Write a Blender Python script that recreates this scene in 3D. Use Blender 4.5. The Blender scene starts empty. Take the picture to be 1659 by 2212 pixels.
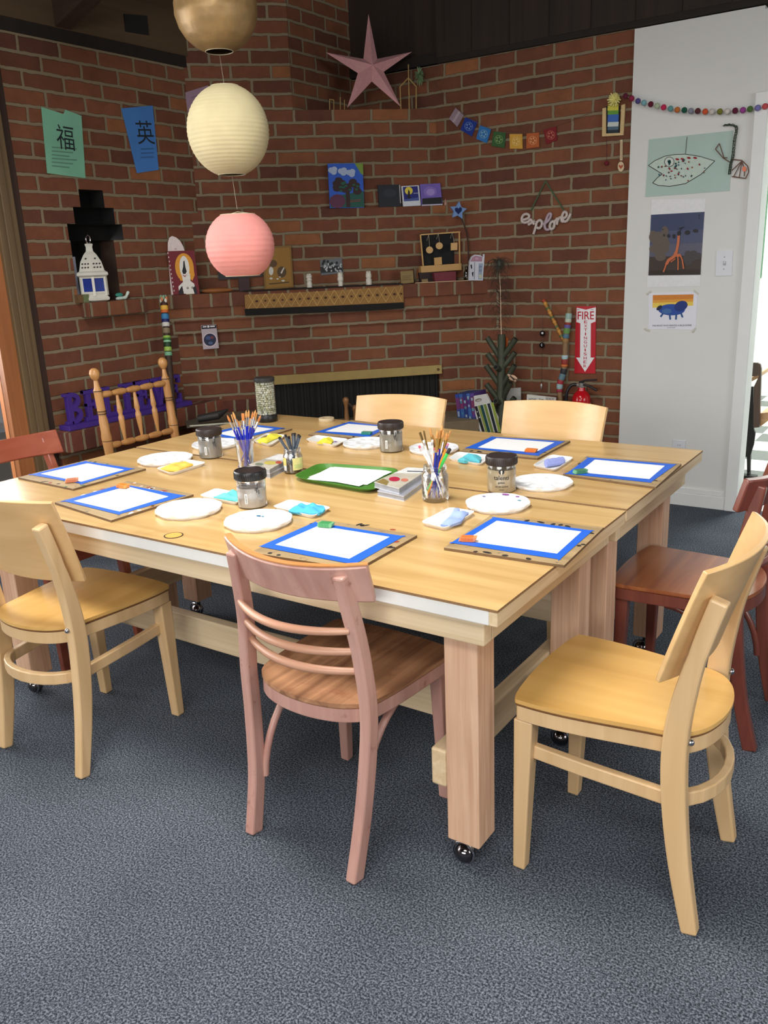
import bpy, bmesh, math, random
from mathutils import Vector, Matrix, Quaternion
random.seed(7)
sc = bpy.context.scene
COL = sc.collection
PI = math.pi
R2 = math.sqrt(2)

# ------------------------------------------------------------------ camera
IW, IH, FPX = 1659, 2212, 1840.44
CAMH = 1.42
PITCH, ROLL, YAW = 0.289256545, -0.0419886658, 0.601143862
EYE = Vector((0, 0, CAMH))
_f = Vector((-math.sin(YAW)*math.cos(PITCH), math.cos(YAW)*math.cos(PITCH), -math.sin(PITCH)))
_r0 = Vector((math.cos(YAW), math.sin(YAW), 0)); _u0 = _r0.cross(_f)
CR = _r0*math.cos(ROLL) + _u0*math.sin(ROLL)
CU = -_r0*math.sin(ROLL) + _u0*math.cos(ROLL)
CF = _f
cam_data = bpy.data.cameras.new('camera'); cam = bpy.data.objects.new('camera', cam_data); COL.objects.link(cam)
cam_data.sensor_fit = 'VERTICAL'; cam_data.sensor_height = 36.0; cam_data.lens = FPX/IH*36.0
cam_data.clip_start = 0.02; cam_data.clip_end = 100
cam.matrix_world = Matrix(((CR.x, CU.x, -CF.x, EYE.x), (CR.y, CU.y, -CF.y, EYE.y), (CR.z, CU.z, -CF.z, EYE.z), (0, 0, 0, 1)))
sc.camera = cam

# ------------------------------------------------------------------ world, lights, exposure
sc.view_settings.view_transform = 'Standard'
sc.view_settings.look = 'None'
sc.view_settings.gamma = 1.0
sc.view_settings.use_curve_mapping = False
sc.view_settings.exposure = 0.24
wd = bpy.data.worlds.new('sky_light'); sc.world = wd; wd.use_nodes = True
bg = wd.node_tree.nodes['Background']; bg.inputs[0].default_value = (0.92, 0.96, 1.0, 1); bg.inputs[1].default_value = 0.10

def area(name, loc, aim, sx, sy, watts, color=(1, 1, 1), spread=180):
    d = bpy.data.lights.new(name, 'AREA'); d.shape = 'RECTANGLE'; d.size = sx; d.size_y = sy; d.energy = watts; d.color = color; d.spread = math.radians(spread)
    o = bpy.data.objects.new(name, d); COL.objects.link(o); o.location = loc
    o.rotation_euler = (Vector(aim)-Vector(loc)).to_track_quat('-Z', 'Y').to_euler()
    return o
area('daylight_left_window', (-4.5, 1.25, 1.75), (-1.6, 1.45, 0.9), 3.9, 1.9, 185, (1.0, 0.99, 0.97))
area('daylight_rear_windows', (-0.4, -3.2, 1.9), (-1.8, 2.4, 0.7), 3.6, 1.0, 110, (1.0, 0.99, 0.97))
area('daylight_right_windows', (3.4, 1.6, 1.9), (-1.0, 2.0, 0.5), 2.6, 1.4, 55, (1.0, 0.99, 0.98))
area('ceiling_lamp_light', (-1.5, 1.3, 3.1), (-1.3, 1.7, 0.0), 1.6, 0.5, 48, (1.0, 0.98, 0.94), 145)
area('ceiling_lamp_light_rear', (0.3, -1.0, 3.1), (0.0, -0.4, 0.0), 1.8, 0.6, 52, (1.0, 0.98, 0.95), 145)
area('next_room_light', (-0.6, 6.9, 2.6), (-1.2, 7.6, 0.4), 1.5, 1.5, 230, (0.97, 1.0, 0.98))

# ------------------------------------------------------------------ pixel helpers (photo frame 1659 x 2212)
def ray(x, y):
    return CF + CR*((x-IW/2)/FPX) - CU*((y-IH/2)/FPX)
def onz(x, y, z):
    d = ray(x, y); return EYE + d*((z-EYE.z)/d.z)
def onx(x, y, X):
    d = ray(x, y); return EYE + d*(X/d.x)
def ony(x, y, Y):
    d = ray(x, y); return EYE + d*(Y/d.y)
class Frame:
    """a wall plane: origin, rightward unit vector, outward normal"""
    def __init__(s, o, u):
        s.o = Vector(o); s.u = Vector(u).normalized(); s.n = s.u.cross(Vector((0, 0, 1)))
    def hit(s, x, y, d=0.0):
        r = ray(x, y); t = ((s.o + s.n*d - EYE).dot(s.n))/r.dot(s.n); return EYE + r*t
XL, YR = -3.84, 4.827
KF, KM1, KM2, KM3, KA, KB = 7.382, 7.30, 7.325, 7.35, 7.585, 7.64
FL_ = Frame((XL, 0, 0), (0, 1, 0))
FR_ = Frame((0, YR, 0), (1, 0, 0))
def FD(k): return Frame((-k, 0, 0), (1, 1, 0))
TZ = 0.731
def T(x, y, h=0.0): return onz(x, y, TZ+h)

# ------------------------------------------------------------------ colour and materials
def lin(c):
    c /= 255.0
    return c/12.92 if c <= 0.04045 else ((c+0.055)/1.055)**2.4
def rgb(r, g, b): return (lin(r), lin(g), lin(b), 1)
_mats = {}
class NT:
    def __init__(s, m): s.t = m.node_tree; s.n = s.t.nodes; s.l = s.t.links; s.b = s.n['Principled BSDF']
    def new(s, t, **k):
        x = s.n.new(t)
        for a, v in k.items(): setattr(x, a, v)
        return x
    def link(s, a, b): s.l.new(a, b)
def newmat(name):
    m = bpy.data.materials.new(name); m.use_nodes = True; return m, NT(m)
def plain(c, rough=0.6, metal=0.0, spec=None, noise=0.06, nscale=60, emit=0, trans=0.0, bump=0.0):
    key = ('p', c, rough, metal, noise, nscale, trans, bump)
    if key in _mats: return _mats[key]
    m, n = newmat('paint_%d_%d_%d' % c)
    b = n.b; b.inputs['Roughness'].default_value = rough; b.inputs['Metallic'].default_value = metal
    col = rgb(*c)
    if noise > 0:
        tc = n.new('ShaderNodeTexCoord'); nz = n.new('ShaderNodeTexNoise'); nz.inputs['Scale'].default_value = nscale; nz.inputs['Detail'].default_value = 3
        mx = n.new('ShaderNodeMix', data_type='RGBA')
        mx.inputs['A'].default_value = tuple(v*(1-noise*1.6) for v in col[:3])+(1,); mx.inputs['B'].default_value = tuple(min(1, v*(1+noise)) for v in col[:3])+(1,)
        n.link(tc.outputs['Object'], nz.inputs['Vector']); n.link(nz.outputs['Fac'], mx.inputs['Factor']); n.link(mx.outputs['Result'], b.inputs['Base Color'])
        if bump:
            bp = n.new('ShaderNodeBump'); bp.inputs['Strength'].default_value = bump; bp.inputs['Distance'].default_value = 0.004
            n.link(nz.outputs['Fac'], bp.inputs['Height']); n.link(bp.outputs['Normal'], b.inputs['Normal'])
    else:
        b.inputs['Base Color'].default_value = col
    if trans: b.inputs['Transmission Weight'].default_value = trans
    _mats[key] = m; return m
def wood(name, c1, c2, axis='x', scale=6.0, rough=0.4, coat=0.0, stretch=14, knots=0.0, bump=0.05, blotch=None):
    if name in _mats: return _mats[name]
    m, n = newmat(name); b = n.b; b.inputs['Roughness'].default_value = rough
    if coat: b.inputs['Coat Weight'].default_value = coat; b.inputs['Coat Roughness'].default_value = 0.18
    tc = n.new('ShaderNodeTexCoord'); mp = n.new('ShaderNodeMapping')
    sv = [scale*stretch/3.0]*3; sv['xyz'.index(axis)] = scale/6.0
    mp.inputs['Scale'].default_value = sv
    nz = n.new('ShaderNodeTexNoise'); nz.inputs['Scale'].default_value = 1.0; nz.inputs['Detail'].default_value = 6; nz.inputs['Distortion'].default_value = 0.8
    cr = n.new('ShaderNodeValToRGB'); cr.color_ramp.elements[0].position = 0.32; cr.color_ramp.elements[1].position = 0.68
    cr.color_ramp.elements[0].color = rgb(*c1); cr.color_ramp.elements[1].color = rgb(*c2)
    n.link(tc.outputs['Object'], mp.inputs['Vector']); n.link(mp.outputs['Vector'], nz.inputs['Vector']); n.link(nz.outputs['Fac'], cr.inputs['Fac'])
    out = cr.outputs['Color']
    if knots:
        vo = n.new('ShaderNodeTexVoronoi'); vo.inputs['Scale'].default_value = knots
        kr = n.new('ShaderNodeValToRGB'); kr.color_ramp.elements[0].position = 0.03; kr.color_ramp.elements[1].position = 0.075
        kr.color_ramp.elements[0].color = (0.3, 0.2, 0.13, 1); kr.color_ramp.elements[1].color = (1, 1, 1, 1)
        mk = n.new('ShaderNodeMix', data_type='RGBA', blend_type='MULTIPLY'); mk.inputs['Factor'].default_value = 0.8
        n.link(tc.outputs['Object'], vo.inputs['Vector']); n.link(vo.outputs['Distance'], kr.inputs['Fac']); n.link(out, mk.inputs['A']); n.link(kr.outputs['Color'], mk.inputs['B']); out = mk.outputs['Result']
    if blotch:
        col, sc_, lo, hi = blotch
        nb = n.new('ShaderNodeTexNoise'); nb.inputs['Scale'].default_value = sc_; nb.inputs['Detail'].default_value = 5; nb.inputs['Roughness'].default_value = 0.65
        rr = n.new('ShaderNodeValToRGB'); rr.color_ramp.elements[0].position = lo; rr.color_ramp.elements[1].position = hi
        mb_ = n.new('ShaderNodeMix', data_type='RGBA'); mb_.inputs['B'].default_value = rgb(*col)
        n.link(tc.outputs['Object'], nb.inputs['Vector']); n.link(nb.outputs['Fac'], rr.inputs['Fac']); n.link(rr.outputs['Color'], mb_.inputs['Factor']); n.link(out, mb_.inputs['A']); out = mb_.outputs['Result']
    n.link(out, b.inputs['Base Color'])
    if bump:
        bp = n.new('ShaderNodeBump'); bp.inputs['Strength'].default_value = bump*3; bp.inputs['Distance'].default_value = 0.002
        n.link(nz.outputs['Fac'], bp.inputs['Height']); n.link(bp.outputs['Normal'], b.inputs['Normal'])
    _mats[name] = m; return m
def brick(name, bw=0.229, bh=0.0765, uo=0.0, vo=0.056, offset=0.5, cols=None, mortar=(131, 117, 93), msize=0.018, rough_face=0.3):
    if name in _mats: return _mats[name]
    m, n = newmat(name); b = n.b; b.inputs['Roughness'].default_value = 0.9
    uv = n.new('ShaderNodeUVMap'); mp = n.new('ShaderNodeMapping'); mp.inputs['Location'].default_value = (uo, -vo, 0)
    nz = n.new('ShaderNodeTexNoise'); nz.inputs['Scale'].default_value = 22; nz.inputs['Detail'].default_value = 3
    sb = n.new('ShaderNodeVectorMath', operation='SUBTRACT'); sb.inputs[1].default_value = (0.5, 0.5, 0.5)
    sl = n.new('ShaderNodeVectorMath', operation='SCALE'); sl.inputs['Scale'].default_value = 0.012
    ad = n.new('ShaderNodeVectorMath', operation='ADD')
    n.link(uv.outputs['UV'], mp.inputs['Vector']); n.link(uv.outputs['UV'], nz.inputs['Vector']); n.link(nz.outputs['Color'], sb.inputs[0]); n.link(sb.outputs[0], sl.inputs[0])
    n.link(mp.outputs['Vector'], ad.inputs[0]); n.link(sl.outputs[0], ad.inputs[1])
    bt = n.new('ShaderNodeTexBrick'); bt.offset = offset; bt.offset_frequency = 2; bt.squash = 1
    bt.inputs['Color1'].default_value = (0, 0, 0, 1); bt.inputs['Color2'].default_value = (1, 1, 1, 1); bt.inputs['Mortar'].default_value = (0.5, 0.5, 0.5, 1)
    bt.inputs['Scale'].default_value = 1; bt.inputs['Mortar Size'].default_value = msize*0.5; bt.inputs['Mortar Smooth'].default_value = 0.25
    bt.inputs['Brick Width'].default_value = bw; bt.inputs['Row Height'].default_value = bh
    n.link(ad.outputs[0], bt.inputs['Vector'])
    cr = n.new('ShaderNodeValToRGB'); e = cr.color_ramp.elements
    cols = cols or [(0.0, (94, 55, 42)), (0.2, (110, 66, 46)), (0.6, (120, 72, 49)), (0.92, (130, 80, 53)), (1.0, (150, 96, 58))]
    e[0].position = cols[0][0]; e[0].color = rgb(*cols[0][1]); e[1].position = cols[-1][0]; e[1].color = rgb(*cols[-1][1])
    for p, c in cols[1:-1]: q = e.new(p); q.color = rgb(*c)
    n.link(bt.outputs['Color'], cr.inputs['Fac'])
    n2 = n.new('ShaderNodeTexNoise'); n2.inputs['Scale'].default_value = 9; n2.inputs['Detail'].default_value = 8; n2.inputs['Roughness'].default_value = 0.7
    n.link(uv.outputs['UV'], n2.inputs['Vector'])
    r2 = n.new('ShaderNodeValToRGB'); r2.color_ramp.elements[0].position = 0.3; r2.color_ramp.elements[1].position = 0.7
    r2.color_ramp.elements[0].color = (0.72, 0.70, 0.68, 1); r2.color_ramp.elements[1].color = (1.12, 1.1, 1.08, 1)
    n.link(n2.outputs['Fac'], r2.inputs['Fac'])
    mm = n.new('ShaderNodeMix', data_type='RGBA', blend_type='MULTIPLY'); mm.inputs['Factor'].default_value = 1
    n.link(cr.outputs['Color'], mm.inputs['A']); n.link(r2.outputs['Color'], mm.inputs['B'])
    mo = n.new('ShaderNodeMix', data_type='RGBA'); mo.inputs['B'].default_value = rgb(*mortar)
    n.link(bt.outputs['Fac'], mo.inputs['Factor']); n.link(mm.outputs['Result'], mo.inputs['A'])
    n.link(mo.outputs['Result'], b.inputs['Base Color'])
    inv = n.new('ShaderNodeMath', operation='MULTIPLY_ADD'); inv.inputs[1].default_value = -1.0; inv.inputs[2].default_value = 1.0
    n.link(bt.outputs['Fac'], inv.inputs[0])
    s2 = n.new('ShaderNodeMath', operation='MULTIPLY_ADD'); s2.inputs[1].default_value = rough_face
    n.link(n2.outputs['Fac'], s2.inputs[0]); n.link(inv.outputs[0], s2.inputs[2])
    bp = n.new('ShaderNodeBump'); bp.inputs['Strength'].default_value = 0.9; bp.inputs['Distance'].default_value = 0.008
    n.link(s2.outputs[0], bp.inputs['Height']); n.link(bp.outputs['Normal'], b.inputs['Normal'])
    _mats[name] = m; return m
def clear(name, tint=(1, 1, 1), rough=0.05, mix=0.75, gloss=(1, 1, 1)):
    """clear glass or plastic: mostly see-through with a real glossy reflection"""
    if name in _mats: return _mats[name]
    m, n = newmat(name); n.n.remove(n.b)
    out = [x for x in n.n if x.type == 'OUTPUT_MATERIAL'][0]
    tr = n.new('ShaderNodeBsdfTransparent'); tr.inputs[0].default_value = tint+(1,)
    gl = n.new('ShaderNodeBsdfGlossy'); gl.inputs['Roughness'].default_value = rough; gl.inputs[0].default_value = gloss+(1,)
    lw = n.new('ShaderNodeLayerWeight'); lw.inputs['Blend'].default_value = 0.35
    mr = n.new('ShaderNodeMath', operation='MULTIPLY_ADD'); mr.inputs[1].default_value = 0.7; mr.inputs[2].default_value = 1-mix-0.2 if mix < 0.8 else 0.05
    n.link(lw.outputs['Fresnel'], mr.inputs[0])
    mx = n.new('ShaderNodeMixShader'); n.link(mr.outputs[0], mx.inputs[0]); n.link(tr.outputs[0], mx.inputs[1]); n.link(gl.outputs[0], mx.inputs[2]); n.link(mx.outputs[0], out.inputs[0])
    _mats[name] = m; return m

# ------------------------------------------------------------------ mesh builder
class MB:
    def __init__(s): s.v = []; s.f = []; s.m = []; s.mats = []; s.sm = []
    def mi(s, mat):
        if mat not in s.mats: s.mats.append(mat)
        return s.mats.index(mat)
    def add(s, vs, fs, mat, smooth=False):
        o = len(s.v); s.v += [Vector(p) for p in vs]; k = s.mi(mat)
        for f in fs: s.f.append([i+o for i in f]); s.m.append(k); s.sm.append(smooth)
        return s
    def box(s, lo, hi, mat, M=None):
        x0, y0, z0 = lo; x1, y1, z1 = hi
        vs = [Vector(p) for p in ((x0, y0, z0), (x1, y0, z0), (x1, y1, z0), (x0, y1, z0), (x0, y0, z1), (x1, y0, z1), (x1, y1, z1), (x0, y1, z1))]
        if M: vs = [M @ p for p in vs]
        return s.add(vs, [(0, 3, 2, 1), (4, 5, 6, 7), (0, 1, 5, 4), (1, 2, 6, 5), (2, 3, 7, 6), (3, 0, 4, 7)], mat)
    def prism(s, pts, off, mat, top=None):
        """polygon pts (CCW seen from the tip of off) extruded by vector off"""
        n = len(pts); a = [Vector(p) for p in pts]; off = Vector(off); b = [p+off for p in a]
        s.add(a+b, [tuple(reversed(range(n)))]+[(i, (i+1) % n, n+(i+1) % n, n+i) for i in range(n)], mat)
        return s.add(b, [tuple(range(n))], top or mat)
    def poly(s, pts, mat): return s.add(pts, [tuple(range(len(pts)))], mat)
    def tube(s, pts, r, mat, n=10, cap=True, closed=False):
        pts = [Vector(p) for p in pts]; k = len(pts); rr = r if isinstance(r, (list, tuple)) else [r]*k
        vs = []; ref = None
        for i, p in enumerate(pts):
            if closed: t = pts[(i+1) % k]-pts[i-1]
            else: t = pts[min(i+1, k-1)]-pts[max(i-1, 0)]
            t.normalize()
            if ref is None: ref = t.orthogonal().normalized()
            ref = (ref - t*ref.dot(t)).normalized(); o = t.cross(ref)
            for j in range(n):
                a = 2*PI*j/n; vs.append(p + (ref*math.cos(a)+o*math.sin(a))*rr[i])
        fs = []
        for i in range(k if closed else k-1):
            i2 = (i+1) % k
            for j in range(n): fs.append((i*n+j, i*n+(j+1) % n, i2*n+(j+1) % n, i2*n+j))
        if cap and not closed: fs += [tuple(reversed(range(n))), tuple((k-1)*n+j for j in range(n))]
        return s.add(vs, fs, mat, True)
    def sweep(s, pts, a, b, ref, mat, closed=False):
        """rectangular bar: size a along ref, b across"""
        pts = [Vector(p) for p in pts]; k = len(pts); ref = Vector(ref)
        A = a if isinstance(a, (list, tuple)) else [a]*k; B = b if isinstance(b, (list, tuple)) else [b]*k
        vs = []
        for i, p in enumerate(pts):
            t = (pts[(i+1) % k]-pts[i-1]) if closed else (pts[min(i+1, k-1)]-pts[max(i-1, 0)])
            t.normalize(); q = (ref - t*ref.dot(t)).normalized(); o = t.cross(q)
            for x, y in ((-1, -1), (1, -1), (1, 1), (-1, 1)): vs.append(p + q*(x*A[i]/2) + o*(y*B[i]/2))
        fs = []
        for i in range(k if closed else k-1):
            i2 = (i+1) % k
            for j in range(4): fs.append((i*4+j, i*4+(j+1) % 4, i2*4+(j+1) % 4, i2*4+j))
        if not closed: fs += [(3, 2, 1, 0), tuple((k-1)*4+j for j in range(4))]
        return s.add(vs, fs, mat)
    def lathe(s, prof, mat, n=28, c=(0, 0, 0), M=None, smooth=True, a0=0.0):
        vs = []
        for r, z in prof:
            for j in range(n):
                a = a0+2*PI*j/n; p = Vector((r*math.cos(a)+c[0], r*math.sin(a)+c[1], z+c[2])); vs.append(M @ p if M else p)
        fs = [(i*n+j, i*n+(j+1) % n, (i+1)*n+(j+1) % n, (i+1)*n+j) for i in range(len(prof)-1) for j in range(n)]
        if prof[0][0] > 1e-6: fs.append(tuple(reversed(range(n))))
        if prof[-1][0] > 1e-6: fs.append(tuple((len(prof)-1)*n+j for j in range(n)))
        return s.add(vs, fs, mat, smooth)
    def shell(s, fn, nu, nv, th, mat):
        g = [[Vector(fn(i/nu, j/nv)) for j in range(nv+1)] for i in range(nu+1)]; vs = []
        for side in (1, -1):
            for i in range(nu+1):
                for j in range(nv+1):
                    du = g[min(i+1, nu)][j]-g[max(i-1, 0)][j]; dv = g[i][min(j+1, nv)]-g[i][max(j-1, 0)]
                    vs.append(g[i][j] + du.cross(dv).normalized()*(th/2*side))
        w = nv+1; N = (nu+1)*w; fs = []
        for i in range(nu):
            for j in range(nv):
                a, b, c, d = i*w+j, (i+1)*w+j, (i+1)*w+j+1, i*w+j+1
                fs += [(a, b, c, d), (N+d, N+c, N+b, N+a)]
        for i in range(nu): fs += [(i*w, N+i*w, N+(i+1)*w, (i+1)*w), ((i+1)*w+nv, N+(i+1)*w+nv, N+i*w+nv, i*w+nv)]
        for j in range(nv): fs += [(j+1, N+j+1, N+j, j), (nu*w+j, N+nu*w+j, N+nu*w+j+1, nu*w+j+1)]
        return s.add(vs, fs, mat, True)
    def sphere(s, c, r, mat, nu=14, nv=9, sc_=(1, 1, 1), M=None):
        vs = []; c = Vector(c)
        for i in range(nv+1):
            t = PI*i/nv
            for j in range(nu):
                a = 2*PI*j/nu; p = Vector((math.sin(t)*math.cos(a)*sc_[0], math.sin(t)*math.sin(a)*sc_[1], math.cos(t)*sc_[2]))*r
                vs.append(c + (M @ p if M else p))
        fs = []
        for i in range(nv):
            for j in range(nu): fs.append((i*nu+j, (i+1)*nu+j, (i+1)*nu+(j+1) % nu, i*nu+(j+1) % nu))
        return s.add(vs, fs, mat, True)
    def text(s, body, size, M, mat, extrude=0.0, offset=0.0, align='CENTER', spacing=1.0, shear=0.0, bevel=0.0):
        cu = bpy.data.curves.new('t', 'FONT'); cu.body = body; cu.size = size; cu.extrude = extrude; cu.offset = offset
        cu.align_x = align; cu.space_character = spacing; cu.shear = shear; cu.resolution_u = 4; cu.bevel_depth = bevel
        o = bpy.data.objects.new('t', cu); COL.objects.link(o)
        dg = bpy.context.evaluated_depsgraph_get(); me = bpy.data.meshes.new_from_object(o.evaluated_get(dg))
        s.add([M @ v.co for v in me.vertices], [tuple(p.vertices) for p in me.polygons], mat)
        bpy.data.objects.remove(o); bpy.data.curves.remove(cu); bpy.data.meshes.remove(me)
        return s
    def mesh(s, name, center=None):
        me = bpy.data.meshes.new(name); c = Vector(center) if center else Vector((0, 0, 0))
        me.from_pydata([tuple(p-c) for p in s.v], [], s.f)
        for m in s.mats: me.materials.append(m)
        for p, k, q in zip(me.polygons, s.m, s.sm): p.material_index = k; p.use_smooth = q
        me.validate(); me.update()
        uv = me.uv_layers.new(name='UVMap')
        for p in me.polygons:
            n = p.normal
            for li in p.loop_indices:
                w = me.vertices[me.loops[li].vertex_index].co + c
                if abs(n.z) > 0.7: uv.data[li].uv = (w.x+w.y*0.3, w.y)
                else:
                    L = math.hypot(n.x, n.y); uv.data[li].uv = ((-n.y*w.x+n.x*w.y)/L, w.z)
        if any(s.sm): me.set_sharp_from_angle(angle=math.radians(38))
        return me
    def link(s, name, parent=None, center=None, bevel=0.0, loc=None, seg=2):
        me = s.mesh(name, center); o = bpy.data.objects.new(name, me); COL.objects.link(o)
        if parent: o.parent = parent
        if center: o.location = center
        if loc is not None: o.location = loc
        if bevel:
            b = o.modifiers.new('bevel', 'BEVEL'); b.width = bevel; b.segments = seg; b.limit_method = 'ANGLE'; b.angle_limit = math.radians(40)
        return o
    def base(s):
        xs = [p.x for p in s.v]; ys = [p.y for p in s.v]
        return Vector(((min(xs)+max(xs))/2, (min(ys)+max(ys))/2, min(p.z for p in s.v)))

def tag(o, label, cat, group=None):
    o['label'] = label; o['category'] = cat
    if group: o['group'] = group
    return o
def thing(name, label, cat, loc=(0, 0, 0), rz=0.0, group=None):
    o = bpy.data.objects.new(name, None); COL.objects.link(o); o.empty_display_size = 0.05
    o.location = loc; o.rotation_euler = (0, 0, rz); return tag(o, label, cat, group)
def solo(mb, name, label, cat, group=None, bevel=0.0):
    return tag(mb.link(name, center=mb.base(), bevel=bevel), label, cat, group)
def struct(mb, name, center=None, bevel=0.0, parent=None):
    o = mb.link(name, center=center, bevel=bevel, parent=parent); o['kind'] = 'structure'; return o
def dup(root, loc=None, rz=None, label=None):
    r = root.copy(); COL.objects.link(r)
    if loc is not None: r.location = loc
    if rz is not None: r.rotation_euler = (0, 0, rz)
    if label: r['label'] = label
    for ch in list(root.children):
        c = ch.copy(); COL.objects.link(c); c.parent = r
        for g in list(ch.children):
            d = g.copy(); COL.objects.link(d); d.parent = c
    return r
def smoothstep(a, b, x):
    t = max(0, min(1, (x-a)/(b-a))); return t*t*(3-2*t)
def catmull(pts, k=6):
    P = [Vector(p) for p in pts]; out = []
    for i in range(len(P)-1):
        p0, p1, p2, p3 = P[max(i-1, 0)], P[i], P[i+1], P[min(i+2, len(P)-1)]
        for j in range(k):
            t = j/k; out.append(0.5*((2*p1)+(p2-p0)*t+(2*p0-5*p1+4*p2-p3)*t*t+(3*p1-p0-3*p2+p3)*t**3))
    return out+[P[-1]]

# flat artwork given in photo pixels, laid on a real wall plane
def ell(cx, cy, rx, ry=None, n=20, rot=0.0):
    ry = ry or rx; c, s_ = math.cos(rot), math.sin(rot)
    return [(cx+rx*math.cos(2*PI*i/n)*c-ry*math.sin(2*PI*i/n)*s_, cy+rx*math.cos(2*PI*i/n)*s_+ry*math.sin(2*PI*i/n)*c) for i in range(n)]
def stroke(pts, w):
    L, Rr = [], []
    for i, p in enumerate(pts):
        a = pts[max(i-1, 0)]; b = pts[min(i+1, len(pts)-1)]; dx, dy = b[0]-a[0], b[1]-a[1]; l = math.hypot(dx, dy) or 1
        L.append((p[0]-dy/l*w/2, p[1]+dx/l*w/2)); Rr.append((p[0]+dy/l*w/2, p[1]-dx/l*w/2))
    return [[L[i], L[i+1], Rr[i+1], Rr[i]] for i in range(len(pts)-1)]
def ccw(P, n):
    a = Vector((0, 0, 0))
    for i in range(len(P)): a += P[i].cross(P[(i+1) % len(P)])
    return P if a.dot(n) > 0 else list(reversed(P))
def flatmesh(fr, base, mat, thick, d0, shapes, rough=0.7, mb=None):
    mb = mb or MB(); n = fr.n
    P = ccw([fr.hit(x, y, d0+thick) - n*thick for x, y in base], n)
    mb.prism(P, n*thick, mat)
    lift = d0+thick
    for i, (c, pts) in enumerate(shapes):
        m = c if not isinstance(c, tuple) else plain(c, rough, noise=0.1, nscale=90)
        d = lift + 0.0005 + 0.00012*i
        mb.poly(ccw([fr.hit(x, y, d) for x, y in pts], n), m)
    return mb
def flat(name, label, cat, fr, base, mat, thick=0.002, d0=0.001, shapes=(), group=None, rest=None, rough=0.7):
    if isinstance(mat, tuple): mat = plain(mat, rough)
    o = solo(flatmesh(fr, base, mat, thick, d0, shapes, rough), name, label, cat, group)
    if rest is not None: o.location.z = rest
    return o
def wtext(mb, fr, body, x0, y0, x1, y1, d, mat, hpx, **k):
    """lettering along the pixel baseline (x0,y0)-(x1,y1); hpx = cap height in pixels"""
    a = fr.hit(x0, y0, d); b = fr.hit(x1, y1, d); up = fr.hit(x0, y0-hpx, d)-a
    ux = (b-a).normalized(); n = fr.n; uy = n.cross(ux).normalized()
    size = up.length/0.7
    tmp = MB(); tmp.text(body, size, Matrix.Identity(4), mat, align='LEFT', **k)
    w = max(p.x for p in tmp.v)-min(p.x for p in tmp.v); x_min = min(p.x for p in tmp.v); sx = (b-a).length/w
    vs = [a + ux*((p.x-x_min)*sx) + uy*p.y + n*p.z for p in tmp.v]
    mb.add(vs, tmp.f, mat); return mb
# ------------------------------------------------------------------ setting: floor, walls, fireplace, ceiling
def carpet():
    m, n = newmat('carpet_blue_grey'); b = n.b; b.inputs['Roughness'].default_value = 1.0; b.inputs['Specular IOR Level'].default_value = 0.1
    tc = n.new('ShaderNodeTexCoord')
    a = n.new('ShaderNodeTexNoise'); a.inputs['Scale'].default_value = 260; a.inputs['Detail'].default_value = 2
    r = n.new('ShaderNodeValToRGB'); e = r.color_ramp.elements; e[0].position = 0.38; e[0].color = rgb(40, 44, 51); e[1].position = 0.64; e[1].color = rgb(122, 128, 137)
    q = e.new(0.5); q.color = rgb(76, 82, 91)
    a.inputs['Scale'].default_value = 210; a.inputs['Roughness'].default_value = 0.7
    c = n.new('ShaderNodeTexNoise'); c.inputs['Scale'].default_value = 2.6; c.inputs['Detail'].default_value = 4
    cr = n.new('ShaderNodeValToRGB'); cr.color_ramp.elements[0].position = 0.3; cr.color_ramp.elements[1].position = 0.72
    cr.color_ramp.elements[0].color = (0.74, 0.75, 0.77, 1); cr.color_ramp.elements[1].color = (1.08, 1.08, 1.08, 1)
    mx = n.new('ShaderNodeMix', data_type='RGBA', blend_type='MULTIPLY'); mx.inputs['Factor'].default_value = 1
    n.link(tc.outputs['Object'], a.inputs['Vector']); n.link(tc.outputs['Object'], c.inputs['Vector']); n.link(a.outputs['Fac'], r.inputs['Fac']); n.link(c.outputs['Fac'], cr.inputs['Fac'])
    n.link(r.outputs['Color'], mx.inputs['A']); n.link(cr.outputs['Color'], mx.inputs['B']); n.link(mx.outputs['Result'], b.inputs['Base Color'])
    bp = n.new('ShaderNodeBump'); bp.inputs['Strength'].default_value = 0.05; bp.inputs['Distance'].default_value = 0.001; n.link(a.outputs['Fac'], bp.inputs['Height']); n.link(bp.outputs['Normal'], b.inputs['Normal'])
    return m
def checker():
    m, n = newmat('checker_tiles'); b = n.b; b.inputs['Roughness'].default_value = 0.25
    tc = n.new('ShaderNodeTexCoord'); ck = n.new('ShaderNodeTexChecker'); ck.inputs['Scale'].default_value = 3.28
    ck.inputs['Color1'].default_value = rgb(232, 234, 228); ck.inputs['Color2'].default_value = rgb(44, 46, 50)
    n.link(tc.outputs['Object'], ck.inputs['Vector']); n.link(ck.outputs['Color'], b.inputs['Base Color']); return m
BR = brick('brick_running_bond')
BRL = brick('brick_running_bond_left_wall', vo=0.038)
ROWLOCK = brick('brick_rowlock_course', bw=0.112, bh=0.30, vo=1.10, offset=0.0, rough_face=0.5)
SOLDIER = brick('brick_soldier_course', bw=0.079, bh=0.60, vo=0.30, offset=0.0, rough_face=1.1, cols=[(0.0, (88, 46, 38)), (0.5, (112, 60, 46)), (1.0, (136, 78, 52))])
MORTAR = plain((128, 112, 88), 0.95, noise=0.15, nscale=40, bump=0.4)
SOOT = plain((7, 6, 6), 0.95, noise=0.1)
DARKWOOD = wood('dark_ceiling_boards', (30, 22, 17), (48, 35, 25), 'z', 5, 0.75)
DARKWOOD2 = wood('dark_stained_beam', (24, 18, 15), (36, 26, 20), 'x', 5, 0.8)
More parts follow.
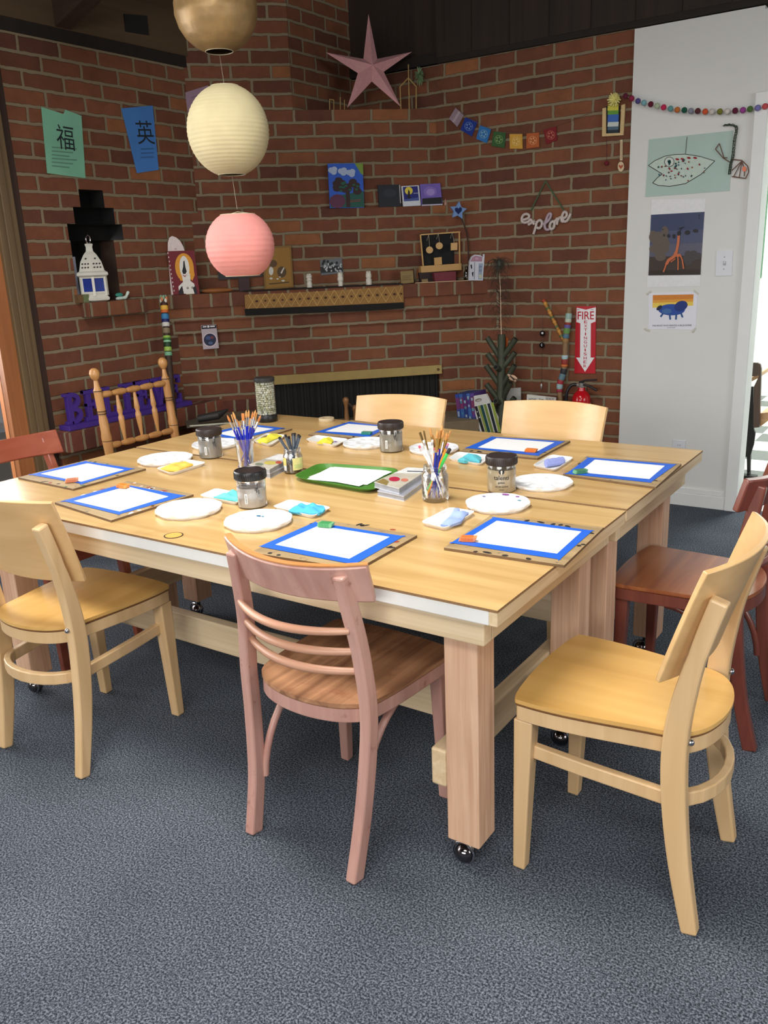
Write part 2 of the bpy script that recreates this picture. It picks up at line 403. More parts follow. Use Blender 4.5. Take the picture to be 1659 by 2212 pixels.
FRIEZE = wood('brown_frieze_boards', (74, 58, 38), (92, 72, 48), 'y', 4, 0.7)
WHITEWALL = plain((217, 217, 214), 0.7, noise=0.03, nscale=5)
TRIMW = plain((226, 227, 226), 0.45, noise=0.03, nscale=12)

mb = MB(); mb.add([(-4.6, -4, 0), (3.8, -4, 0), (3.8, 4.86, 0), (-4.6, 4.86, 0)], [(0, 1, 2, 3)], carpet()); struct(mb, 'floor')
mb = MB(); mb.box((-3.0, 4.86, -0.03), (2.2, 9.4, 0.0), checker()); struct(mb, 'floor_next_room')

# left brick wall with the stepped niche cut into it
hy = lambda x, y: FL_.hit(x, y).y
hz = lambda x, y: FL_.hit(x, y).z
Y0, Y1 = 2.64, KB+XL+0.02
ZT = 2.52
rows = [(hz(196, 410), hz(203, 448), hy(172, 430), hy(224, 430)), (hz(203, 448), hz(206, 484), hy(160, 466), hy(247, 466)),
        (hz(206, 484), hz(208, 519), hy(147, 500), hy(265, 500)), (hz(208, 519), 1.262, hy(160, 580), hy(253, 580))]
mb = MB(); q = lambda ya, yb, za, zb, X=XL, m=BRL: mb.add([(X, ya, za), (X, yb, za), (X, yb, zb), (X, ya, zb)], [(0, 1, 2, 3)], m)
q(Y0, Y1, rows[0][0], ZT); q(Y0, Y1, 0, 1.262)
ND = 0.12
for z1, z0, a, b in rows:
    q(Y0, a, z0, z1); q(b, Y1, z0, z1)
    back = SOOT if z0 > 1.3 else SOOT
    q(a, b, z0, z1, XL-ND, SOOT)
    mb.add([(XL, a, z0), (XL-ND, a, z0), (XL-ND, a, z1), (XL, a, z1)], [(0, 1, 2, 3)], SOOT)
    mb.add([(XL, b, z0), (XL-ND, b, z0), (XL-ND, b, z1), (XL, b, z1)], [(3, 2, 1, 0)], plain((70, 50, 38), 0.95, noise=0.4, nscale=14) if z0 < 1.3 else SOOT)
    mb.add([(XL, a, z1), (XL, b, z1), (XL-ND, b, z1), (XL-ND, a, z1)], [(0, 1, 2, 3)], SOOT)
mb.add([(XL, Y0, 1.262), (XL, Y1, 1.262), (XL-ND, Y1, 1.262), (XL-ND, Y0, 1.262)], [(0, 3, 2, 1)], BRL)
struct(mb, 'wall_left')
mb = MB(); mb.box((XL-0.02, hy(173, 660), 1.188), (XL+0.065, hy(301, 660), 1.262), ROWLOCK); struct(mb, 'trim_1', bevel=0.004)
mb = MB(); mb.box((XL-0.02, 2.60, 0.54), (-3.68, 3.71, 0.645), SOLDIER); mb.box((XL-0.02, 2.64, 0.0), (XL+0.02, 3.6, 0.54), BRL); struct(mb, 'trim_2', bevel=0.004)

# corner fireplace, built of corbelled and stepped brick tiers
tri = lambda k: [(XL, k+XL, 0), (YR-k, YR, 0), (XL, YR, 0)]
def tier(mb, k, z0, z1, mat, top=None):
    P = [Vector((x, y, z0)) for x, y, _ in tri(k)]; mb.prism(P, (0, 0, z1-z0), mat, top)
fd0 = FD(KF)
def DP(u, w, z, fr=fd0): return fr.o + fr.u*u - fr.n*w + Vector((0, 0, z))
def dbox(mb, u0, u1, w0, w1, z0, z1, mat, fr=fd0):
    mb.prism([DP(u0, w0, z0, fr), DP(u1, w0, z0, fr), DP(u1, w1, z0, fr), DP(u0, w1, z0, fr)], (0, 0, z1-z0), mat)
U0 = (Vector((XL, KF+XL, 0))-fd0.o).dot(fd0.u); U1 = (Vector((YR-KF, YR, 0))-fd0.o).dot(fd0.u)
uo = lambda x, y: (fd0.hit(x, y)-fd0.o).dot(fd0.u)
FB0, FB1 = uo(556, 850), uo(950, 830)
mb = MB()
dbox(mb, U0, FB0, 0, 0.3, 0, 1.04, BR); dbox(mb, FB1, U1, 0, 0.3, 0, 1.04, BR); dbox(mb, FB0, FB1, 0, 0.3, 0.745, 1.04, BR)
dbox(mb, FB0-0.05, FB1+0.05, 0.3, 0.34, 0, 0.8, SOOT)
tier(mb, KM3, 1.04, 1.112, BR); tier(mb, KM2, 1.112, 1.19, BR); tier(mb, KM1, 1.19, 1.265, ROWLOCK, BR)
tier(mb, KA, 1.265, 1.716, BR); tier(mb, KB, 1.716, 2.265, BR)
XC = -3.419
mb.prism([(XL, KB+XL, 2.265), (XC, KB+XC, 2.265), (XC, YR, 2.265), (XL, YR, 2.265)], (0, 0, 1.3), BR)
dbox(mb, U0, FB0, -0.004, 0.1, 0.50, 0.635, SOLDIER)
struct(mb, 'wall_fireplace')
mb = MB(); dbox(mb, U0+0.16, U1-0.1, -0.36, 0.3, 0, 0.47, MORTAR); dbox(mb, U0+0.17, FB0-0.03, -0.35, -0.005, 0.47, 0.565, MORTAR); struct(mb, 'trim_hearth')

# right wall: brick, then a white plastered stretch
mb = MB(); mb.box((-3.42, YR, 0), (-1.60, YR+0.1, 2.51), BR); struct(mb, 'wall_right')
mb = MB(); mb.box((-1.615, YR-0.014, 0), (-0.99, YR+0.1, 2.495), WHITEWALL); mb.box((0.08, YR-0.014, 0), (3.8, YR+0.1, 2.47), WHITEWALL); mb.box((-0.99, YR-0.014, 2.10), (0.08, YR+0.1, 2.48), WHITEWALL); struct(mb, 'wall_right_white')
mb = MB(); mb.box((-1.612, YR-0.03, 0), (-1.0, YR-0.013, 0.075), TRIMW); mb.box((-1.612, YR-0.024, 0.075), (-1.0, YR-0.013, 0.105), TRIMW); struct(mb, 'baseboard_right', bevel=0.003)
mb = MB(); mb.box((-1.0, YR-0.036, 0), (-0.937, YR-0.012, 2.118), TRIMW); mb.box((-0.936, YR-0.036, 2.035), (0.09, YR-0.012, 2.118), TRIMW)
mb.box((0.01, YR-0.036, 0), (0.09, YR-0.012, 2.035), TRIMW); mb.box((-0.955, YR-0.011, 0), (-0.94, YR+0.13, 2.034), TRIMW); struct(mb, 'trim_door', bevel=0.004)
NRW = plain((226, 232, 222), 0.7, noise=0.02, nscale=4)
mb = MB(); mb.box((-3.0, 8.9, 0), (2.2, 9.0, 2.7), NRW); mb.box((-3.0, 4.93, 0), (-2.9, 9.0, 2.7), NRW); struct(mb, 'wall_next_room')
mb = MB(); g0 = ony(1633, 650, 8.88); mb.box((g0.x-0.03, 8.87, 1.1), (g0.x+0.03, 8.9, 2.4), plain((70, 110, 80), 0.6)); struct(mb, 'trim_green')
mb = MB(); mb.box((-3.0, 4.93, 2.7), (2.2, 9.0, 2.75), NRW); struct(mb, 'ceiling_next_room')

# dark timber above the brick
mb = MB(); x = -2.78
while x < 3.7:
    w = 0.235; mb.box((x, YR-0.035+random.uniform(0, 0.004), 2.53), (x+w-0.006, YR+0.06, 3.7), DARKWOOD); x += w
mb.box((-2.78, YR-0.03, 2.5), (3.8, YR+0.06, 3.7), DARKWOOD2); struct(mb, 'wall_upper_right', center=(-2, YR, 2.5))
mb = MB(); mb.box((-4.0, YR+0.0, 2.5), (-2.78, YR+0.14, 3.9), DARKWOOD); mb.box((-3.42, YR-0.02, 2.505), (-2.6, YR+0.1, 2.56), DARKWOOD2); struct(mb, 'wall_upper_corner', center=(-3, YR, 2.5))
mb = MB(); mb.box((XL-0.10, -4, 2.545), (XL+0.02, Y1, 3.3), FRIEZE); struct(mb, 'wall_upper_left', center=(XL, 0, 2.5))
mb = MB(); mb.box((XL-0.12, -4, 2.49), (XL+0.012, Y1, 2.545), DARKWOOD2); struct(mb, 'trim_beam_left', center=(XL, 0, 2.5))
FLF = Frame((XL+0.02, 0, 0), (0, 1, 0)); flat('wall_vent', 'dark square vent high on the brown boards at the upper left', 'vent', FLF, [(268, 30), (318, 34), (322, 76), (272, 68)], (22, 20, 17), 0.006, 0.0005)
slope = 0.33
zc = lambda X: 3.02+(X-XL)*slope
mb = MB(); y = -4.0
while y < 4.9:
    mb.prism([(XL-0.2, y, zc(XL-0.2)), (XL-0.2, y+0.19, zc(XL-0.2)), (4.0, y+0.19, zc(4.0)), (4.0, y, zc(4.0))], (0, 0, 0.05), DARKWOOD2); y += 0.196
struct(mb, 'ceiling', center=(0, 0, 3))
for k, (px, py) in enumerate([(131, 66)]):
    p = FL_.hit(px, py)
    for yy in (p.y, p.y-1.2, p.y-2.4):
        mb = MB(); mb.prism([(XL+0.0, yy-0.045, p.z), (XL+0.0, yy+0.045, p.z), (3.8, yy+0.045, p.z+(3.8-XL)*slope), (3.8, yy-0.045, p.z+(3.8-XL)*slope)], (0, 0, 0.26), wood('rafter_timber', (50, 34, 24), (64, 44, 30), 'x', 4, 0.7)); struct(mb, 'trim_rafter', center=(XL, yy, p.z))

# left edge of the picture: dark reveal, post, window frame, pane
OLIVE = wood('brown_post', (92, 74, 50), (112, 92, 62), 'z', 5, 0.6)
ORANGE = wood('stained_fir_frame', (150, 92, 52), (176, 112, 66), 'z', 5, 0.45)
REVEAL = wood('dark_reveal', (52, 36, 30), (66, 46, 38), 'z', 5, 0.8)
ya, yb, yc, yd = hy(79, 640), hy(54, 640), hy(12.6, 640), hy(-22, 640)
mb = MB(); mb.box((XL-0.1, yb-0.01, 0), (XL-0.004, ya+0.005, 2.5), REVEAL); struct(mb, 'trim_3', center=(XL, yb, 0))
mb = MB(); mb.box((XL-0.08, yc, 0), (XL+0.035, yb, 2.5), OLIVE); mb.box((XL+0.035, yc+0.03, 0), (XL+0.045, yb-0.035, 2.5), OLIVE); struct(mb, 'trim_4', center=(XL, yb, 0), bevel=0.004)
mb = MB(); W0 = -2.4
mb.box((XL-0.06, yd, 0), (XL+0.012, yc, 2.5), ORANGE); mb.box((XL-0.06, W0, 0), (XL+0.012, W0+0.1, 2.5), ORANGE); mb.box((XL-0.06, W0, 0), (XL+0.012, yd, 0.12), ORANGE); mb.box((XL-0.06, W0, 2.36), (XL+0.012, yd, 2.5), ORANGE)
mb.box((XL-0.06, 0.85, 0.12), (XL+0.012, 0.95, 2.36), ORANGE)
struct(mb, 'window_1', center=(XL, 1, 0))
mb = MB(); mb.box((XL-0.03, W0+0.1, 0.12), (XL-0.024, yd, 2.36), clear('window_glass', mix=0.9)); struct(mb, 'window_1_pane', center=(XL, 1, 0))
mb = MB(); mb.box((-7.5, -5, -0.05), (-4.6, 5, -0.02), plain((150, 148, 140), 0.9)); struct(mb, 'ground_outside')

# ------------------------------------------------------------------ joined work tables
TOPW = wood('amber_plywood_top', (190, 152, 96), (211, 176, 119), 'x', 7, 0.3, coat=0.3, stretch=9, bump=0.02, blotch=((172, 130, 76), 3.0, 0.56, 0.8))
PINE = wood('raw_pine', (208, 184, 146), (228, 206, 172), 'x', 9, 0.6, stretch=16, knots=1.7)
PINEY = wood('raw_pine_across', (204, 178, 138), (224, 200, 164), 'y', 9, 0.6, stretch=16, knots=2.3)
FIR = wood('douglas_fir_post', (196, 152, 122), (220, 182, 152), 'z', 16, 0.6, stretch=12)
WHITEPAINT = plain((226, 225, 220), 0.5, noise=0.08, nscale=9)
CHROME = plain((120, 116, 118), 0.12, 1.0, noise=0)
BLACKP = plain((22, 22, 24), 0.4, noise=0.05)
X0, X1 = -2.72, -0.715
PLYE = plain((142, 108, 72), 0.7, noise=0.3, nscale=200)
def worktable(name, label, ya, yb, ztop, front_white, legs_y, lx0, lx1):
    t = thing(name, label, 'table', ((X0+X1)/2, (ya+yb)/2, 0)); c = Vector(t.location)
    L = lambda mb, nm, bev=0.002: [mb.__setattr__('v', [p-c for p in mb.v]), mb.link(nm, parent=t, bevel=bev)][1]
    mb = MB(); mb.prism([(X0, ya, ztop-0.006), (X1, ya, ztop-0.006), (X1, yb, ztop-0.006), (X0, yb, ztop-0.006)], (0, 0, 0.006), PLYE, TOPW); L(mb, 'tabletop', 0.0)
    mb = MB(); mb.box((X0+0.001, ya+0.001, ztop-0.038), (X1-0.02, ya+0.02, ztop-0.0062), WHITEPAINT if front_white else PINE); o = L(mb, 'edge_board')
    if front_white: o['label'] = 'white painted front edge board'
    mb = MB(); mb.box((X1-0.02, ya+0.001, ztop-0.038), (X1-0.001, yb-0.001, ztop-0.0062), PINEY); L(mb, 'edge_board')
    mb = MB(); mb.box((X0+0.02, yb-0.02, ztop-0.038), (X1-0.021, yb-0.001, ztop-0.0062), PINE); L(mb, 'edge_board')
    zb = ztop-0.1; a0, a1 = lx0[0]-0.035, lx1[1]+0.036
    fy0, fy1 = legs_y[0][0]-0.038, legs_y[-1][1]+0.038
    for nm, lo, hi, m in (('apron_board', (a0, fy0, zb), (a1, fy0+0.036, ztop-0.039), PINE), ('apron_board', (a0, fy1-0.036, zb), (a1, fy1, ztop-0.039), PINE),
                          ('apron_board', (a0, fy0+0.037, zb), (a0+0.033, fy1-0.037, ztop-0.039), PINEY), ('apron_board', (a1-0.034, fy0+0.037, zb), (a1, fy1-0.037, ztop-0.039), PINEY)):
        mb = MB(); mb.box(lo, hi, m); L(mb, nm, 0.003)
    for y0, y1 in legs_y:
        for x0, x1 in (lx0, lx1):
            mb = MB(); mb.box((x0, y0, 0.087), (x1, y1, ztop-0.04), FIR); leg = L(mb, 'leg', 0.003)
            mb = MB(); cx, cy = x0+0.022, y0+0.046
            mb.sphere((cx, cy, 0.026), 0.026, CHROME, 18, 12)
            mb.tube([(cx+0.0285*math.cos(a)-0.002, cy-0.008, 0.029+0.0285*math.sin(a)) for a in [2*PI*i/24 for i in range(24)]], 0.003, plain((200, 200, 205), 0.15, 1.0, noise=0), 6, closed=True)
            mb.lathe([(0.008, 0.03), (0.008, 0.075), (0.024, 0.076), (0.024, 0.0868)], CHROME, 12, (cx+0.008, cy+0.004, 0))
            mb.v = [p-c for p in mb.v]; mb.link('caster', parent=t)
    ly0, ly1 = legs_y[0][0], legs_y[-1][1]
    for x0 in (lx0[1], lx1[0]-0.041):
        mb = MB(); mb.box((x0, ly0-0.0, 0.225), (x0+0.04, ly1, 0.322), PINEY); L(mb, 'stretcher', 0.005)
    mb = MB(); ym = (ly0+ly1)/2-0.02; mb.box((lx0[1]+0.04, ym, 0.19), (lx1[0]-0.041, ym+0.038, 0.293), PINE); L(mb, 'stretcher', 0.004)
    return t
worktable('work_table', 'front wooden work table with a white painted front edge', 1.431, 2.214, TZ, True, ((1.492, 1.574), (2.09, 2.172)), (-2.598, -2.514), (-0.878, -0.794))
worktable('work_table', 'rear wooden work table joined behind the front one, nearer the fireplace', 2.223, 3.025, TZ+0.002, False, ((2.262, 2.344), (2.80, 2.882)), (-2.585, -2.501), (-0.862, -0.778))
# a dark knot and screws in the front table are part of its top; the little metal disc lies on it
mb = MB(); k = T(375, 1157); mb.lathe([(0.026, 0), (0.026, 0.0012), (0.0225, 0.0013)], plain((60, 44, 24), 0.5), 24, (k.x, k.y, TZ)); mb.lathe([(0.0225, 0.0012), (0.0, 0.0014)], plain((226, 166, 82), 0.4), 24, (k.x, k.y, TZ+0.0001))
KNOT = solo(mb, 'cable_hole_plug', 'round orange wood plug with dark rim set in the front edge of the front table', 'plug')

# ------------------------------------------------------------------ chairs
SEATM = wood('maple_seat', (208, 160, 88), (224, 179, 106), 'y', 5, 0.32, coat=0.3, stretch=8, bump=0.01)
MAPLE = wood('maple_frame', (206, 170, 122), (220, 186, 140), 'z', 8, 0.4, coat=0.15, stretch=8, bump=0.01)
BACKM = wood('maple_back', (208, 168, 114), (222, 182, 128), 'x', 6, 0.35, coat=0.25, stretch=8, bump=0.01)
PLY = plain((128, 84, 46), 0.6, noise=0.4, nscale=300)
BOLT = plain((190, 190, 195), 0.2, 1.0, noise=0)
def rounded(pts, n=6):
    """closed outline through corner list [(x,y,r)]"""
    out = []; k = len(pts)
    for i in range(k):
        p = Vector(pts[i][:2]); a = Vector(pts[i-1][:2]); b = Vector(pts[(i+1) % k][:2]); r = pts[i][2]
        u = (a-p).normalized(); v = (b-p).normalized(); ang = u.angle(v)/2
        d = min(r/math.tan(ang), (a-p).length*0.49, (b-p).length*0.49)
        s, e = p+u*d, p+v*d
        for j in range(n+1):
            t = j/n; out.append((s*(1-t)*(1-t)+p*2*t*(1-t)+e*t*t))
    return out
def seat_outline(fw, rw, yf, yr):
    pts = [(-fw, yf-0.015), (-fw*0.93, yf+0.008), (-fw*0.5, yf+0.02), (0, yf+0.024), (fw*0.5, yf+0.02), (fw*0.93, yf+0.008), (fw, yf-0.015), (fw*0.985, yf-0.12),
           (rw*1.03, yr+0.13), (rw*0.94, yr+0.055), (rw*0.7, yr+0.015), (rw*0.35, yr-0.006), (0, yr-0.012), (-rw*0.35, yr-0.006), (-rw*0.7, yr+0.015), (-rw*0.94, yr+0.055), (-rw*1.03, yr+0.13), (-fw*0.985, yf-0.12)]
    q = [Vector((x, y, 0)) for x, y in pts]; out = []; n = len(q)
    for i in range(n):
        p0, p1, p2, p3 = q[i-1], q[i], q[(i+1) % n], q[(i+2) % n]
        for j in range(4):
            t = j/4; out.append(0.5*((2*p1)+(p2-p0)*t+(2*p0-5*p1+4*p2-p3)*t*t+(3*p1-p0-3*p2+p3)*t**3))
    a = sum((out[i].x*out[(i+1) % len(out)].y-out[(i+1) % len(out)].x*out[i].y) for i in range(len(out)))
    return out if a > 0 else list(reversed(out))
def maple_chair(label, loc, rz):
    t = thing('maple_chair', label, 'chair', loc, rz, 'maple chairs at the table')
    out = seat_outline(0.196, 0.165, 0.20, -0.205)
    mb = MB(); mb.prism([p+Vector((0, 0, 0.446)) for p in out], (0, 0, 0.012), SEATM); mb.prism([p*0.993+Vector((0, 0, 0.441)) for p in out], (0, 0, 0.005), PLY)
    mb.link('seat', parent=t, bevel=0.003)
    mb = MB(); mb.prism([p*0.985+Vector((0, 0, 0.405)) for p in out], (0, 0, 0.0358), MAPLE); mb.link('seat_frame', parent=t, bevel=0.002)
    for s in (-1, 1):
        mb = MB(); mb.sweep([(s*0.168, 0.186, 0.404), (s*0.171, 0.196, 0.0)], [0.044, 0.032], [0.046, 0.03], (1, 0, 0), MAPLE); mb.link('leg', parent=t, bevel=0.004)
        c = catmull([(s*0.177, -0.205, 0), (s*0.177, -0.172, 0.17), (s*0.177, -0.153, 0.33), (s*0.177, -0.150, 0.46), (s*0.178, -0.166, 0.58), (s*0.18, -0.192, 0.69), (s*0.181, -0.216, 0.775)], 5)
        k = len(c); mb = MB(); mb.sweep(c, 0.03, [0.034+0.018*math.sin(PI*min(1, i/(k*0.75))) if i < k*0.75 else 0.036 for i in range(k)], (1, 0, 0), MAPLE); leg = mb.link('leg', parent=t, bevel=0.005)
        mb = MB(); mb.sphere((s*0.177, -0.1785, 0.455), 0.0075, BOLT, 12, 8); mb.link('bolt', parent=leg)
    def back(u, v):
        x = (u*2-1)*(0.205+0.012*v); z = 0.588+0.251*v + 0.004*(1-(u*2-1)**2)
        y0 = -0.112-0.070*v-0.01*v*v; return (x, y0-0.060*(1-(abs(u*2-1)/1.0)**2.2), z)
    mb = MB(); mb.shell(back, 22, 8, 0.012, BACKM); mb.link('backrest', parent=t, bevel=0.002)
    p = [(-0.158, 0.18, 0.318), (-0.160, 0.05, 0.31), (-0.160, -0.11, 0.30)]
    arc = [(0.152*math.cos(PI+i*PI/12), -0.12+0.10*math.sin(PI+i*PI/12), 0.297) for i in range(13)]
    mb = MB(); mb.sweep(p[:2]+arc+[(-a, b, c_) for a, b, c_ in reversed(p[:2])], 0.034, 0.02, (0, 0, 1), MAPLE); mb.link('stretcher', parent=t, bevel=0.003)
    return t
MC = maple_chair('maple chair in the right foreground, turned in profile with its whole seat showing', (-0.539, 1.766, 0), PI/2)
dup(MC, (-2.177, 1.478, 0), math.radians(3), 'maple chair at the left of the front table edge, partly cut off')
dup(MC, (-1.985, 2.895, 0), math.radians(180+6), 'maple chair pushed in at the far edge in front of the dark firebox')
dup(MC, (-1.324, 2.96, 0), math.radians(180), 'maple chair at the far edge in front of the fire extinguisher')

def bent_chair(label, loc, rz, cf, cs, cr, seatc, slats=3, lean=(0, 0), edge=None):
    t = thing('cafe_chair', label, 'chair', loc, rz)
    out = seat_outline(0.195, 0.178, 0.185, -0.195)
    mb = MB(); mb.prism([p+Vector((0, 0, 0.438)) for p in out], (0, 0, 0.014), seatc); mb.link('seat', parent=t, bevel=0.005)
    mb = MB(); mb.prism([p*0.99+Vector((0, 0, 0.402)) for p in out], (0, 0, 0.0358), cf); mb.link('seat_frame', parent=t, bevel=0.003)
    for s in (-1, 1):
        mb = MB(); mb.sweep([(s*0.160, 0.165, 0.402), (s*0.172, 0.196, 0.0)], [0.036, 0.028], [0.038, 0.026], (1, 0, 0), cf); mb.link('leg', parent=t, bevel=0.004)
        c = catmull([(s*0.166, -0.205, 0), (s*0.172, -0.178, 0.16), (s*0.182, -0.168, 0.33), (s*0.186, -0.170, 0.46), (s*0.174, -0.182, 0.60), (s*0.163, -0.204, 0.71), (s*0.157, -0.222, 0.79)], 5)
        k = len(c); mb = MB(); mb.sweep(c, [0.029]*k, [0.04-0.006*i/k for i in range(k)], (1, 0, 0), cf); mb.link('leg', parent=t, bevel=0.005)
        mb = MB(); arc = [(s*0.158, -0.168+0.21*math.sin(a)*1.0, 0.165+0.235*(1-math.cos(a))/1.0 if False else 0.165+0.232*math.sin(a)**0.8) for a in [PI/2*i/10 for i in range(11)]]
        arc = [(s*(0.160-0.012*i/10), -0.158+0.20*(1-math.cos(PI/2*i/10)), 0.15+0.243*math.sin(PI/2*i/10)) for i in range(11)]
        mb.tube(arc, 0.010, cf, 10); mb.link('brace', parent=t)
    rail = lambda u, v: ((u*2-1)*(0.206), -0.165-0.03*v-0.062*(1-(u*2-1)**2)+0.0, 0.722+0.082*v+0.010*(u*2-1)**2*v)
    mb = MB(); mb.shell(rail, 20, 5, 0.020, cr); tr_ = mb.link('top_rail', parent=t, bevel=0.004)
    if edge:
        mb = MB(); mb.sweep([Vector(rail(i/20, 1.0))+Vector((0, 0.001, 0.0008)) for i in range(21)], 0.017, 0.003, (0, 1, 0), edge); mb.link('worn_edge', parent=tr_)['label'] = 'worn orange wood top edge'
    for i in range(slats):
        z = 0.545+0.055*i; w = 0.172-0.004*i; y0 = -0.170-0.018*i
        mb = MB(); mb.tube([(w*(j/8-1), y0-0.05*(1-(j/8-1)**2), z-0.004*(1-(j/8-1)**2)) for j in range(17)], [0.008+0.0025*(1-(j/8-1)**2) for j in range(17)], cs, 10); mb.link('slat', parent=t)
    for ch in list(t.children)+[g for c_ in t.children for g in c_.children]:          # an old chair racked a little out of square
        for v in ch.data.vertices: v.co.x += lean[0]*v.co.z; v.co.y += lean[1]*v.co.z
    return t
ROSE = wood('worn_rose_paint', (178, 131, 119), (198, 156, 142), 'z', 10, 0.42, coat=0.1, stretch=7, bump=0.03, blotch=((120, 66, 54), 16, 0.62, 0.75))
ROSESEAT = wood('worn_rose_seat', (128, 88, 62), (190, 140, 102), 'y', 7, 0.42, stretch=14, bump=0.03, blotch=((120, 66, 44), 9, 0.52, 0.72))
ROSESLAT = wood('worn_slat', (186, 136, 108), (204, 156, 128), 'x', 10, 0.42, coat=0.15, stretch=7, bump=0.02)
REDW = wood('red_brown_stain', (104, 52, 42), (128, 68, 54), 'z', 8, 0.3, coat=0.35, stretch=9, bump=0.02)
REDS = wood('red_brown_seat', (134, 70, 42), (172, 104, 60), 'x', 8, 0.3, coat=0.4, stretch=9, bump=0.02)
CHERRY = wood('cherry_stain', (142, 70, 50), (162, 88, 64), 'x', 7, 0.22, coat=0.5, stretch=8, bump=0.01)
bent_chair('worn rose-pink cafe chair with three curved slats, in the centre foreground', (-1.209, 1.553, 0), math.radians(-2), ROSE, ROSESLAT, ROSE, ROSESEAT, 3, (0.046, 0.0), wood('worn_orange_edge', (190, 122, 66), (212, 150, 92), 'x', 12, 0.35, coat=0.3))
bent_chair('dark red-brown cafe chair behind the right foreground maple chair', (-0.579, 2.552, 0), PI/2, REDW, REDW, REDW, REDS, 3, (0.02, 0.07))
bent_chair('glossy cherry-red chair at the left end of the tables, only its top rail showing', (-2.80, 1.855, 0), -PI/2, CHERRY, CHERRY, CHERRY, CHERRY, 1)

# turned spindle chair by the hearth
OAK = wood('golden_oak_turned', (176, 124, 70), (198, 146, 88), 'z', 9, 0.38, coat=0.2, stretch=8, bump=0.02)
DK = plain((48, 30, 18), 0.5, noise=0)
def spindle_chair(label, pl, pr, zt):
    a, b = Vector(pl), Vector(pr); mid = (a+b)/2; w = (b-a).length/2; d = (b-a).normalized()
    fwd = Vector((d.y, -d.x, 0)); rz = math.atan2(fwd.y, fwd.x)-PI/2
    t = thing('spindle_chair', label, 'chair', (mid.x+fwd.x*0.2, mid.y+fwd.y*0.2, 0), rz)
    for s in (-1, 1):
        X = -s*w
        ax = [Vector((X, -0.16, 0)), Vector((X, -0.16, 0.44)), Vector((X, -0.20, zt))]
        mb = MB(); mb.lathe([(0.013, 0), (0.017, 0.1), (0.02, 0.25), (0.016, 0.34), (0.022, 0.44), (0.021, 0.5), (0.022, 0.6), (0.0245, 0.66), (0.021, 0.685), (0.021, zt-0.25), (0.018, zt-0.225), (0.0195, zt-0.2), (0.0195, zt-0.115), (0.0205, zt-0.105), (0.014, zt-0.092), (0.012, zt-0.078), (0.0095, zt-0.058), (0.017, zt-0.050), (0.0235, zt-0.036), (0.0245, zt-0.024), (0.020, zt-0.010), (0.010, zt-0.002), (0.0, zt)], OAK, 18)
        for z in (0.64, 0.655, zt-0.215, zt-0.203, zt-0.108): mb.lathe([(0.0238, z), (0.0238, z+0.003)], DK, 18)
        mb.v = [Vector((X+p.x, -0.16-0.045*max(0, (p.z-0.44))/0.55+p.y, p.z)) for p in mb.v]; mb.link('leg', parent=t)
        mb = MB(); mb.lathe([(0.012, 0), (0.017, 0.12), (0.02, 0.28), (0.015, 0.36), (0.02, 0.43)], OAK, 16, (X*1.05, 0.19, 0)); mb.link('leg', parent=t)
    mb = MB(); mb.prism([p+Vector((0, 0, 0.43)) for p in seat_outline(0.21, 0.2, 0.21, -0.2)], (0, 0, 0.03), OAK); mb.link('seat', parent=t, bevel=0.008)
    yb = lambda z: -0.16-0.045*(z-0.44)/0.55
    def rail(z, nm):
        n = 44; P = [(-w+2*w*i/n, yb(z), z) for i in range(n+1)]
        mb = MB(); mb.tube(P, [0.0115+0.0045*abs(math.sin(i/n*PI*5))-0.004*(1 if i % 9 == 0 else 0) for i in range(n+1)], OAK, 12); mb.link(nm, parent=t)
    zt_, zb_ = zt-0.128, 0.615
    rail(zt_, 'back_rail'); rail(zb_, 'back_rail')
    for k in (-0.5, 0.0, 0.5):
        n = 16; P = [(k*w, yb(zb_+(zt_-zb_)*i/n), zb_+(zt_-zb_)*i/n) for i in range(n+1)]
        mb = MB(); mb.tube(P, [0.006+0.0085*math.sin(PI*i/n)**1.5-(0.005 if i == 9 else 0) for i in range(n+1)], OAK, 12); mb.link('spindle', parent=t)
    mb = MB(); mb.tube([(-w*1.03, 0.19, 0.2), (w*1.03, 0.19, 0.2)], 0.011, OAK); mb.link('stretcher', parent=t)
    return t
zs = 0.985
A_, B_ = onz(203, 795, zs), onz(351, 772, zs)
spindle_chair('turned spindle-back oak chair standing in front of the purple letters', (A_.x, A_.y, 0), (B_.x, B_.y, 0), zs)
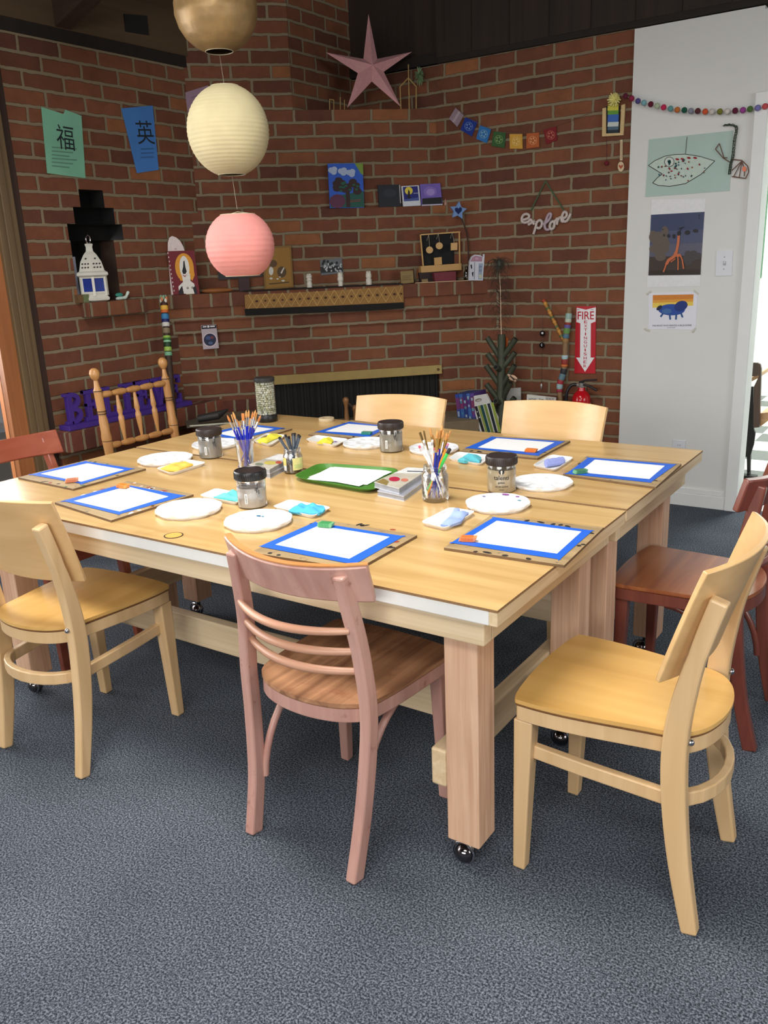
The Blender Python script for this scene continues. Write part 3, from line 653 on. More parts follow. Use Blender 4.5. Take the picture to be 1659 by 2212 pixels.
# ------------------------------------------------------------------ drawing boards with taped paper
BOARD = wood('paint_stained_hardboard', (136, 112, 78), (178, 152, 110), 'x', 12, 0.65, stretch=4, bump=0.03, blotch=((84, 70, 52), 26, 0.6, 0.72))
BOARDE = plain((112, 86, 56), 0.7, noise=0.25, nscale=40)
TAPE = plain((28, 96, 208), 0.55, noise=0.08, nscale=120)
PAPER = plain((240, 240, 240), 0.7, noise=0.015, nscale=20)
SMEAR = {'w': plain((214, 206, 196), 0.6, noise=0.1), 'g': plain((70, 108, 64), 0.6, noise=0.3), 'k': plain((44, 38, 34), 0.6, noise=0.2), 'r': plain((150, 60, 44), 0.6, noise=0.2), 'o': plain((180, 120, 60), 0.6, noise=0.2)}
def drawing_board(label, board, tape, paper, tz=0.0, smears=(), seed=1):
    rnd = random.Random(seed); B = [T(x, y, tz+0.007) for x, y in board]; up = Vector((0, 0, 1))
    c = sum((p for p in B), Vector((0, 0, 0)))/4; base = Vector((c.x, c.y, TZ+tz))
    t = thing('drawing_board', label, 'drawing board', base, 0, 'drawing boards set out on the tables')
    mb = MB(); P = ccw(B, up); mb.prism([p-up*0.0065-base for p in P], up*0.0065, BOARDE, BOARD)
    u_, v_ = B[1]-B[0], B[3]-B[0]
    for kind, n in smears:
        for _ in range(n):
            side = rnd.choice((0, 1, 2, 3)); a = rnd.uniform(0.06, 0.9); w = rnd.uniform(0.01, 0.05); o = rnd.uniform(0.012, 0.055)
            s_, t_ = ((a, o), (a, 1-o), (o, a), (1-o, a))[side]; cc = B[0]+u_*s_+v_*t_-base
            ang = rnd.uniform(0, PI); mb.poly([cc+Vector((math.cos(q)*w*0.30*math.cos(ang)-math.sin(q)*0.006*math.sin(ang), math.cos(q)*w*0.30*math.sin(ang)+math.sin(q)*0.006*math.cos(ang), 0.0003)) for q in [2*PI*i/9 for i in range(9)]], SMEAR[kind])
    mb.link('board', parent=t)
    TP = ccw([T(x, y, tz+0.0085) for x, y in tape], up); PP = ccw([T(x, y, tz+0.0085) for x, y in paper], up)
    mb = MB(); lowp = [p+(p-c)*0.04 for p in PP]; mb.prism([Vector((p.x, p.y, TZ+tz+0.0068))-base for p in lowp], up*0.0006, PAPER); mb.link('paper', parent=t)
    # order both quads alike and bridge them into a frame with slightly torn tape ends
    k = min(range(4), key=lambda k: (TP[k]-PP[0]).length); TP = TP[k:]+TP[:k]
    mb = MB()
    for i in range(4):
        j = (i+1) % 4; e = (TP[j]-TP[i]).normalized()*0.007
        zz = Vector((0, 0, 0.0003*(i % 2))); q4 = [TP[i]-e*rnd.uniform(0, 1.5), TP[j]+e*rnd.uniform(0, 1.5), PP[j]+e*0.2, PP[i]-e*0.2]
        q4 = [p-base+zz-up*0.0008 for p in q4]; mb.prism(q4, up*0.0005, TAPE)
    mb.link('tape_frame', parent=t)
    return t
drawing_board('drawing board with a green eraser, directly behind the rose-pink chair', [(541, 1193), (690, 1121), (901, 1156), (772, 1229)], [(560, 1180), (679, 1128), (872, 1158), (765, 1219)], [(593, 1176), (688, 1134.6), (842, 1159), (754, 1206.7)], smears=(('k', 10), ('r', 2)), seed=1)
drawing_board('drawing board at the near right corner of the front table', [(959, 1183), (1060, 1113), (1304, 1139), (1219, 1221)], [(974, 1172), (1067, 1117), (1280, 1146), (1209, 1208)], [(1002, 1167.6), (1072.7, 1124), (1256.4, 1147.4), (1203, 1195.7)], smears=(('k', 14),), seed=2)
drawing_board('drawing board at the right edge of the rear table, beside the lavender towel tray', [(1216, 1024.4), (1268, 985), (1472, 1001.7), (1417, 1051.7)], [(1223, 1023), (1271, 988), (1460, 1003), (1405, 1042)], [(1249, 1020), (1285, 992), (1436.7, 1005.4), (1402.5, 1034.7)], 0.002, (('k', 4),), 3)
drawing_board('drawing board in front of the far right maple chair, with an orange eraser', [(994.5, 973.8), (1062.5, 941), (1232, 952), (1161, 989.7)], [(1006, 967), (1062, 943.4), (1219, 953.5), (1161, 984)], [(1030.7, 966.5), (1072.7, 945.7), (1198.5, 955), (1155, 977.5)], 0.002, (('k', 6),), 4)
drawing_board('drawing board in front of the far left maple chair, with a teal eraser', [(666, 938), (759.5, 907), (853, 919), (803.5, 949)], [(682, 933), (754, 911), (844, 921), (796, 944)], [(701, 931.6), (752, 914.7), (832, 921.5), (791, 937)], 0.002, (('k', 3),), 5)
drawing_board('drawing board at the far left corner behind the cup of blue brushes', [(430, 938), (532, 912), (631, 926), (524, 957)], [(446, 937), (536, 915.5), (612, 924.5), (512, 950)], [(468, 936), (539, 919.5), (592, 926), (509, 944)], 0.002, (('k', 4),), 6)
drawing_board('drawing board on the left end of the table, with a green paint smear', [(39, 1031), (189, 993), (315, 1012), (158, 1056)], [(65, 1025), (183, 996), (288.4, 1012), (177.5, 1045)], [(86, 1023), (188.6, 1000), (269, 1014), (174.7, 1040.6)], 0.0, (('g', 8), ('k', 4), ('r', 2)), 7)
drawing_board('drawing board behind the left maple chair, with white paint smears', [(118, 1085), (277, 1039), (418, 1068), (240, 1124)], [(136, 1081.6), (263.5, 1045.6), (399, 1070.5), (255, 1111)], [(158, 1081.6), (274.5, 1049.8), (364.7, 1072), (258, 1104.7)], 0.0, (('w', 12), ('o', 6), ('r', 3)), 8)

def eraser(label, x, y, col, rz, tz, band):
    p = T(x, y, tz+0.0088); t = thing('eraser', label, 'eraser', p, rz)
    mb = MB(); mb.prism([(-0.021, -0.011, 0), (0.021, -0.011, 0), (0.021, 0.011, 0), (-0.021, 0.011, 0)], (0.004, 0, 0.011), plain(col, 0.45, noise=0.08)); mb.link('rubber', parent=t, bevel=0.002)
    mb = MB(); mb.box((-0.014, -0.0116, -0.0), (0.016, 0.0116, 0.0116), plain(band, 0.3, noise=0.25, nscale=260)); mb.link('sleeve', parent=t, bevel=0.001)
eraser('green wrapped eraser on the board behind the rose-pink chair', 702.5, 1137, (110, 170, 120), 0.2, 0, (70, 150, 90))
eraser('orange eraser on the board at the near right corner', 1009, 1168, (222, 140, 90), 0.35, 0, (224, 120, 60))
eraser('green eraser on the board at the right edge of the rear table', 1252, 1022, (90, 150, 110), 0.9, 0.002, (70, 130, 90))
eraser('bright orange eraser on the board before the far right maple chair', 1146, 976, (226, 130, 50), 0.1, 0.002, (230, 120, 40))
eraser('teal eraser on the board before the far left maple chair', 791, 938, (60, 140, 120), 0.2, 0.002, (50, 130, 110))
eraser('peach eraser on the board at the left table end', 154, 1041, (214, 140, 104), 0.9, 0, (206, 126, 92))
eraser('orange eraser lying flat on the board behind the left maple chair', 265, 1053, (230, 150, 70), 0.1, 0, (226, 134, 50))

# ------------------------------------------------------------------ scalloped paint palettes
PLASTIC = plain((236, 238, 240), 0.28, noise=0.0)
def palette(label, x, y, r, tz, dabs=(), rot=0.0, dip=0.005):
    p = T(x, y, 0.01); p.z = TZ+tz; nr, na = 14, 80; vs = []
    def h(rr, a):
        u = rr/r; z = 0.012+0.003*smoothstep(0.86, 1.0, u)
        z -= dip*(1-smoothstep(0.30, 0.40, u))
        k = (a/(2*PI)*10) % 1.0-0.5; d2 = math.hypot((u-0.68)/0.22, k/0.38); z -= dip*max(0, 1-d2*d2)
        return z
    for i in range(nr+1):
        for j in range(na):
            a = 2*PI*j/na; rr = r*i/nr; sc2 = 1+0.028*abs(math.sin(5*a)) if i == nr else 1
            vs.append((rr*sc2*math.cos(a), rr*sc2*math.sin(a), h(rr, a)))
    N = len(vs)
    for i in (0, 1):
        for j in range(na):
            a = 2*PI*j/na; rr = r*(1.0-0.1*i); sc2 = 1+0.05*abs(math.sin(5*a)); vs.append((rr*sc2*0.985*math.cos(a), rr*sc2*0.985*math.sin(a), 0.009 if i == 0 else 0.0))
    fs = [(i*na+j, (i+1)*na+j, (i+1)*na+(j+1) % na, i*na+(j+1) % na) for i in range(nr) for j in range(na)]
    fs += [(nr*na+j, N+j, N+(j+1) % na, nr*na+(j+1) % na) for j in range(na)]+[(N+j, N+na+j, N+na+(j+1) % na, N+(j+1) % na) for j in range(na)]
    fs.append(tuple(N+na+j for j in reversed(range(na))))
    mb = MB(); mb.add(vs, fs, PLASTIC, True)
    for ang, rad, w, col in dabs:
        a = math.radians(ang); cx, cy = r*rad*math.cos(a), r*rad*math.sin(a); z = h(r*rad, a)+0.002
        mb.poly([(cx+w*math.cos(q), cy+w*0.6*math.sin(q), z) for q in [2*PI*i/10 for i in range(10)]], plain(col, 0.4, noise=0.2))
    o = mb.link('paint_palette', loc=p); o.rotation_euler.z = rot
    return tag(o, label, 'palette', 'scalloped white palettes')
palette('white scalloped palette beside the tray of orange-yellow cloth', 357, 991, 0.0978, 0)
palette('white scalloped palette half hidden behind the far left water jar', 466, 960, 0.0907, 0.002)
palette('white scalloped palette just left of the far middle water jar', 791, 957.5, 0.0885, 0.002)
palette('white scalloped palette behind the glass jar of mixed brushes', 937, 969.5, 0.0894, 0.002)
palette('white scalloped palette right of the big-lettered water jar', 1171, 1042, 0.0905, 0)
palette('white palette with purple paint traces, in front of the big-lettered water jar', 1075, 1086.6, 0.089, 0, ((100, 0.9, 0.012, (150, 60, 160)), (70, 0.88, 0.007, (150, 60, 160)), (40, 0.7, 0.006, (80, 160, 190)), (150, 0.8, 0.006, (130, 120, 180))), dip=0.0012)
palette('white palette with blue paint spots, nearest the rose-pink chair', 558, 1123.6, 0.0921, 0, ((130, 0.35, 0.008, (40, 120, 160)), (105, 0.3, 0.005, (60, 150, 180)), (200, 0.5, 0.003, (90, 120, 150))), dip=0.0008)
palette('clean white palette between the left maple chair and the rose-pink chair', 408, 1098.5, 0.0941, 0, dip=0.0008)

# ------------------------------------------------------------------ small white trays and the cloths on them
TRAYM = plain((232, 230, 226), 0.4, noise=0.03, nscale=30)
def tray(label, quad, tz, specks=()):
    up = Vector((0, 0, 1)); Q = ccw([T(x, y, tz+0.010) for x, y in quad], up); c = sum(Q, Vector((0, 0, 0)))/4; base = Vector((c.x, c.y, TZ+tz))
    def ring(s, z, rr=0.16, n=5):
        out = []
        for i in range(4):
            p = c+(Q[i]-c)*s; a = c+(Q[i-1]-c)*s; b = c+(Q[(i+1) % 4]-c)*s; s0, e0 = p+(a-p)*rr, p+(b-p)*rr
            for j in range(n+1):
                t = j/n; v = s0*(1-t)**2+p*2*t*(1-t)+e0*t*t; out.append(Vector((v.x-c.x, v.y-c.y, z)))
        return out
    rings = [ring(0.86, 0.0), ring(0.97, 0.009), ring(1.0, 0.0115), ring(0.955, 0.0115), ring(0.87, 0.004)]
    n = len(rings[0]); mb = MB(); vs = sum(rings, []); fs = [tuple(reversed(range(n)))]
    for i in range(4): fs += [(i*n+j, i*n+(j+1) % n, (i+1)*n+(j+1) % n, (i+1)*n+j) for j in range(n)]
    fs.append(tuple(4*n+j for j in range(n))); mb.add(vs, fs, TRAYM)
    for a, b, w, col in specks:
        v = (Q[1]-Q[0])*a+(Q[3]-Q[0])*b+Q[0]-c; mb.poly([(v.x+w*math.cos(q), v.y+w*math.sin(q), 0.0055) for q in [2*PI*i/8 for i in range(8)]], plain(col, 0.4, noise=0.2))
    return tag(mb.link('paint_tray', loc=base), label, 'tray', 'small white trays'), base
def cloth(name, label, cat, outline, tz, col, height=0.014, waves=3.0, seed=0):
    """a soft crumpled cloth or sponge: footprint outline in photo pixels, folded surface above it"""
    rnd = random.Random(seed); z0 = TZ+tz+0.006; P = ccw([onz(x, y, z0+height*0.4) for x, y in outline], Vector((0, 0, 1)))
    c = sum(P, Vector((0, 0, 0)))/len(P); base = Vector((c.x, c.y, z0)); n = 48; C = [p-c for p in P]
    ring = []
    L = [(C[i]-C[i-1]).length for i in range(len(C))]; tot = sum(L)
    for k in range(n):
        d = tot*k/n; i = 0
        while d > L[(i+1) % len(C)] and i < len(C)-1: d -= L[(i+1) % len(C)]; i += 1
        a, b = C[i % len(C)], C[(i+1) % len(C)]; ring.append(a+(b-a)*(d/max(1e-6, L[(i+1) % len(C)])))
    ph = [rnd.uniform(0, 6.3) for _ in range(4)]; kx = waves*2*PI/max(0.05, max(p.length for p in C)*2)
    hh = lambda x, y, u: height*(0.62+0.22*math.sin(kx*x+ph[0]+1.4*math.sin(kx*0.6*y+ph[1]))+0.16*math.sin(kx*1.4*y+ph[2]))*(0.35+0.65*(1-u**3))
    mb = MB(); vs = []; m = 9
    for i in range(m+1):
        u = i/m
        for k in range(n): p = ring[k]*u; vs.append((p.x, p.y, 0.003+max(0.0, hh(p.x, p.y, u))))
    for k in range(n): p = ring[k]*0.97; vs.append((p.x, p.y, 0.0))
    fs = [(i*n+k, (i+1)*n+k, (i+1)*n+(k+1) % n, i*n+(k+1) % n) for i in range(m+1) for k in range(n)]; fs.append(tuple((m+1)*n+k for k in reversed(range(n))))
    mb.add(vs, fs, plain(col, 0.9, noise=0.08, nscale=300, bump=0.3), True)
    return tag(mb.link(name, loc=base), label, cat)
tray('small white tray under the blue cloth, right of the nearest water jar', [(587, 1095), (625.7, 1079), (717, 1096), (677.4, 1115.5)], 0, ((0.3, 0.3, 0.004, (90, 150, 190)),))
cloth('sponge_cloth', 'bright blue crumpled cloth on a white tray, right of the nearest water jar', 'cloth', [(622, 1103), (645, 1090), (675, 1091), (700, 1092), (703, 1100), (690, 1108), (668, 1108), (640, 1105)], 0, (76, 176, 214), 0.020, 2.5, 1)
tray('small white tray under the pale lavender-blue cloth, left of the near right board', [(907, 1128.6), (971.4, 1096), (1029, 1105), (962.7, 1142)], 0, ((0.1, 0.5, 0.004, (160, 110, 150)),))
cloth('sponge_cloth', 'lavender-blue folded cloth on a tray, left of the near right board', 'cloth', [(951, 1133), (975, 1110), (980, 1097), (992, 1097), (994, 1106), (1013, 1107), (1003, 1118), (995, 1128), (970, 1135)], 0, (150, 170, 218), 0.016, 2.0, 2)
tray('small white tray under the rolled lavender towel, beside the right edge board', [(1149, 1006), (1190, 982), (1241, 988), (1198.5, 1016)], 0)
tray('small white tray under the teal cloth, behind the big-lettered water jar', [(967, 991), (988.8, 976), (1063, 984), (1040, 1003)], 0.0)
cloth('sponge_cloth', 'teal peaked cloth on a tray behind the big-lettered water jar', 'cloth', [(988, 993), (1005, 985), (1012, 977), (1024, 983), (1040, 987), (1036, 997), (1020, 994), (1003, 996)], 0, (88, 178, 192), 0.022, 3.0, 3)
tray('small white tray with purple scribble under yellow cloth, before the far left chair', [(659, 950), (682, 940), (754, 948.5), (725, 963)], 0.002, ((0.55, 0.25, 0.007, (110, 70, 190)), (0.5, 0.35, 0.004, (110, 70, 190))))
cloth('sponge_cloth', 'yellow rolled cloth on a tray before the far left maple chair', 'cloth', [(684, 955), (697, 948), (712, 946), (720, 950), (716, 956), (703, 956.5)], 0.002, (232, 214, 60), 0.016, 2.0, 4)
tray('small white tray under the yellow sponge, right of the blue brushes', [(545, 952), (576, 936), (618, 940), (585, 962)], 0.002)
cloth('sponge_cloth', 'bright yellow sponge on a tray right of the blue brushes', 'sponge', [(553, 952), (573, 947), (584, 937), (600, 937), (610, 941), (590, 948), (575, 956), (560, 956)], 0.002, (232, 222, 66), 0.013, 2.0, 5)
tray('small white tray under the orange-yellow cloth, on the left of the table', [(336, 1012), (407.6, 993), (447, 999.5), (369, 1023.5)], 0)
cloth('sponge_cloth', 'orange-yellow cloth on a tray on the left of the table', 'cloth', [(345, 1014), (365, 1003), (400, 997), (418, 1003), (400, 1010), (385, 1017), (362, 1017)], 0, (238, 190, 78), 0.010, 2.5, 6)
tray('small white tray under the aqua cloth, left of the nearest water jar', [(429, 1071), (466, 1055), (527, 1067), (514, 1087)], 0)
cloth('sponge_cloth', 'aqua triangular cloth on a tray left of the nearest water jar', 'cloth', [(460, 1073), (490, 1066), (508, 1058), (519, 1070), (516, 1080), (495, 1077)], 0, (104, 206, 204), 0.016, 2.0, 7)
mb = MB(); a_, b_ = T(1180, 1001, 0.017), T(1216, 995, 0.017); mb.tube([a_+(b_-a_)*i/8 for i in range(9)], [0.013, 0.0145, 0.0135, 0.0145, 0.0140, 0.0132, 0.0145, 0.014, 0.0135], plain((148, 158, 216), 0.95, noise=0.15, nscale=200, bump=0.4), 12)
mb.tube([a_+Vector((0.004, -0.012, -0.003))+(b_-a_)*i/6 for i in range(7)], 0.008, plain((148, 158, 216), 0.95, noise=0.15, nscale=200, bump=0.4), 10)
solo(mb, 'rolled_towel', 'rolled lavender towel on a small tray beside the right edge board', 'towel')

# ------------------------------------------------------------------ water jars with screw lids
JARP = clear('jar_plastic', (0.93, 0.94, 0.95), 0.08, 0.85)
def murk(c, k): return plain(c, 0.25, noise=0.25, nscale=18)
LIDB = plain((46, 36, 34), 0.45, noise=0.15, nscale=200)
LIDK = plain((20, 20, 22), 0.35, noise=0.1)
def facing(p): return math.atan2(-p.x, p.y)   # a part's local -Y towards the camera
def waterjar(label, x, y, tz, lid, water, fill, sticker=True, letters=False):
    p = T(x, y, 0); p = p + Vector((p.x, p.y, 0)).normalized()*0.046; p.z = TZ+tz
    t = thing('water_jar', label, 'jar', p, facing(p), 'lidded water jars')
    mb = MB(); mb.lathe([(0.036, 0.0), (0.042, 0.003), (0.0432, 0.008), (0.0432, 0.083), (0.041, 0.088)], JARP, 40); mb.link('jar_body', parent=t)
    mb = MB(); mb.lathe([(0.0, 0.003), (0.040, 0.004), (0.0418, 0.01), (0.0418, fill), (0.0, fill+0.0005)], water, 32); mb.link('water', parent=t)
    mb = MB(); mb.lathe([(0.046, 0.085), (0.0475, 0.087), (0.0475, 0.108), (0.0455, 0.111), (0.043, 0.1115), (0.0415, 0.110), (0.0, 0.110)], lid, 44)
    for i in range(44):
        a = 2*PI*i/44; mb.box((0.0472, -0.001, 0.088), (0.0482, 0.001, 0.107), lid, Matrix.Rotation(a, 4, 'Z'))
    ld = mb.link('lid', parent=t)
    def curved(w, ang, z0, z1, mat, nm, r=0.0436):
        mb = MB(); n = 10; A = [ang+(-w/2+w*i/n)/r for i in range(n+1)]
        mb.add([(r*math.sin(a), -r*math.cos(a), z) for z in (z0, z1) for a in A], [(i, i+1, n+2+i, n+1+i) for i in range(n)], mat, True); return mb
    if sticker:
        mb = curved(0.0085, -0.42, 0.018, 0.048, plain((236, 236, 236), 0.4, noise=0), 'sticker')
        for i in range(7):
            z = 0.021+0.0034*i; q = curved(0.0045, -0.42, z, z+0.0018, plain((40, 40, 44), 0.5, noise=0), 'x', 0.0438); mb.add(q.v, q.f, q.mats[0])
        mb.link('barcode_sticker', parent=t)
        mb = MB(); d = plain((60, 58, 58), 0.5, noise=0.2)
        for a0, z0, s_ in ((0.35, 0.05, 1.0), (0.5, 0.045, 0.8), (0.25, 0.056, 0.7), (0.42, 0.06, 1.1)):
            q = curved(0.003*s_, a0, z0, z0+0.016*s_, d, 'x', 0.0437); mb.add(q.v, q.f, d)
        for z0 in (0.072, 0.078): q = curved(0.018, -0.5, z0, z0+0.003, d, 'x', 0.0437); mb.add(q.v, q.f, d)
        mb.link('printed_pattern', parent=t)
    if letters:
        ink = plain((26, 24, 26), 0.5, noise=0); mb = MB(); r = 0.0437
        def wrap(tmp, zc):
            return [(r*math.sin(p.x/r), -r*math.cos(p.x/r), p.y+zc) for p in tmp.v]
        for body, size, zc in (('talenti', 0.019, 0.0445), ('sea salt caramel', 0.0062, 0.022), ('gelato', 0.0085, 0.0335), ('one pint', 0.0045, 0.013)):
            q = MB(); q.text(body, size, Matrix.Identity(4), ink, offset=0.0001); mb.add(wrap(q, zc), q.f, ink)
        q = MB(); q.poly([(0.0085*math.sin(a), 0.0085*math.cos(a), 0) for a in [2*PI*i/24 for i in range(24)]], ink); mb.add(wrap(q, 0.0695), q.f, ink)
        wh = plain((200, 196, 186), 0.5, noise=0); r = 0.0439
        q = MB(); q.poly([(-0.0016, -0.0088, 0), (0.0016, -0.0088, 0), (0.0028, 0.0, 0), (0.0018, 0.004, 0), (-0.0018, 0.004, 0), (-0.0028, 0.0, 0)], wh); mb.add(wrap(q, 0.0695), q.f, wh)
        mb.link('printed_label', parent=t)['label'] = 'dark printed lettering'
    return t
waterjar('water jar on the far left of the table, before the blue-taped corner board', 457, 993, 0, LIDB, plain((178, 174, 166), 0.2, noise=0.3, nscale=16), 0.078)
waterjar('water jar on the rear table in front of the far left maple chair', 846, 981, 0.002, LIDB, plain((176, 170, 156), 0.2, noise=0.25, nscale=16), 0.070)
waterjar('water jar with big dark lettering and a brown lid, right of the brush jar', 1083.4, 1069, 0, LIDB, plain((206, 188, 154), 0.2, noise=0.12, nscale=16), 0.072, False, True)
waterjar('water jar with a glossy black lid, nearest the camera', 547, 1102, 0, LIDK, plain((212, 204, 194), 0.2, noise=0.3, nscale=18), 0.062)

# ------------------------------------------------------------------ brushes, pens and pencils in their cups
GLASS = clear('cup_glass', (0.95, 0.96, 0.97), 0.03, 0.86)
def aim(t, a, b):
    d = (b-a); t.location = a; t.rotation_mode = 'QUATERNION'; t.rotation_quaternion = d.to_track_quat('Z', 'Y'); return d.length
GOLD = plain((196, 170, 104), 0.25, 1.0, noise=0.05); SILVER = plain((200, 200, 204), 0.22, 1.0, noise=0.05)
def paintbrush(a, b, label, group, handle, metal=SILVER, tip=(222, 134, 54), flatness=1.0, rmax=0.0034, bl=0.026, fl=0.03):
    t = thing('paintbrush', label, 'paintbrush', (0, 0, 0), 0, group); L = aim(t, a, b); z1, z2 = L-bl-fl, L-bl
    mb = MB(); mb.lathe([(0.0012, 0), (rmax*0.7, z1*0.4), (rmax, z1*0.8), (rmax*0.85, z1)], plain(handle, 0.25, noise=0.05), 12); mb.link('handle', parent=t)
    S = Matrix.Diagonal((flatness, 0.55 if flatness > 1 else 1, 1, 1))
    mb = MB(); mb.lathe([(rmax*0.9, z1), (rmax*0.95, z1+fl*0.3), (rmax*0.95, z2)], metal, 12, M=S if flatness > 1 else None); mb.link('ferrule', parent=t)
    prof = [(rmax*0.9, z2), (rmax*1.15, z2+bl*0.35), (rmax*0.9, z2+bl*0.7), (0.0006, L)] if flatness <= 1 else [(rmax*0.95, z2), (rmax*1.1, z2+bl*0.5), (rmax*1.05, L)]
    mb = MB(); mb.lathe(prof, plain(tip, 0.7, noise=0.25, nscale=200), 12, M=S if flatness > 1 else None); mb.link('bristles', parent=t)
    return t
def cup_at(x, y, r):
    p = T(x, y, 0); p = p+Vector((p.x, p.y, 0)).normalized()*r; p.z = TZ; return p
def tip_at(px, py, c, off=0.0):
    n = Vector((c.x, c.y, 0)).normalized(); r = ray(px, py); t = ((c+n*off-EYE).dot(n))/r.dot(n); return EYE+r*t
# clear plastic tumbler of blue brushes
c1 = cup_at(533, 1015, 0.026)
t = thing('plastic_tumbler', 'clear plastic tumbler holding a bunch of blue-handled brushes', 'cup', c1, 0)
mb = MB(); mb.lathe([(0.026, 0), (0.0265, 0.002), (0.031, 0.085), (0.033, 0.088), (0.033, 0.094), (0.0335, 0.106), (0.0345, 0.108), (0.0325, 0.107), (0.031, 0.09), (0.0255, 0.004), (0.0, 0.004)], GLASS, 36); mb.link('cup_body', parent=t)
rnd = random.Random(3)
tips = [(490.7, 896.7), (500, 896), (503, 889.4), (524.6, 892.7), (532, 886), (537.5, 885.4), (546.4, 888.8), (552, 885.4), (555.5, 891.4), (563.7, 896.7), (517, 912), (541, 903), (511, 905)]
for i, (x, y) in enumerate(tips):
    off = rnd.uniform(-0.012, 0.012); tp = tip_at(x, y, c1, off); k = rnd.uniform(-1, 1)
    bt = c1+Vector((rnd.uniform(-0.013, 0.013)-0.25*(tp.x-c1.x), rnd.uniform(-0.013, 0.013)-0.25*(tp.y-c1.y), 0.006))
    paintbrush(bt, tp, 'blue-handled brush with orange bristles standing in the plastic tumbler', 'blue brushes in the tumbler', (18, 34, 170), SILVER, (204, 150, 86) if i % 3 else (196, 122, 60), 1.5 if i in (1, 3, 8) else 1.0, 0.0036)
# label jar of grey pens
c2 = cup_at(635, 1025, 0.032)
t = thing('label_jar', 'glass jar with a yellow-green label holding grey pens', 'jar', c2, facing(c2))
mb = MB(); mb.lathe([(0.028, 0), (0.032, 0.003), (0.0335, 0.008), (0.0335, 0.056), (0.031, 0.064), (0.0285, 0.068), (0.0285, 0.072), (0.0295, 0.074), (0.0285, 0.078), (0.0295, 0.081), (0.0285, 0.085), (0.027, 0.085), (0.027, 0.068), (0.032, 0.056), (0.032, 0.006), (0.0, 0.005)], GLASS, 36); mb.link('jar_body', parent=t)
def band(r, a0, a1, z0, z1, mat, n=12):
    mb = MB(); A = [a0+(a1-a0)*i/n for i in range(n+1)]; mb.add([(r*math.sin(a), -r*math.cos(a), z) for z in (z0, z1) for a in A], [(i, i+1, n+2+i, n+1+i) for i in range(n)], mat, True); return mb
mb = band(0.0338, -0.05, 1.25, 0.014, 0.056, plain((222, 214, 140), 0.5, noise=0.15)); q = band(0.034, 0.1, 1.0, 0.02, 0.034, plain((196, 206, 130), 0.5, noise=0.2)); mb.add(q.v, q.f, q.mats[0], True); mb.link('label', parent=t)
mb = band(0.0338, -1.3, -0.75, 0.026, 0.056, plain((230, 200, 110), 0.5, noise=0.15)); q = band(0.034, -1.2, -0.75, 0.012, 0.03, plain((232, 232, 230), 0.5, noise=0.05)); mb.add(q.v, q.f, q.mats[0], True); mb.link('label', parent=t)
mb = MB(); mb.lathe([(0, 0.006), (0.0305, 0.006), (0.0305, 0.03), (0.0, 0.031)], clear('grey_tint', (0.55, 0.55, 0.5), 0.1, 0.95), 24); mb.link('murky_bottom', parent=t)
for i, (x, y) in enumerate([(602.5, 943.8), (616, 938.7), (623.5, 942), (632, 935.8), (637, 935.6), (645, 938), (648, 940.5)]):
    off = rnd.uniform(-0.012, 0.012); tp = tip_at(x, y, c2, off); bt = c2+Vector((-0.35*(tp.x-c2.x)+rnd.uniform(-0.008, 0.008), -0.35*(tp.y-c2.y)+rnd.uniform(-0.008, 0.008), 0.007))
    t = thing('drawing_pen', 'slim grey pen with a black cap end standing in the labelled jar', 'pen', (0, 0, 0), 0, 'grey pens in the labelled jar'); L = aim(t, bt, tp)
    mb = MB(); mb.lathe([(0.001, 0), (0.0042, 0.012), (0.0042, L-0.008)], plain((74, 84, 98), 0.35, noise=0.08), 12); mb.link('barrel', parent=t)
    mb = MB(); mb.lathe([(0.0045, L-0.009), (0.0045, L-0.001), (0.003, L)], BLACKP, 12); mb.box((-0.0012, -0.0058, L-0.045), (0.0012, -0.0042, L-0.002), plain((150, 156, 166), 0.3, 0.8, noise=0)); mb.link('cap', parent=t)
# glass jar of mixed tools
c3 = cup_at(941, 1088, 0.038)
t = thing('glass_jar', 'clear glass jar holding mixed brushes and pencils', 'jar', c3, 0)
mb = MB(); mb.lathe([(0.034, 0), (0.038, 0.004), (0.0395, 0.012), (0.0395, 0.074), (0.037, 0.082), (0.0335, 0.087), (0.033, 0.091), (0.0345, 0.0935), (0.033, 0.096), (0.0345, 0.0985), (0.0335, 0.103), (0.0335, 0.106), (0.0315, 0.106), (0.0315, 0.087), (0.037, 0.074), (0.0375, 0.014), (0.03, 0.007), (0.0, 0.006)], GLASS, 40); mb.link('jar_body', parent=t)
G3 = 'mixed tools in the glass jar'
def bot(tp, s=0.5):
    return c3+Vector((-s*(tp.x-c3.x)+rnd.uniform(-0.012, 0.012), -s*(tp.y-c3.y)+rnd.uniform(-0.012, 0.012), 0.009))
for x, y, fl in ((906.8, 934, 1.6), (915.4, 931, 1.6)):
    tp = tip_at(x, y, c3, rnd.uniform(-0.01, 0.01)); paintbrush(bot(tp), tp, 'white-handled flat brush with dark olive bristles, leaning left in the glass jar', G3, (228, 228, 226), GOLD, (112, 88, 40), fl, 0.0042)
for i, (x, y) in enumerate(((928.9, 926), (955.4, 918.5), (945, 929), (951, 930), (959, 929), (965.6, 934), (973, 931), (969, 938), (934.7, 938.5), (942, 945))):
    tp = tip_at(x, y, c3, rnd.uniform(-0.016, 0.016)); paintbrush(bot(tp), tp, 'blue brush with a golden ferrule and orange bristles in the glass jar', G3, (24, 40, 150), GOLD, (204, 146, 80), 1.5 if i in (0, 3, 6) else 1.0, 0.0038, 0.024, 0.042)
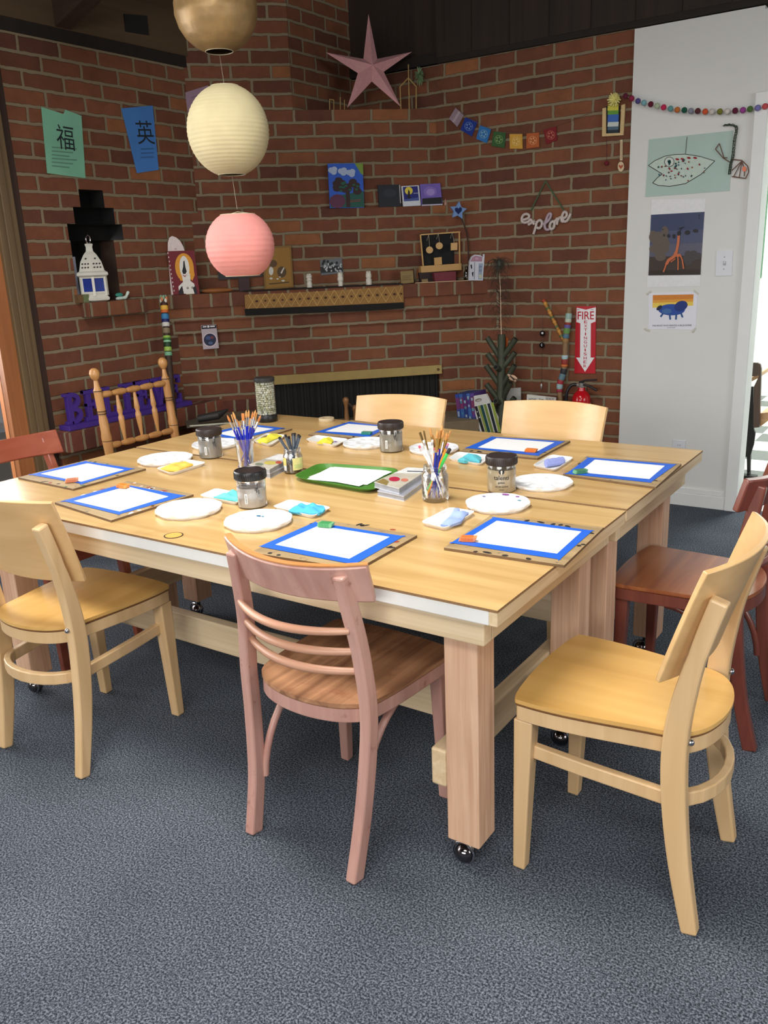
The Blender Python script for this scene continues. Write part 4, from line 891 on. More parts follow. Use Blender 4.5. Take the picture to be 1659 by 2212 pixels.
def pencil(tip, label, col, end, dark=None, r=0.0036, nm='pencil'):
    tp = tip_at(tip[0], tip[1], c3, rnd.uniform(-0.02, 0.0)); bt = bot(tp, 0.7); t = thing(nm, label, 'pencil' if nm == 'pencil' else 'marker', (0, 0, 0), 0, G3); L = aim(t, bt, tp)
    mb = MB(); mb.lathe([(0.0006, 0), (r, 0.018), (r, L-0.016)], plain(col, 0.35, noise=0.05), 6, smooth=False); mb.link('shaft', parent=t)
    if nm == 'pencil':
        mb = MB(); mb.lathe([(r*1.02, L-0.016), (r*1.02, L-0.007)], plain(dark or (190, 190, 195), 0.3, 0.6, noise=0), 10); mb.link('ferrule', parent=t)
        mb = MB(); mb.lathe([(r*0.95, L-0.007), (r*0.95, L-0.001), (r*0.6, L)], plain(end, 0.8), 10); mb.link('eraser_end', parent=t)
    else:
        mb = MB(); mb.lathe([(r*1.1, L-0.016), (r*1.1, L-0.002), (r*0.8, L)], plain(end, 0.4), 14); mb.link('cap', parent=t)
pencil((904.8, 963), 'white pencil leaning left out of the glass jar', (232, 230, 232), (214, 90, 110), (220, 215, 225))
pencil((915, 951), 'second white pencil in the glass jar, behind the leaning one', (230, 230, 232), (224, 226, 230))
pencil((934, 950), 'white pencil standing upright in the glass jar', (236, 236, 236), (226, 226, 226))
pencil((939.5, 967), 'orange pencil with a pink end, in the middle of the glass jar', (222, 156, 58), (206, 90, 110))
pencil((968, 958), 'orange pencil with a violet end, leaning right in the glass jar', (234, 150, 46), (210, 120, 150), (150, 130, 190))
pencil((946, 971), 'dark blue pencil in the glass jar', (36, 44, 120), (200, 110, 120))
pencil((926, 999), 'short white paper-wrapped stick inside the glass jar', (236, 236, 238), (228, 228, 230))
pencil((972, 969), 'bright green marker leaning right in the glass jar', (56, 196, 84), (24, 24, 26), r=0.005, nm='marker')

# ------------------------------------------------------------------ card boxes, green tray, other table things
CARDS = plain((150, 152, 158), 0.35, noise=0.15, nscale=80)
def card_box(label, quad_top, z0, z1, shapes=(), topcol=(188, 180, 164)):
    up = Vector((0, 0, 1)); Q = ccw([onz(x, y, z1) for x, y in quad_top], up); c = sum(Q, Vector((0, 0, 0)))/4; base = Vector((c.x, c.y, z0))
    t = thing('card_box', label, 'box', base, 0, 'flat boxes of cards'); D = lambda p: p-base
    mb = MB(); ins = [D(c+(p-c)*0.985) for p in Q]; mb.prism([Vector((p.x, p.y, 0.0022)) for p in ins], (0, 0, z1-z0-0.0044), CARDS); mb.link('card_block', parent=t)
    mb = MB(); W = plain((196, 198, 204), 0.35, noise=0.08)
    mb.prism([Vector((D(p).x, D(p).y, 0)) for p in Q], (0, 0, 0.002), W); mb.prism([Vector((D(p).x, D(p).y, z1-z0-0.002)) for p in Q], (0, 0, 0.002), W, plain(topcol, 0.35, noise=0.25, nscale=30))
    for i, (col, pts) in enumerate(shapes):
        mb.poly([Vector((p.x, p.y, z1-z0+0.0003+0.0001*i)) for p in [D(p) for p in ccw([onz(x, y, z1) for x, y in pts], up)]], plain(col, 0.35, noise=0.25))
    mb.link('cover', parent=t); return t
ART = lambda cx, cy, s_: [((206, 204, 196), [(cx-40*s_, cy-20*s_), (cx+30*s_, cy-32*s_), (cx+44*s_, cy-18*s_), (cx-24*s_, cy-8*s_)]), ((170, 60, 60), ell(cx-14*s_, cy+2*s_, 11*s_, 5*s_)), ((196, 96, 60), ell(cx+12*s_, cy+1*s_, 9*s_, 4*s_)), ((120, 112, 100), ell(cx-2*s_, cy+9*s_, 14*s_, 3*s_)), ((214, 190, 90), ell(cx+22*s_, cy+6*s_, 7*s_, 3*s_))]
card_box('bottom card box of the right stack, beside the glass jar of brushes', [(815, 1060), (874, 1019), (938, 1024), (872, 1072)], TZ, TZ+0.016, topcol=(150, 150, 160))
card_box('top card box of the right stack, its cover showing a red fruit', [(808, 1041), (880, 1009), (928, 1012), (862, 1055)], TZ+0.0162, TZ+0.034, [((224, 224, 222), [(850, 1022), (881, 1009.5), (926, 1012.5), (905, 1023)]), ((176, 36, 66), ell(852, 1035, 12, 5)), ((200, 120, 100), ell(874, 1037, 8, 3.5)), ((140, 120, 70), [(812, 1041), (828, 1034), (840, 1040), (835, 1049)]), ((90, 96, 110), [(880, 1017), (915, 1018), (914, 1020), (879, 1019)])])
card_box('bottom card box of the left stack, beside the jar of grey pens', [(535, 1009), (592, 985), (646, 994), (583, 1023)], TZ, TZ+0.016, topcol=(150, 150, 160))
card_box('top card box of the left stack, its cover faded and colourful', [(538, 1003), (600, 980), (634, 984), (582, 1014)], TZ+0.0162, TZ+0.033, [((226, 226, 224), [(572, 992), (604, 981), (630, 984), (612, 995)]), ((196, 180, 90), ell(584, 1000, 14, 4)), ((180, 80, 60), ell(602, 999, 7, 3)), ((120, 130, 110), ell(560, 1003, 9, 3))])
# green cafeteria tray with paper
up = Vector((0, 0, 1)); GT = [T(x, y, 0.014) for x, y in ((628, 1030), (690, 1000), (868, 1012), (808, 1062))]; GT = ccw(GT, up); gc = sum(GT, Vector((0, 0, 0)))/4; gb = Vector((gc.x, gc.y, TZ))
GREEN = plain((70, 122, 44), 0.35, noise=0.08, nscale=20); GREENK = plain((52, 92, 34), 0.5)
def gring(s, z, rr=0.2, n=7):
    out = []
    for i in range(4):
        p, a, b = [gc+(GT[k % 4]-gc)*s for k in (i, i-1, i+1)]; s0, e0 = p+(a-p)*rr, p+(b-p)*rr
        for j in range(n+1): t_ = j/n; v = s0*(1-t_)**2+p*2*t_*(1-t_)+e0*t_*t_; out.append(Vector((v.x-gc.x, v.y-gc.y, z)))
    return out
rings = [gring(0.86, 0), gring(0.97, 0.012), gring(1.0, 0.015), gring(0.975, 0.0155), gring(0.87, 0.003)]; n = len(rings[0]); mb = MB()
fs = [tuple(reversed(range(n)))]+[(i*n+j, i*n+(j+1) % n, (i+1)*n+(j+1) % n, (i+1)*n+j) for i in range(4) for j in range(n)]+[tuple(4*n+j for j in range(n))]
mb.add(sum(rings, []), fs, GREEN); o = mb.link('serving_tray', loc=gb); tag(o, 'green serving tray in the middle of the table, holding loose paper', 'tray')
for i, (lab, quad) in enumerate((('lower white sheet on the green tray, its left corner sticking out', [(662, 1035), (716, 1008), (845, 1019), (793, 1047)]), ('upper white sheet lying on top on the green tray', [(667, 1030), (728, 1006), (850, 1018), (776, 1050)]))):
    P = ccw([T(x, y, 0.006+0.001*i) for x, y in quad], up); mb = MB(); mb.prism([p-up*0.0008 for p in P], up*0.0008, PAPER); solo(mb, 'paper_sheet', lab, 'paper', 'sheets on the green tray')
# tall jar of pebbles
p = T(578, 914, 0.0); p.z = TZ+0.002; p += Vector((p.x, p.y, 0)).normalized()*0.04
t = thing('pebble_jar', 'tall clear jar full of pale pebbles on the far edge of the table', 'jar', p, 0)
mb = MB(); mb.lathe([(0.045, 0), (0.0465, 0.002), (0.0465, 0.03), (0.045, 0.032)], BLACKP, 32); mb.link('base', parent=t)
mb = MB(); mb.lathe([(0.0445, 0.032), (0.0445, 0.182)], GLASS, 32); mb.link('jar_body', parent=t)
mb = MB(); mb.lathe([(0.0455, 0.182), (0.046, 0.184), (0.046, 0.198), (0.0, 0.199)], plain((44, 46, 48), 0.4), 32); mb.link('lid', parent=t)
mb = MB(); rp = random.Random(5); pm = [plain(c, 0.35, noise=0.1) for c in ((232, 230, 206), (214, 214, 184), (190, 192, 158), (242, 240, 226))]
for z in range(15):
    for a in range(20):
        an = 2*PI*(a+0.5*(z % 2)+rp.uniform(-.2, .2))/20; mb.sphere((0.037*math.cos(an), 0.037*math.sin(an), 0.038+0.0096*z+rp.uniform(-.001, .001)), 0.0062, rp.choice(pm), 7, 5, (1, 1, rp.uniform(0.6, 1.0)))
mb.lathe([(0.034, 0.032), (0.034, 0.18), (0, 0.181)], plain((110, 108, 84), 0.8), 20)
o = mb.link('pebbles', parent=t); o['kind'] = 'stuff'
mb = MB(); p = T(705, 905, 0.012); mb.lathe([(0.018, 0.0), (0.034, 0.0), (0.035, 0.002), (0.035, 0.014), (0.034, 0.016), (0.018, 0.016), (0.018, 0.0)], plain((196, 176, 140), 0.5), 28, (p.x, p.y, TZ+0.002)); solo(mb, 'tape_roll', 'pale roll of tape lying at the far edge of the rear table', 'tape')
# ------------------------------------------------------------------ hanging paper lanterns
def lantern(label, px, py, depth, rpx, col, rough=0.8, ribs=22, squash=0.96, bump=0.0, metal=0.0, cut=0.93, nz=0.10):
    p = EYE+ray(px, py)*depth; r = rpx/FPX*depth
    t = thing('paper_lantern', label, 'lantern', (p.x, p.y, p.z-r*squash), 0)
    mat = plain(col, rough, metal, noise=nz, nscale=14, bump=bump)
    pr = []; n = ribs*4; a0 = math.acos(cut)
    for i in range(n+1):
        a = -PI/2+a0*0.9+(PI-2*a0*0.9)*i/n; k = (i % 4)/4.0
        rr = r*(math.cos(a))*(1-0.010*math.sin(PI*k)); pr.append((rr, r*squash*(1+math.sin(a))))
    mb = MB(); mb.lathe(pr, mat, 40); mb.f = [f for f in mb.f if len(f) == 4]; mb.m = mb.m[:len(mb.f)]; mb.sm = mb.sm[:len(mb.f)]; mb.link('shade', parent=t)
    mb = MB(); wire = plain((200, 190, 160), 0.4, noise=0)
    for z, rr in ((pr[0][1], pr[0][0]), (pr[-1][1], pr[-1][0])): mb.tube([(rr*math.cos(2*PI*i/32), rr*math.sin(2*PI*i/32), z) for i in range(32)], 0.0018, wire, 6, closed=True)
    zt = pr[-1][1]; mb.tube([(-pr[-1][0], 0, zt), (0, 0, zt+0.01), (pr[-1][0], 0, zt)], 0.0012, wire, 6); mb.link('wire_frame', parent=t)
    return t, p, r
_, pg, rg = lantern('gold crumpled-paper lantern, topmost of the three, cut by the picture top', 466, 20, 3.44, 90, (164, 132, 86), 0.42, 9, 0.97, 1.0, 0.25, nz=0.3)
_, pc, rc = lantern('cream ribbed paper lantern hanging between the gold and pink ones', 493, 283, 3.44, 88, (206, 192, 150), 0.8, 26, 1.06)
_, pp, rp_ = lantern('pink ribbed paper lantern, lowest of the three', 519, 530, 3.44, 74, (226, 146, 138), 0.75, 14, 0.98, 0.25, cut=0.84)
mb = MB(); mb.tube([pp+Vector((0, 0, rp_)), pc-Vector((0, 0, rc))], 0.0009, plain((150, 140, 120), 0.7, noise=0), 6); mb.tube([pc+Vector((0, 0, rc)), pg-Vector((0, 0, rg))], 0.0009, plain((150, 140, 120), 0.7, noise=0), 6)
mb.tube([pg+Vector((0, 0, rg)), Vector((pg.x, pg.y, 3.35))], 0.0009, plain((150, 140, 120), 0.7, noise=0), 6); solo(mb, 'hanging_string', 'thin string the three paper lanterns hang from', 'string')

# ------------------------------------------------------------------ left wall: banners, niche things, purple letters
INK = (24, 34, 40)
def banner(label, quad, col, char, cbase, ch, lines):
    t = flatmesh(FL_, quad, plain(col, 0.85, noise=0.1, nscale=8), 0.0015, 0.004, [])
    dk = tuple(int(c*0.78) for c in col); md = plain(dk, 0.85, noise=0.1)
    for L in lines:
        for q in stroke(L, 3.0): t.poly(ccw([FL_.hit(x, y, 0.0062) for x, y in q], FL_.n), md)
    wtext(t, FL_, char, cbase[0], cbase[1], cbase[2], cbase[3], 0.0065, plain(INK, 0.8, noise=0), ch, offset=0.0)
    return solo(t, 'paper_banner', label, 'banner')
banner('pale green paper banner with a large black character, hanging left', [(89, 231), (137, 246), (141, 237), (176, 250), (185, 385), (102, 374)], (128, 190, 160), '福', (124, 316, 162, 322), 40, [[(112, 318+8*i), (166-(i % 3)*8, 322+8*i)] for i in range(6)])
banner('blue paper banner with a large black character, right of the green one', [(262, 234), (330, 228), (343, 367), (296, 374)], (70, 128, 200), '英', (298, 307, 335, 307), 38, [[(304, 322+9*i), (332, 321+9*i)] for i in range(3)])
fb = FD(KB)
flat('paper_banner', 'pale mauve paper banner half hidden behind the cream lantern', 'banner', fb, [(399, 200), (450, 184), (462, 300), (414, 300)], (150, 122, 140), 0.0015, 0.004, [((128, 102, 122), [(412, 210), (446, 198), (447, 201), (413, 213)]), ((128, 102, 122), [(414, 222), (440, 212), (441, 215), (415, 225)])])
# lantern of white pierced metal in the niche
WM = plain((224, 222, 210), 0.5, noise=0.05, nscale=40); BLUEG = plain((40, 62, 150), 0.15, noise=0.15, nscale=30)
SHZ = 1.2625
p = FL_.hit(212, 653, 0.02); mw = Vector((XL+0.005, p.y, SHZ)); t = thing('moroccan_lantern', 'white pierced-metal lantern with blue glass standing in the black niche', 'lantern', mw, 0.35)
S = 1/FPX*4.75
mb = MB(); mb.lathe([(24*S, 0), (31*S, 3*S), (32*S, 7*S), (27*S, 12*S)], WM, 6); mb.lathe([(26*S, 12*S), (27*S, 14*S), (27*S, 17*S)], WM, 6); mb.f = mb.f; mb.link('base', parent=t)
mb = MB(); R_ = 27*S
for k in range(6):
    a = 2*PI*k/6; mb.sweep([(R_*math.cos(a), R_*math.sin(a), 12*S), (R_*math.cos(a), R_*math.sin(a), 50*S)], 5*S, 5*S, (math.cos(a), math.sin(a), 0), WM)
    b_ = 2*PI*(k+1)/6
    for z in (18*S, 48*S): mb.sweep([(R_*math.cos(a), R_*math.sin(a), z), (R_*math.cos(b_), R_*math.sin(b_), z)], 4*S, 3*S, (0, 0, 1), WM)
mb.link('frame', parent=t)
mb = MB(); mb.lathe([(R_*0.95, 14*S), (R_*0.95, 50*S)], BLUEG, 6, smooth=False); mb.link('glass', parent=t)
mb = MB(); mb.lathe([(29*S, 48*S), (35*S, 52*S), (34*S, 57*S), (28*S, 60*S), (27*S, 64*S), (23*S, 78*S), (14*S, 92*S), (8*S, 98*S), (7*S, 106*S), (9*S, 112*S), (6*S, 113*S)], WM, 6, smooth=False)
hole = plain((60, 58, 52), 0.8, noise=0)
for k in range(6):
    for row, (r_, z) in enumerate(((26.6, 67), (24.8, 74), (20.2, 84))):
        for j in (-1, 0, 1):
            if row == 2 and j: continue
            a = 2*PI*(k+0.5)/6; rr = r_*math.cos(PI/6)*S+0.0006; tv = Vector((-math.sin(a), math.cos(a), 0)); o_ = Vector((rr*math.cos(a), rr*math.sin(a), z*S))+tv*(j*6.5*S)
            mb.poly([o_+tv*(-2.4*S)+Vector((0, 0, -1*S)), o_+tv*(1.2*S)+Vector((0, 0, -1.8*S)), o_+tv*(2.6*S)+Vector((0, 0, 1.2*S)), o_+tv*(-1.0*S)+Vector((0, 0, 1.6*S))], hole)
mb.link('dome', parent=t)
mb = MB(); mb.tube([(0.0, 8*S*math.sin(a), 121*S-8*S*math.cos(a)) for a in [2*PI*i/20 for i in range(20)]], 1.6*S, SILVER, 8, closed=True); mb.link('ring_handle', parent=t)
mb = MB(); p0 = FL_.hit(193, 655, 0.015); mb.box((XL-0.03, p0.y-0.075, SHZ), (XL+0.03, p0.y-0.01, SHZ+0.04), plain((112, 84, 54), 0.8, noise=0.2)); mb.box((XL+0.03, p0.y-0.045, SHZ), (XL+0.0315, p0.y-0.01, SHZ+0.04), plain((110, 124, 84), 0.8, noise=0.3))
solo(mb, 'small_box', 'small brown and green box at the left foot of the white lantern', 'box')
mb = MB(); p0 = FL_.hit(263, 648, 0.03); cw = plain((212, 226, 214), 0.4, noise=0.05)
mb.tube(catmull([p0+Vector((0, -0.035, 0.010)), p0+Vector((0, 0.0, 0.011)), p0+Vector((0, 0.028, 0.014)), p0+Vector((0, 0.045, 0.034)), p0+Vector((0, 0.052, 0.045))], 4), [0.006, 0.008, 0.009, 0.009, 0.009, 0.008, 0.009, 0.010, 0.009, 0.008, 0.007, 0.008, 0.009, 0.009, 0.008, 0.006, 0.003], cw, 10)
mb.v = [v+Vector((0, 0, SHZ-p0.z-0.0025)) for v in mb.v]; solo(mb, 'ceramic_bird', 'small white ceramic bird on the niche ledge', 'figurine')
mb = MB(); mb.sphere((XL+0.02, p0.y-0.005, SHZ+0.026), 0.013, plain((62, 146, 130), 0.35), 12, 8, (1, 2.0, 0.9)); mb.lathe([(0.014, 0), (0.009, 0.006), (0.009, 0.018)], plain((62, 146, 130), 0.35), 14, (XL+0.02, p0.y-0.005, SHZ))
solo(mb, 'ceramic_dish', 'small turquoise ceramic piece behind the white bird', 'figurine')
mb = MB(); p0 = FL_.hit(168, 590, -0.05); mb.box((XL-0.1, p0.y-0.03, SHZ), (XL-0.094, p0.y+0.03, SHZ+0.23), plain((190, 194, 214), 0.7)); solo(mb, 'white_card', 'pale card standing in the niche behind the white lantern', 'card')
# BELIEVE in purple slab letters on its base
PUR = plain((70, 44, 136), 0.45, noise=0.08, nscale=30)
lz = 0.6455; ya_, yb_ = onz(150, 927, lz), None
yA, yB = 2.625, 3.47; t = thing('letter_sign', 'purple wooden slab letters spelling BELIEVE on the low brick ledge', 'sign', (XL+0.09, (yA+yB)/2, lz), PI/2)
hw = (yB-yA)/2
mb = MB(); mb.box((-hw, -0.05, 0), (hw, 0.035, 0.026), PUR); mb.link('base', parent=t, bevel=0.003)
def slab(ch, w, h):
    """slab-serif letter outlines from bars, w x h"""
    s_, f = 0.030, 0.016; B = []
    bar = lambda x0, z0, x1, z1: B.append((x0, z0, x1, z1))
    if ch in 'ELBI': cx = 0.0
    if ch == 'I': bar(w/2-s_/2, 0, w/2+s_/2, h); bar(w*0.1, 0, w*0.9, f); bar(w*0.1, h-f, w*0.9, h)
    if ch in 'EL':
        bar(0.01, 0, 0.01+s_, h); bar(-0.004, h-f, 0.05, h); bar(-0.004, 0, w*0.92, f*1.3); bar(w*0.92-0.014, 0, w*0.92, h*0.32)
        if ch == 'E': bar(-0.004, h-f*1.2, w*0.9, h); bar(w*0.9-0.014, h*0.70, w*0.9, h); bar(0.01, h*0.46, w*0.66, h*0.46+f*1.1); bar(w*0.66-0.012, h*0.36, w*0.66, h*0.66)
    if ch == 'B': bar(0.008, 0, 0.008+s_, h); bar(-0.006, h-f, 0.03, h); bar(-0.006, 0, 0.03, f)
    return B
xs_ = -hw+0.028; adv = (2*hw-0.05)/7.0
for ch in 'BELIEVE':
    w, h = adv*0.90, 0.158; mb = MB(); z0 = 0.0255
    for bi, (x0, za, x1, zb) in enumerate(slab(ch, w, h)): mb.box((xs_+x0, -0.014-0.0004*bi, z0+za), (xs_+x1, 0.012+0.0004*bi, z0+zb), PUR)
    if ch == 'B':
        for cz, rz_ in ((h*0.74, h*0.26), (h*0.27, h*0.27)):
            P = [(xs_+0.034+ (w*0.62-0.016)*math.cos(a)*(1.0 if rz_ > h*0.265 else 0.88), -0.001, z0+cz+(rz_-0.010)*math.sin(a)) for a in [-PI/2+PI*i/14 for i in range(15)]]
            mb.sweep(P, 0.0266+0.0006*(cz > h*0.5), 0.024, (0, 1, 0), PUR)
        mb.sweep([(xs_+0.02, -0.001, z0+h-0.010), (xs_+0.036, -0.001, z0+h-0.010)], 0.0276, 0.02, (0, 1, 0), PUR); mb.sweep([(xs_+0.02, -0.001, z0+0.010), (xs_+0.036, -0.001, z0+0.010)], 0.0276, 0.02, (0, 1, 0), PUR)
    if ch == 'V':
        mb.sweep([(xs_+0.02, -0.001, z0+h), (xs_+w*0.5, -0.001, z0+0.004)], 0.0262, 0.03, (0, 1, 0), PUR); mb.sweep([(xs_+w-0.016, -0.001, z0+h), (xs_+w*0.5, -0.001, z0+0.004)], 0.0274, 0.018, (0, 1, 0), PUR)
        for cx in (0.018, w-0.02): mb.box((xs_+cx-0.03, -0.0155, z0+h-0.015), (xs_+cx+0.03, 0.012, z0+h), PUR)
    mb.link('letter', parent=t, bevel=0.0015); xs_ += adv
# wrapped stick leaning in the left corner
def stick(name, label, cat, P0, P1, bands, r=0.013, core=(120, 84, 56), wob=0.0, seed=0, tail=None):
    """bands: (fraction from top, fraction, colour)"""
    t = thing(name, label, cat, (P0.x, P0.y, P0.z), 0); D = P1-P0; L = D.length; rnd = random.Random(seed)
    W_ = [Vector((rnd.uniform(-wob, wob), rnd.uniform(-wob, wob), 0)) for _ in range(9)]; W_[0] = W_[-1] = Vector((0, 0, 0))
    path = catmull([D*(i/8)+W_[i] for i in range(9)], 5); at_ = lambda f: path[min(len(path)-1, int(f*(len(path)-1)))]
    mb = MB(); mb.tube(path, r, plain(core, 0.7, noise=0.25, nscale=40), 12); mb.link('shaft', parent=t)
    for a, b, col in bands:
        f0, f1 = 1-b, 1-a; k = 5; mb = MB(); P = []
        for i in range(k+1):
            f = (f0+(f1-f0)*i/k)*(len(path)-1); j = min(len(path)-2, int(f)); P.append(path[j]+(path[j+1]-path[j])*(f-j))
        mb.tube(P, [r*1.12, r*1.22, r*1.22, r*1.22, r*1.22, r*1.12], plain(col, 0.6, noise=0.2, nscale=200), 12); mb.link('wrap', parent=t)
    return t
pt = FL_.hit(354, 652, 0.10); pb = Vector((pt.x+0.175, pt.y-0.20, 0.0))
zz = lambda y: None
tot = pt.z; fz = lambda y: (652-y)/-1.0/ (652-1185)*-1.0
def fr_(y):  # fraction from the top for a photo row on the stick
    return (pt.z-onx(354, y, pt.x).z)/pt.z
t = stick('wrapped_stick', 'stick wrapped in bright coloured bands, leaning behind the spindle-back chair', 'stick', pb, pt, [(fr_(a), fr_(b), c) for a, b, c in ((657, 664, (60, 26, 24)), (664, 674, (232, 178, 64)), (674, 680, (206, 104, 40)), (682, 692, (54, 126, 176)), (692, 698, (24, 28, 96)), (698, 706, (214, 212, 204)), (709, 720, (132, 116, 88)), (725, 730, (150, 190, 80)), (730, 735, (50, 110, 44)), (735, 739, (150, 204, 170)), (739, 749, (26, 62, 30)), (749, 758, (158, 190, 84)), (760, 768, (120, 178, 140)))], 0.0175, (60, 40, 30))
mb = MB()
for i in range(9):
    a = 2*PI*i/9; q = (pt-pb)+Vector((0.014*math.cos(a), 0.014*math.sin(a), 0.006+0.01*(i % 3))); mb.sphere(q, 0.008, plain([(226, 222, 204), (214, 130, 90), (140, 170, 140)][i % 3], 0.5), 8, 6, (1, 1, 1.6))
mb.tube([(pt-pb), (pt-pb)+Vector((0.0, 0.004, 0.05))], [0.005, 0.002], plain((90, 66, 44), 0.8), 6); mb.link('shell_tassel', parent=t)

# ------------------------------------------------------------------ fireplace front and mantel
fF = FD(KF)
BRASS = plain((176, 152, 96), 0.35, 0.55, noise=0.12, nscale=20)
t = thing('fireplace_screen', 'brass-topped fireplace screen with dark mesh curtain across the firebox', 'fire screen', DP((FB0+FB1)/2, -0.02, 0.47), 0)
sb = Vector(t.location)
def loc(mb, nm, par, bev=0.0, base=None): mb.v = [v-(base or sb) for v in mb.v]; return mb.link(nm, parent=par, bevel=bev)
mb = MB(); dbox(mb, uo(548, 815), uo(952, 790), -0.03, -0.004, 0.714, 0.768, BRASS); dbox(mb, uo(548, 815), uo(952, 790), -0.038, -0.03, 0.714, 0.722, BRASS); rl = loc(mb, 'brass_rail', t, 0.002)
for u in (uo(556, 828), uo(944, 800)):
    mb = MB(); q = DP(u, -0.033, 0.742)-sb; mb.sphere(q, 0.008, plain((110, 80, 50), 0.4, 0.6), 10, 7); mb.link('screw', parent=rl)
MESH = plain((20, 19, 18), 0.8, noise=0.2)
mb = MB(); n = 120; ua, ub = uo(556, 830), uo(946, 810)
for z0, z1 in ((0.475, 0.716),):
    P = [DP(ua+(ub-ua)*i/n, 0.012+0.006*math.sin(i*1.7), 0) for i in range(n+1)]
    mb.add([p+Vector((0, 0, z)) for z in (z0, z1) for p in P], [(i, i+1, n+2+i, n+1+i) for i in range(n)], MESH)
loc(mb, 'mesh_curtain', t)
# ash shovel / metal tray at the left end of the hearth
mb = MB(); q = lambda x, y, z: onz(x, y, z)
A_ = [(400, 915), (445, 900), (540, 905), (500, 917), (404, 925)]
ZA = 0.566
mb.prism(ccw([q(x, y, ZA) for x, y in A_], Vector((0, 0, 1))), (0, 0, 0.012), plain((108, 106, 92), 0.5, 0.4, noise=0.3)); c0 = q(470, 903, ZA+0.01)
mb.tube([q(410, 921, ZA+0.02), q(500, 914, ZA+0.02)], 0.008, plain((150, 148, 132), 0.4, 0.5)); mb.tube([q(428, 905, ZA+0.045), q(470, 897, ZA+0.06), q(492, 885, ZA+0.08)], [0.02, 0.024, 0.006], plain((40, 38, 36), 0.6), 10)
mb.v = [v for v in mb.v]
solo(mb, 'ash_shovel', 'grey metal ash shovel lying on the left end of the hearth', 'shovel')
# bellows with two wooden handles
WB = wood('bellows_wood', (130, 88, 48), (156, 108, 62), 'z', 10, 0.45)
fb7 = FD(7.12); p1, p2 = fb7.hit(747, 866), fb7.hit(767, 883); t = thing('fire_bellows', 'wooden fire bellows with two round handle ends, before the firebox', 'bellows', (p1.x, p1.y, 0.4705), 0); b0 = Vector(t.location)
for p, dz in ((p1, 0), (p2, 0)):
    h = p.z-0.4705; mb = MB(); o_ = Vector((p.x-b0.x, p.y-b0.y, 0)); mb.lathe([(0.018, 0), (0.013, h*0.45), (0.011, h*0.72), (0.014, h*0.85), (0.019, h), (0.018, h+0.012), (0.010, h+0.022), (0, h+0.024)], WB, 18, o_); mb.link('handle', parent=t)
mb = MB(); mb.tube([p1-b0+Vector((0, 0, -0.004)), p2-b0+Vector((0, 0, -0.004))], 0.010, plain((50, 34, 22), 0.5), 8); mb.link('hinge', parent=t)
# runner cloth over the mantel edge
fm = FD(KM1); RUN = plain((150, 112, 62), 0.9, noise=0.2, nscale=120, bump=0.3); RUNL = (196, 160, 96); RUND = (70, 44, 28)
mb = MB()
quad = [(528, 637), (540, 636), (640, 632), (760, 625), (871, 617), (872, 653), (700, 661), (530, 667)]
sh = []
for k in range(9):
    x0 = 536+37.2*k; yc = 651-0.0515*(x0-530)+0.5*2; tt = 15.5
    sh += [(RUNL, q_) for q_ in stroke([(x0, yc+tt), (x0+18.6, yc-tt-0.5), (x0+37.2 if k < 8 else x0+34, yc+tt-2)], 1.4)]+[(RUNL, q_) for q_ in stroke([(x0, yc-tt), (x0+18.6, yc+tt-1), (x0+37.2 if k < 8 else x0+34, yc-tt-2)], 1.4)]
    sh.append((RUND, ell(x0+18.6, yc-1, 3.0, 2.4))); sh.append((RUND, ell(x0+37.2 if k < 8 else x0+33, yc-2, 2.4, 2.0)))
flatmesh(fm, quad, RUN, 0.004, 0.006, sh, 0.9, mb)
# black fringe below and the part lying on the shelf
low = MB(); FR_K = plain((26, 23, 20), 0.95, noise=0.3)
flatmesh(fm, [(528, 667), (700, 661), (872, 653), (873, 666), (800, 671), (620, 678), (530, 682)], FR_K, 0.003, 0.006, [], 0.9, mb)
a_, b_ = fm.hit(528, 637, 0.008), fm.hit(871, 617, 0.008); zt_ = 1.2655
mb.prism([Vector((a_.x, a_.y, zt_)), Vector((b_.x, b_.y, zt_)), Vector((b_.x, b_.y, zt_))-fm.n*0.15, Vector((a_.x, a_.y, zt_))-fm.n*0.15], (0, 0, 0.005), FR_K)
solo(mb, 'table_runner', 'tan runner cloth with a diamond pattern and dark fringe draped over the mantel', 'cloth')

MZ = 1.2655
fW = FD(KA)
def mant(px, py, back): # point on the mantel shelf, 'back' metres in front of the wall face above
    p = fW.hit(px, py, back); p.z = MZ; return p
# painting of a woman, red ground, with card and the white fan behind
fp = FD(7.36)
flat('canvas_painting', 'red canvas painting of a fair-haired pale figure, at the left end of the mantel', 'painting', fp, [(361, 548), (420, 546), (432, 640), (375, 642)], (112, 22, 34), 0.02, 0.0,
     [((220, 150, 40), ell(399, 583, 20, 31, 28, -0.12)), ((220, 150, 40), [(383, 570), (394, 570), (398, 600), (391, 613), (386, 600)]), ((220, 150, 40), [(408, 566), (417, 572), (421, 600), (416, 612), (408, 602)]), ((228, 224, 216), ell(399, 583, 10.5, 25, 28, -0.1)), ((228, 224, 216), [(393, 598), (411, 596), (412, 612), (420, 618), (424, 639), (388, 640), (386, 624), (396, 614)]), ((24, 20, 24), [(396.5, 570), (399, 568), (401, 582), (404, 592), (401, 597), (396, 597), (394, 591), (396, 582)]), ((150, 60, 70), [(393, 598), (400, 601), (405, 597), (400, 604)]), ((30, 24, 34), [(387, 633), (394, 622), (398, 640), (386, 641)]), ((30, 24, 34), [(417, 627), (423, 622), (427, 639), (421, 640)])]+[((206, 196, 190), ell(363.5+0.16*(y-552), y, 1.2, 2)) for y in range(552, 640, 9)], rest=MZ)
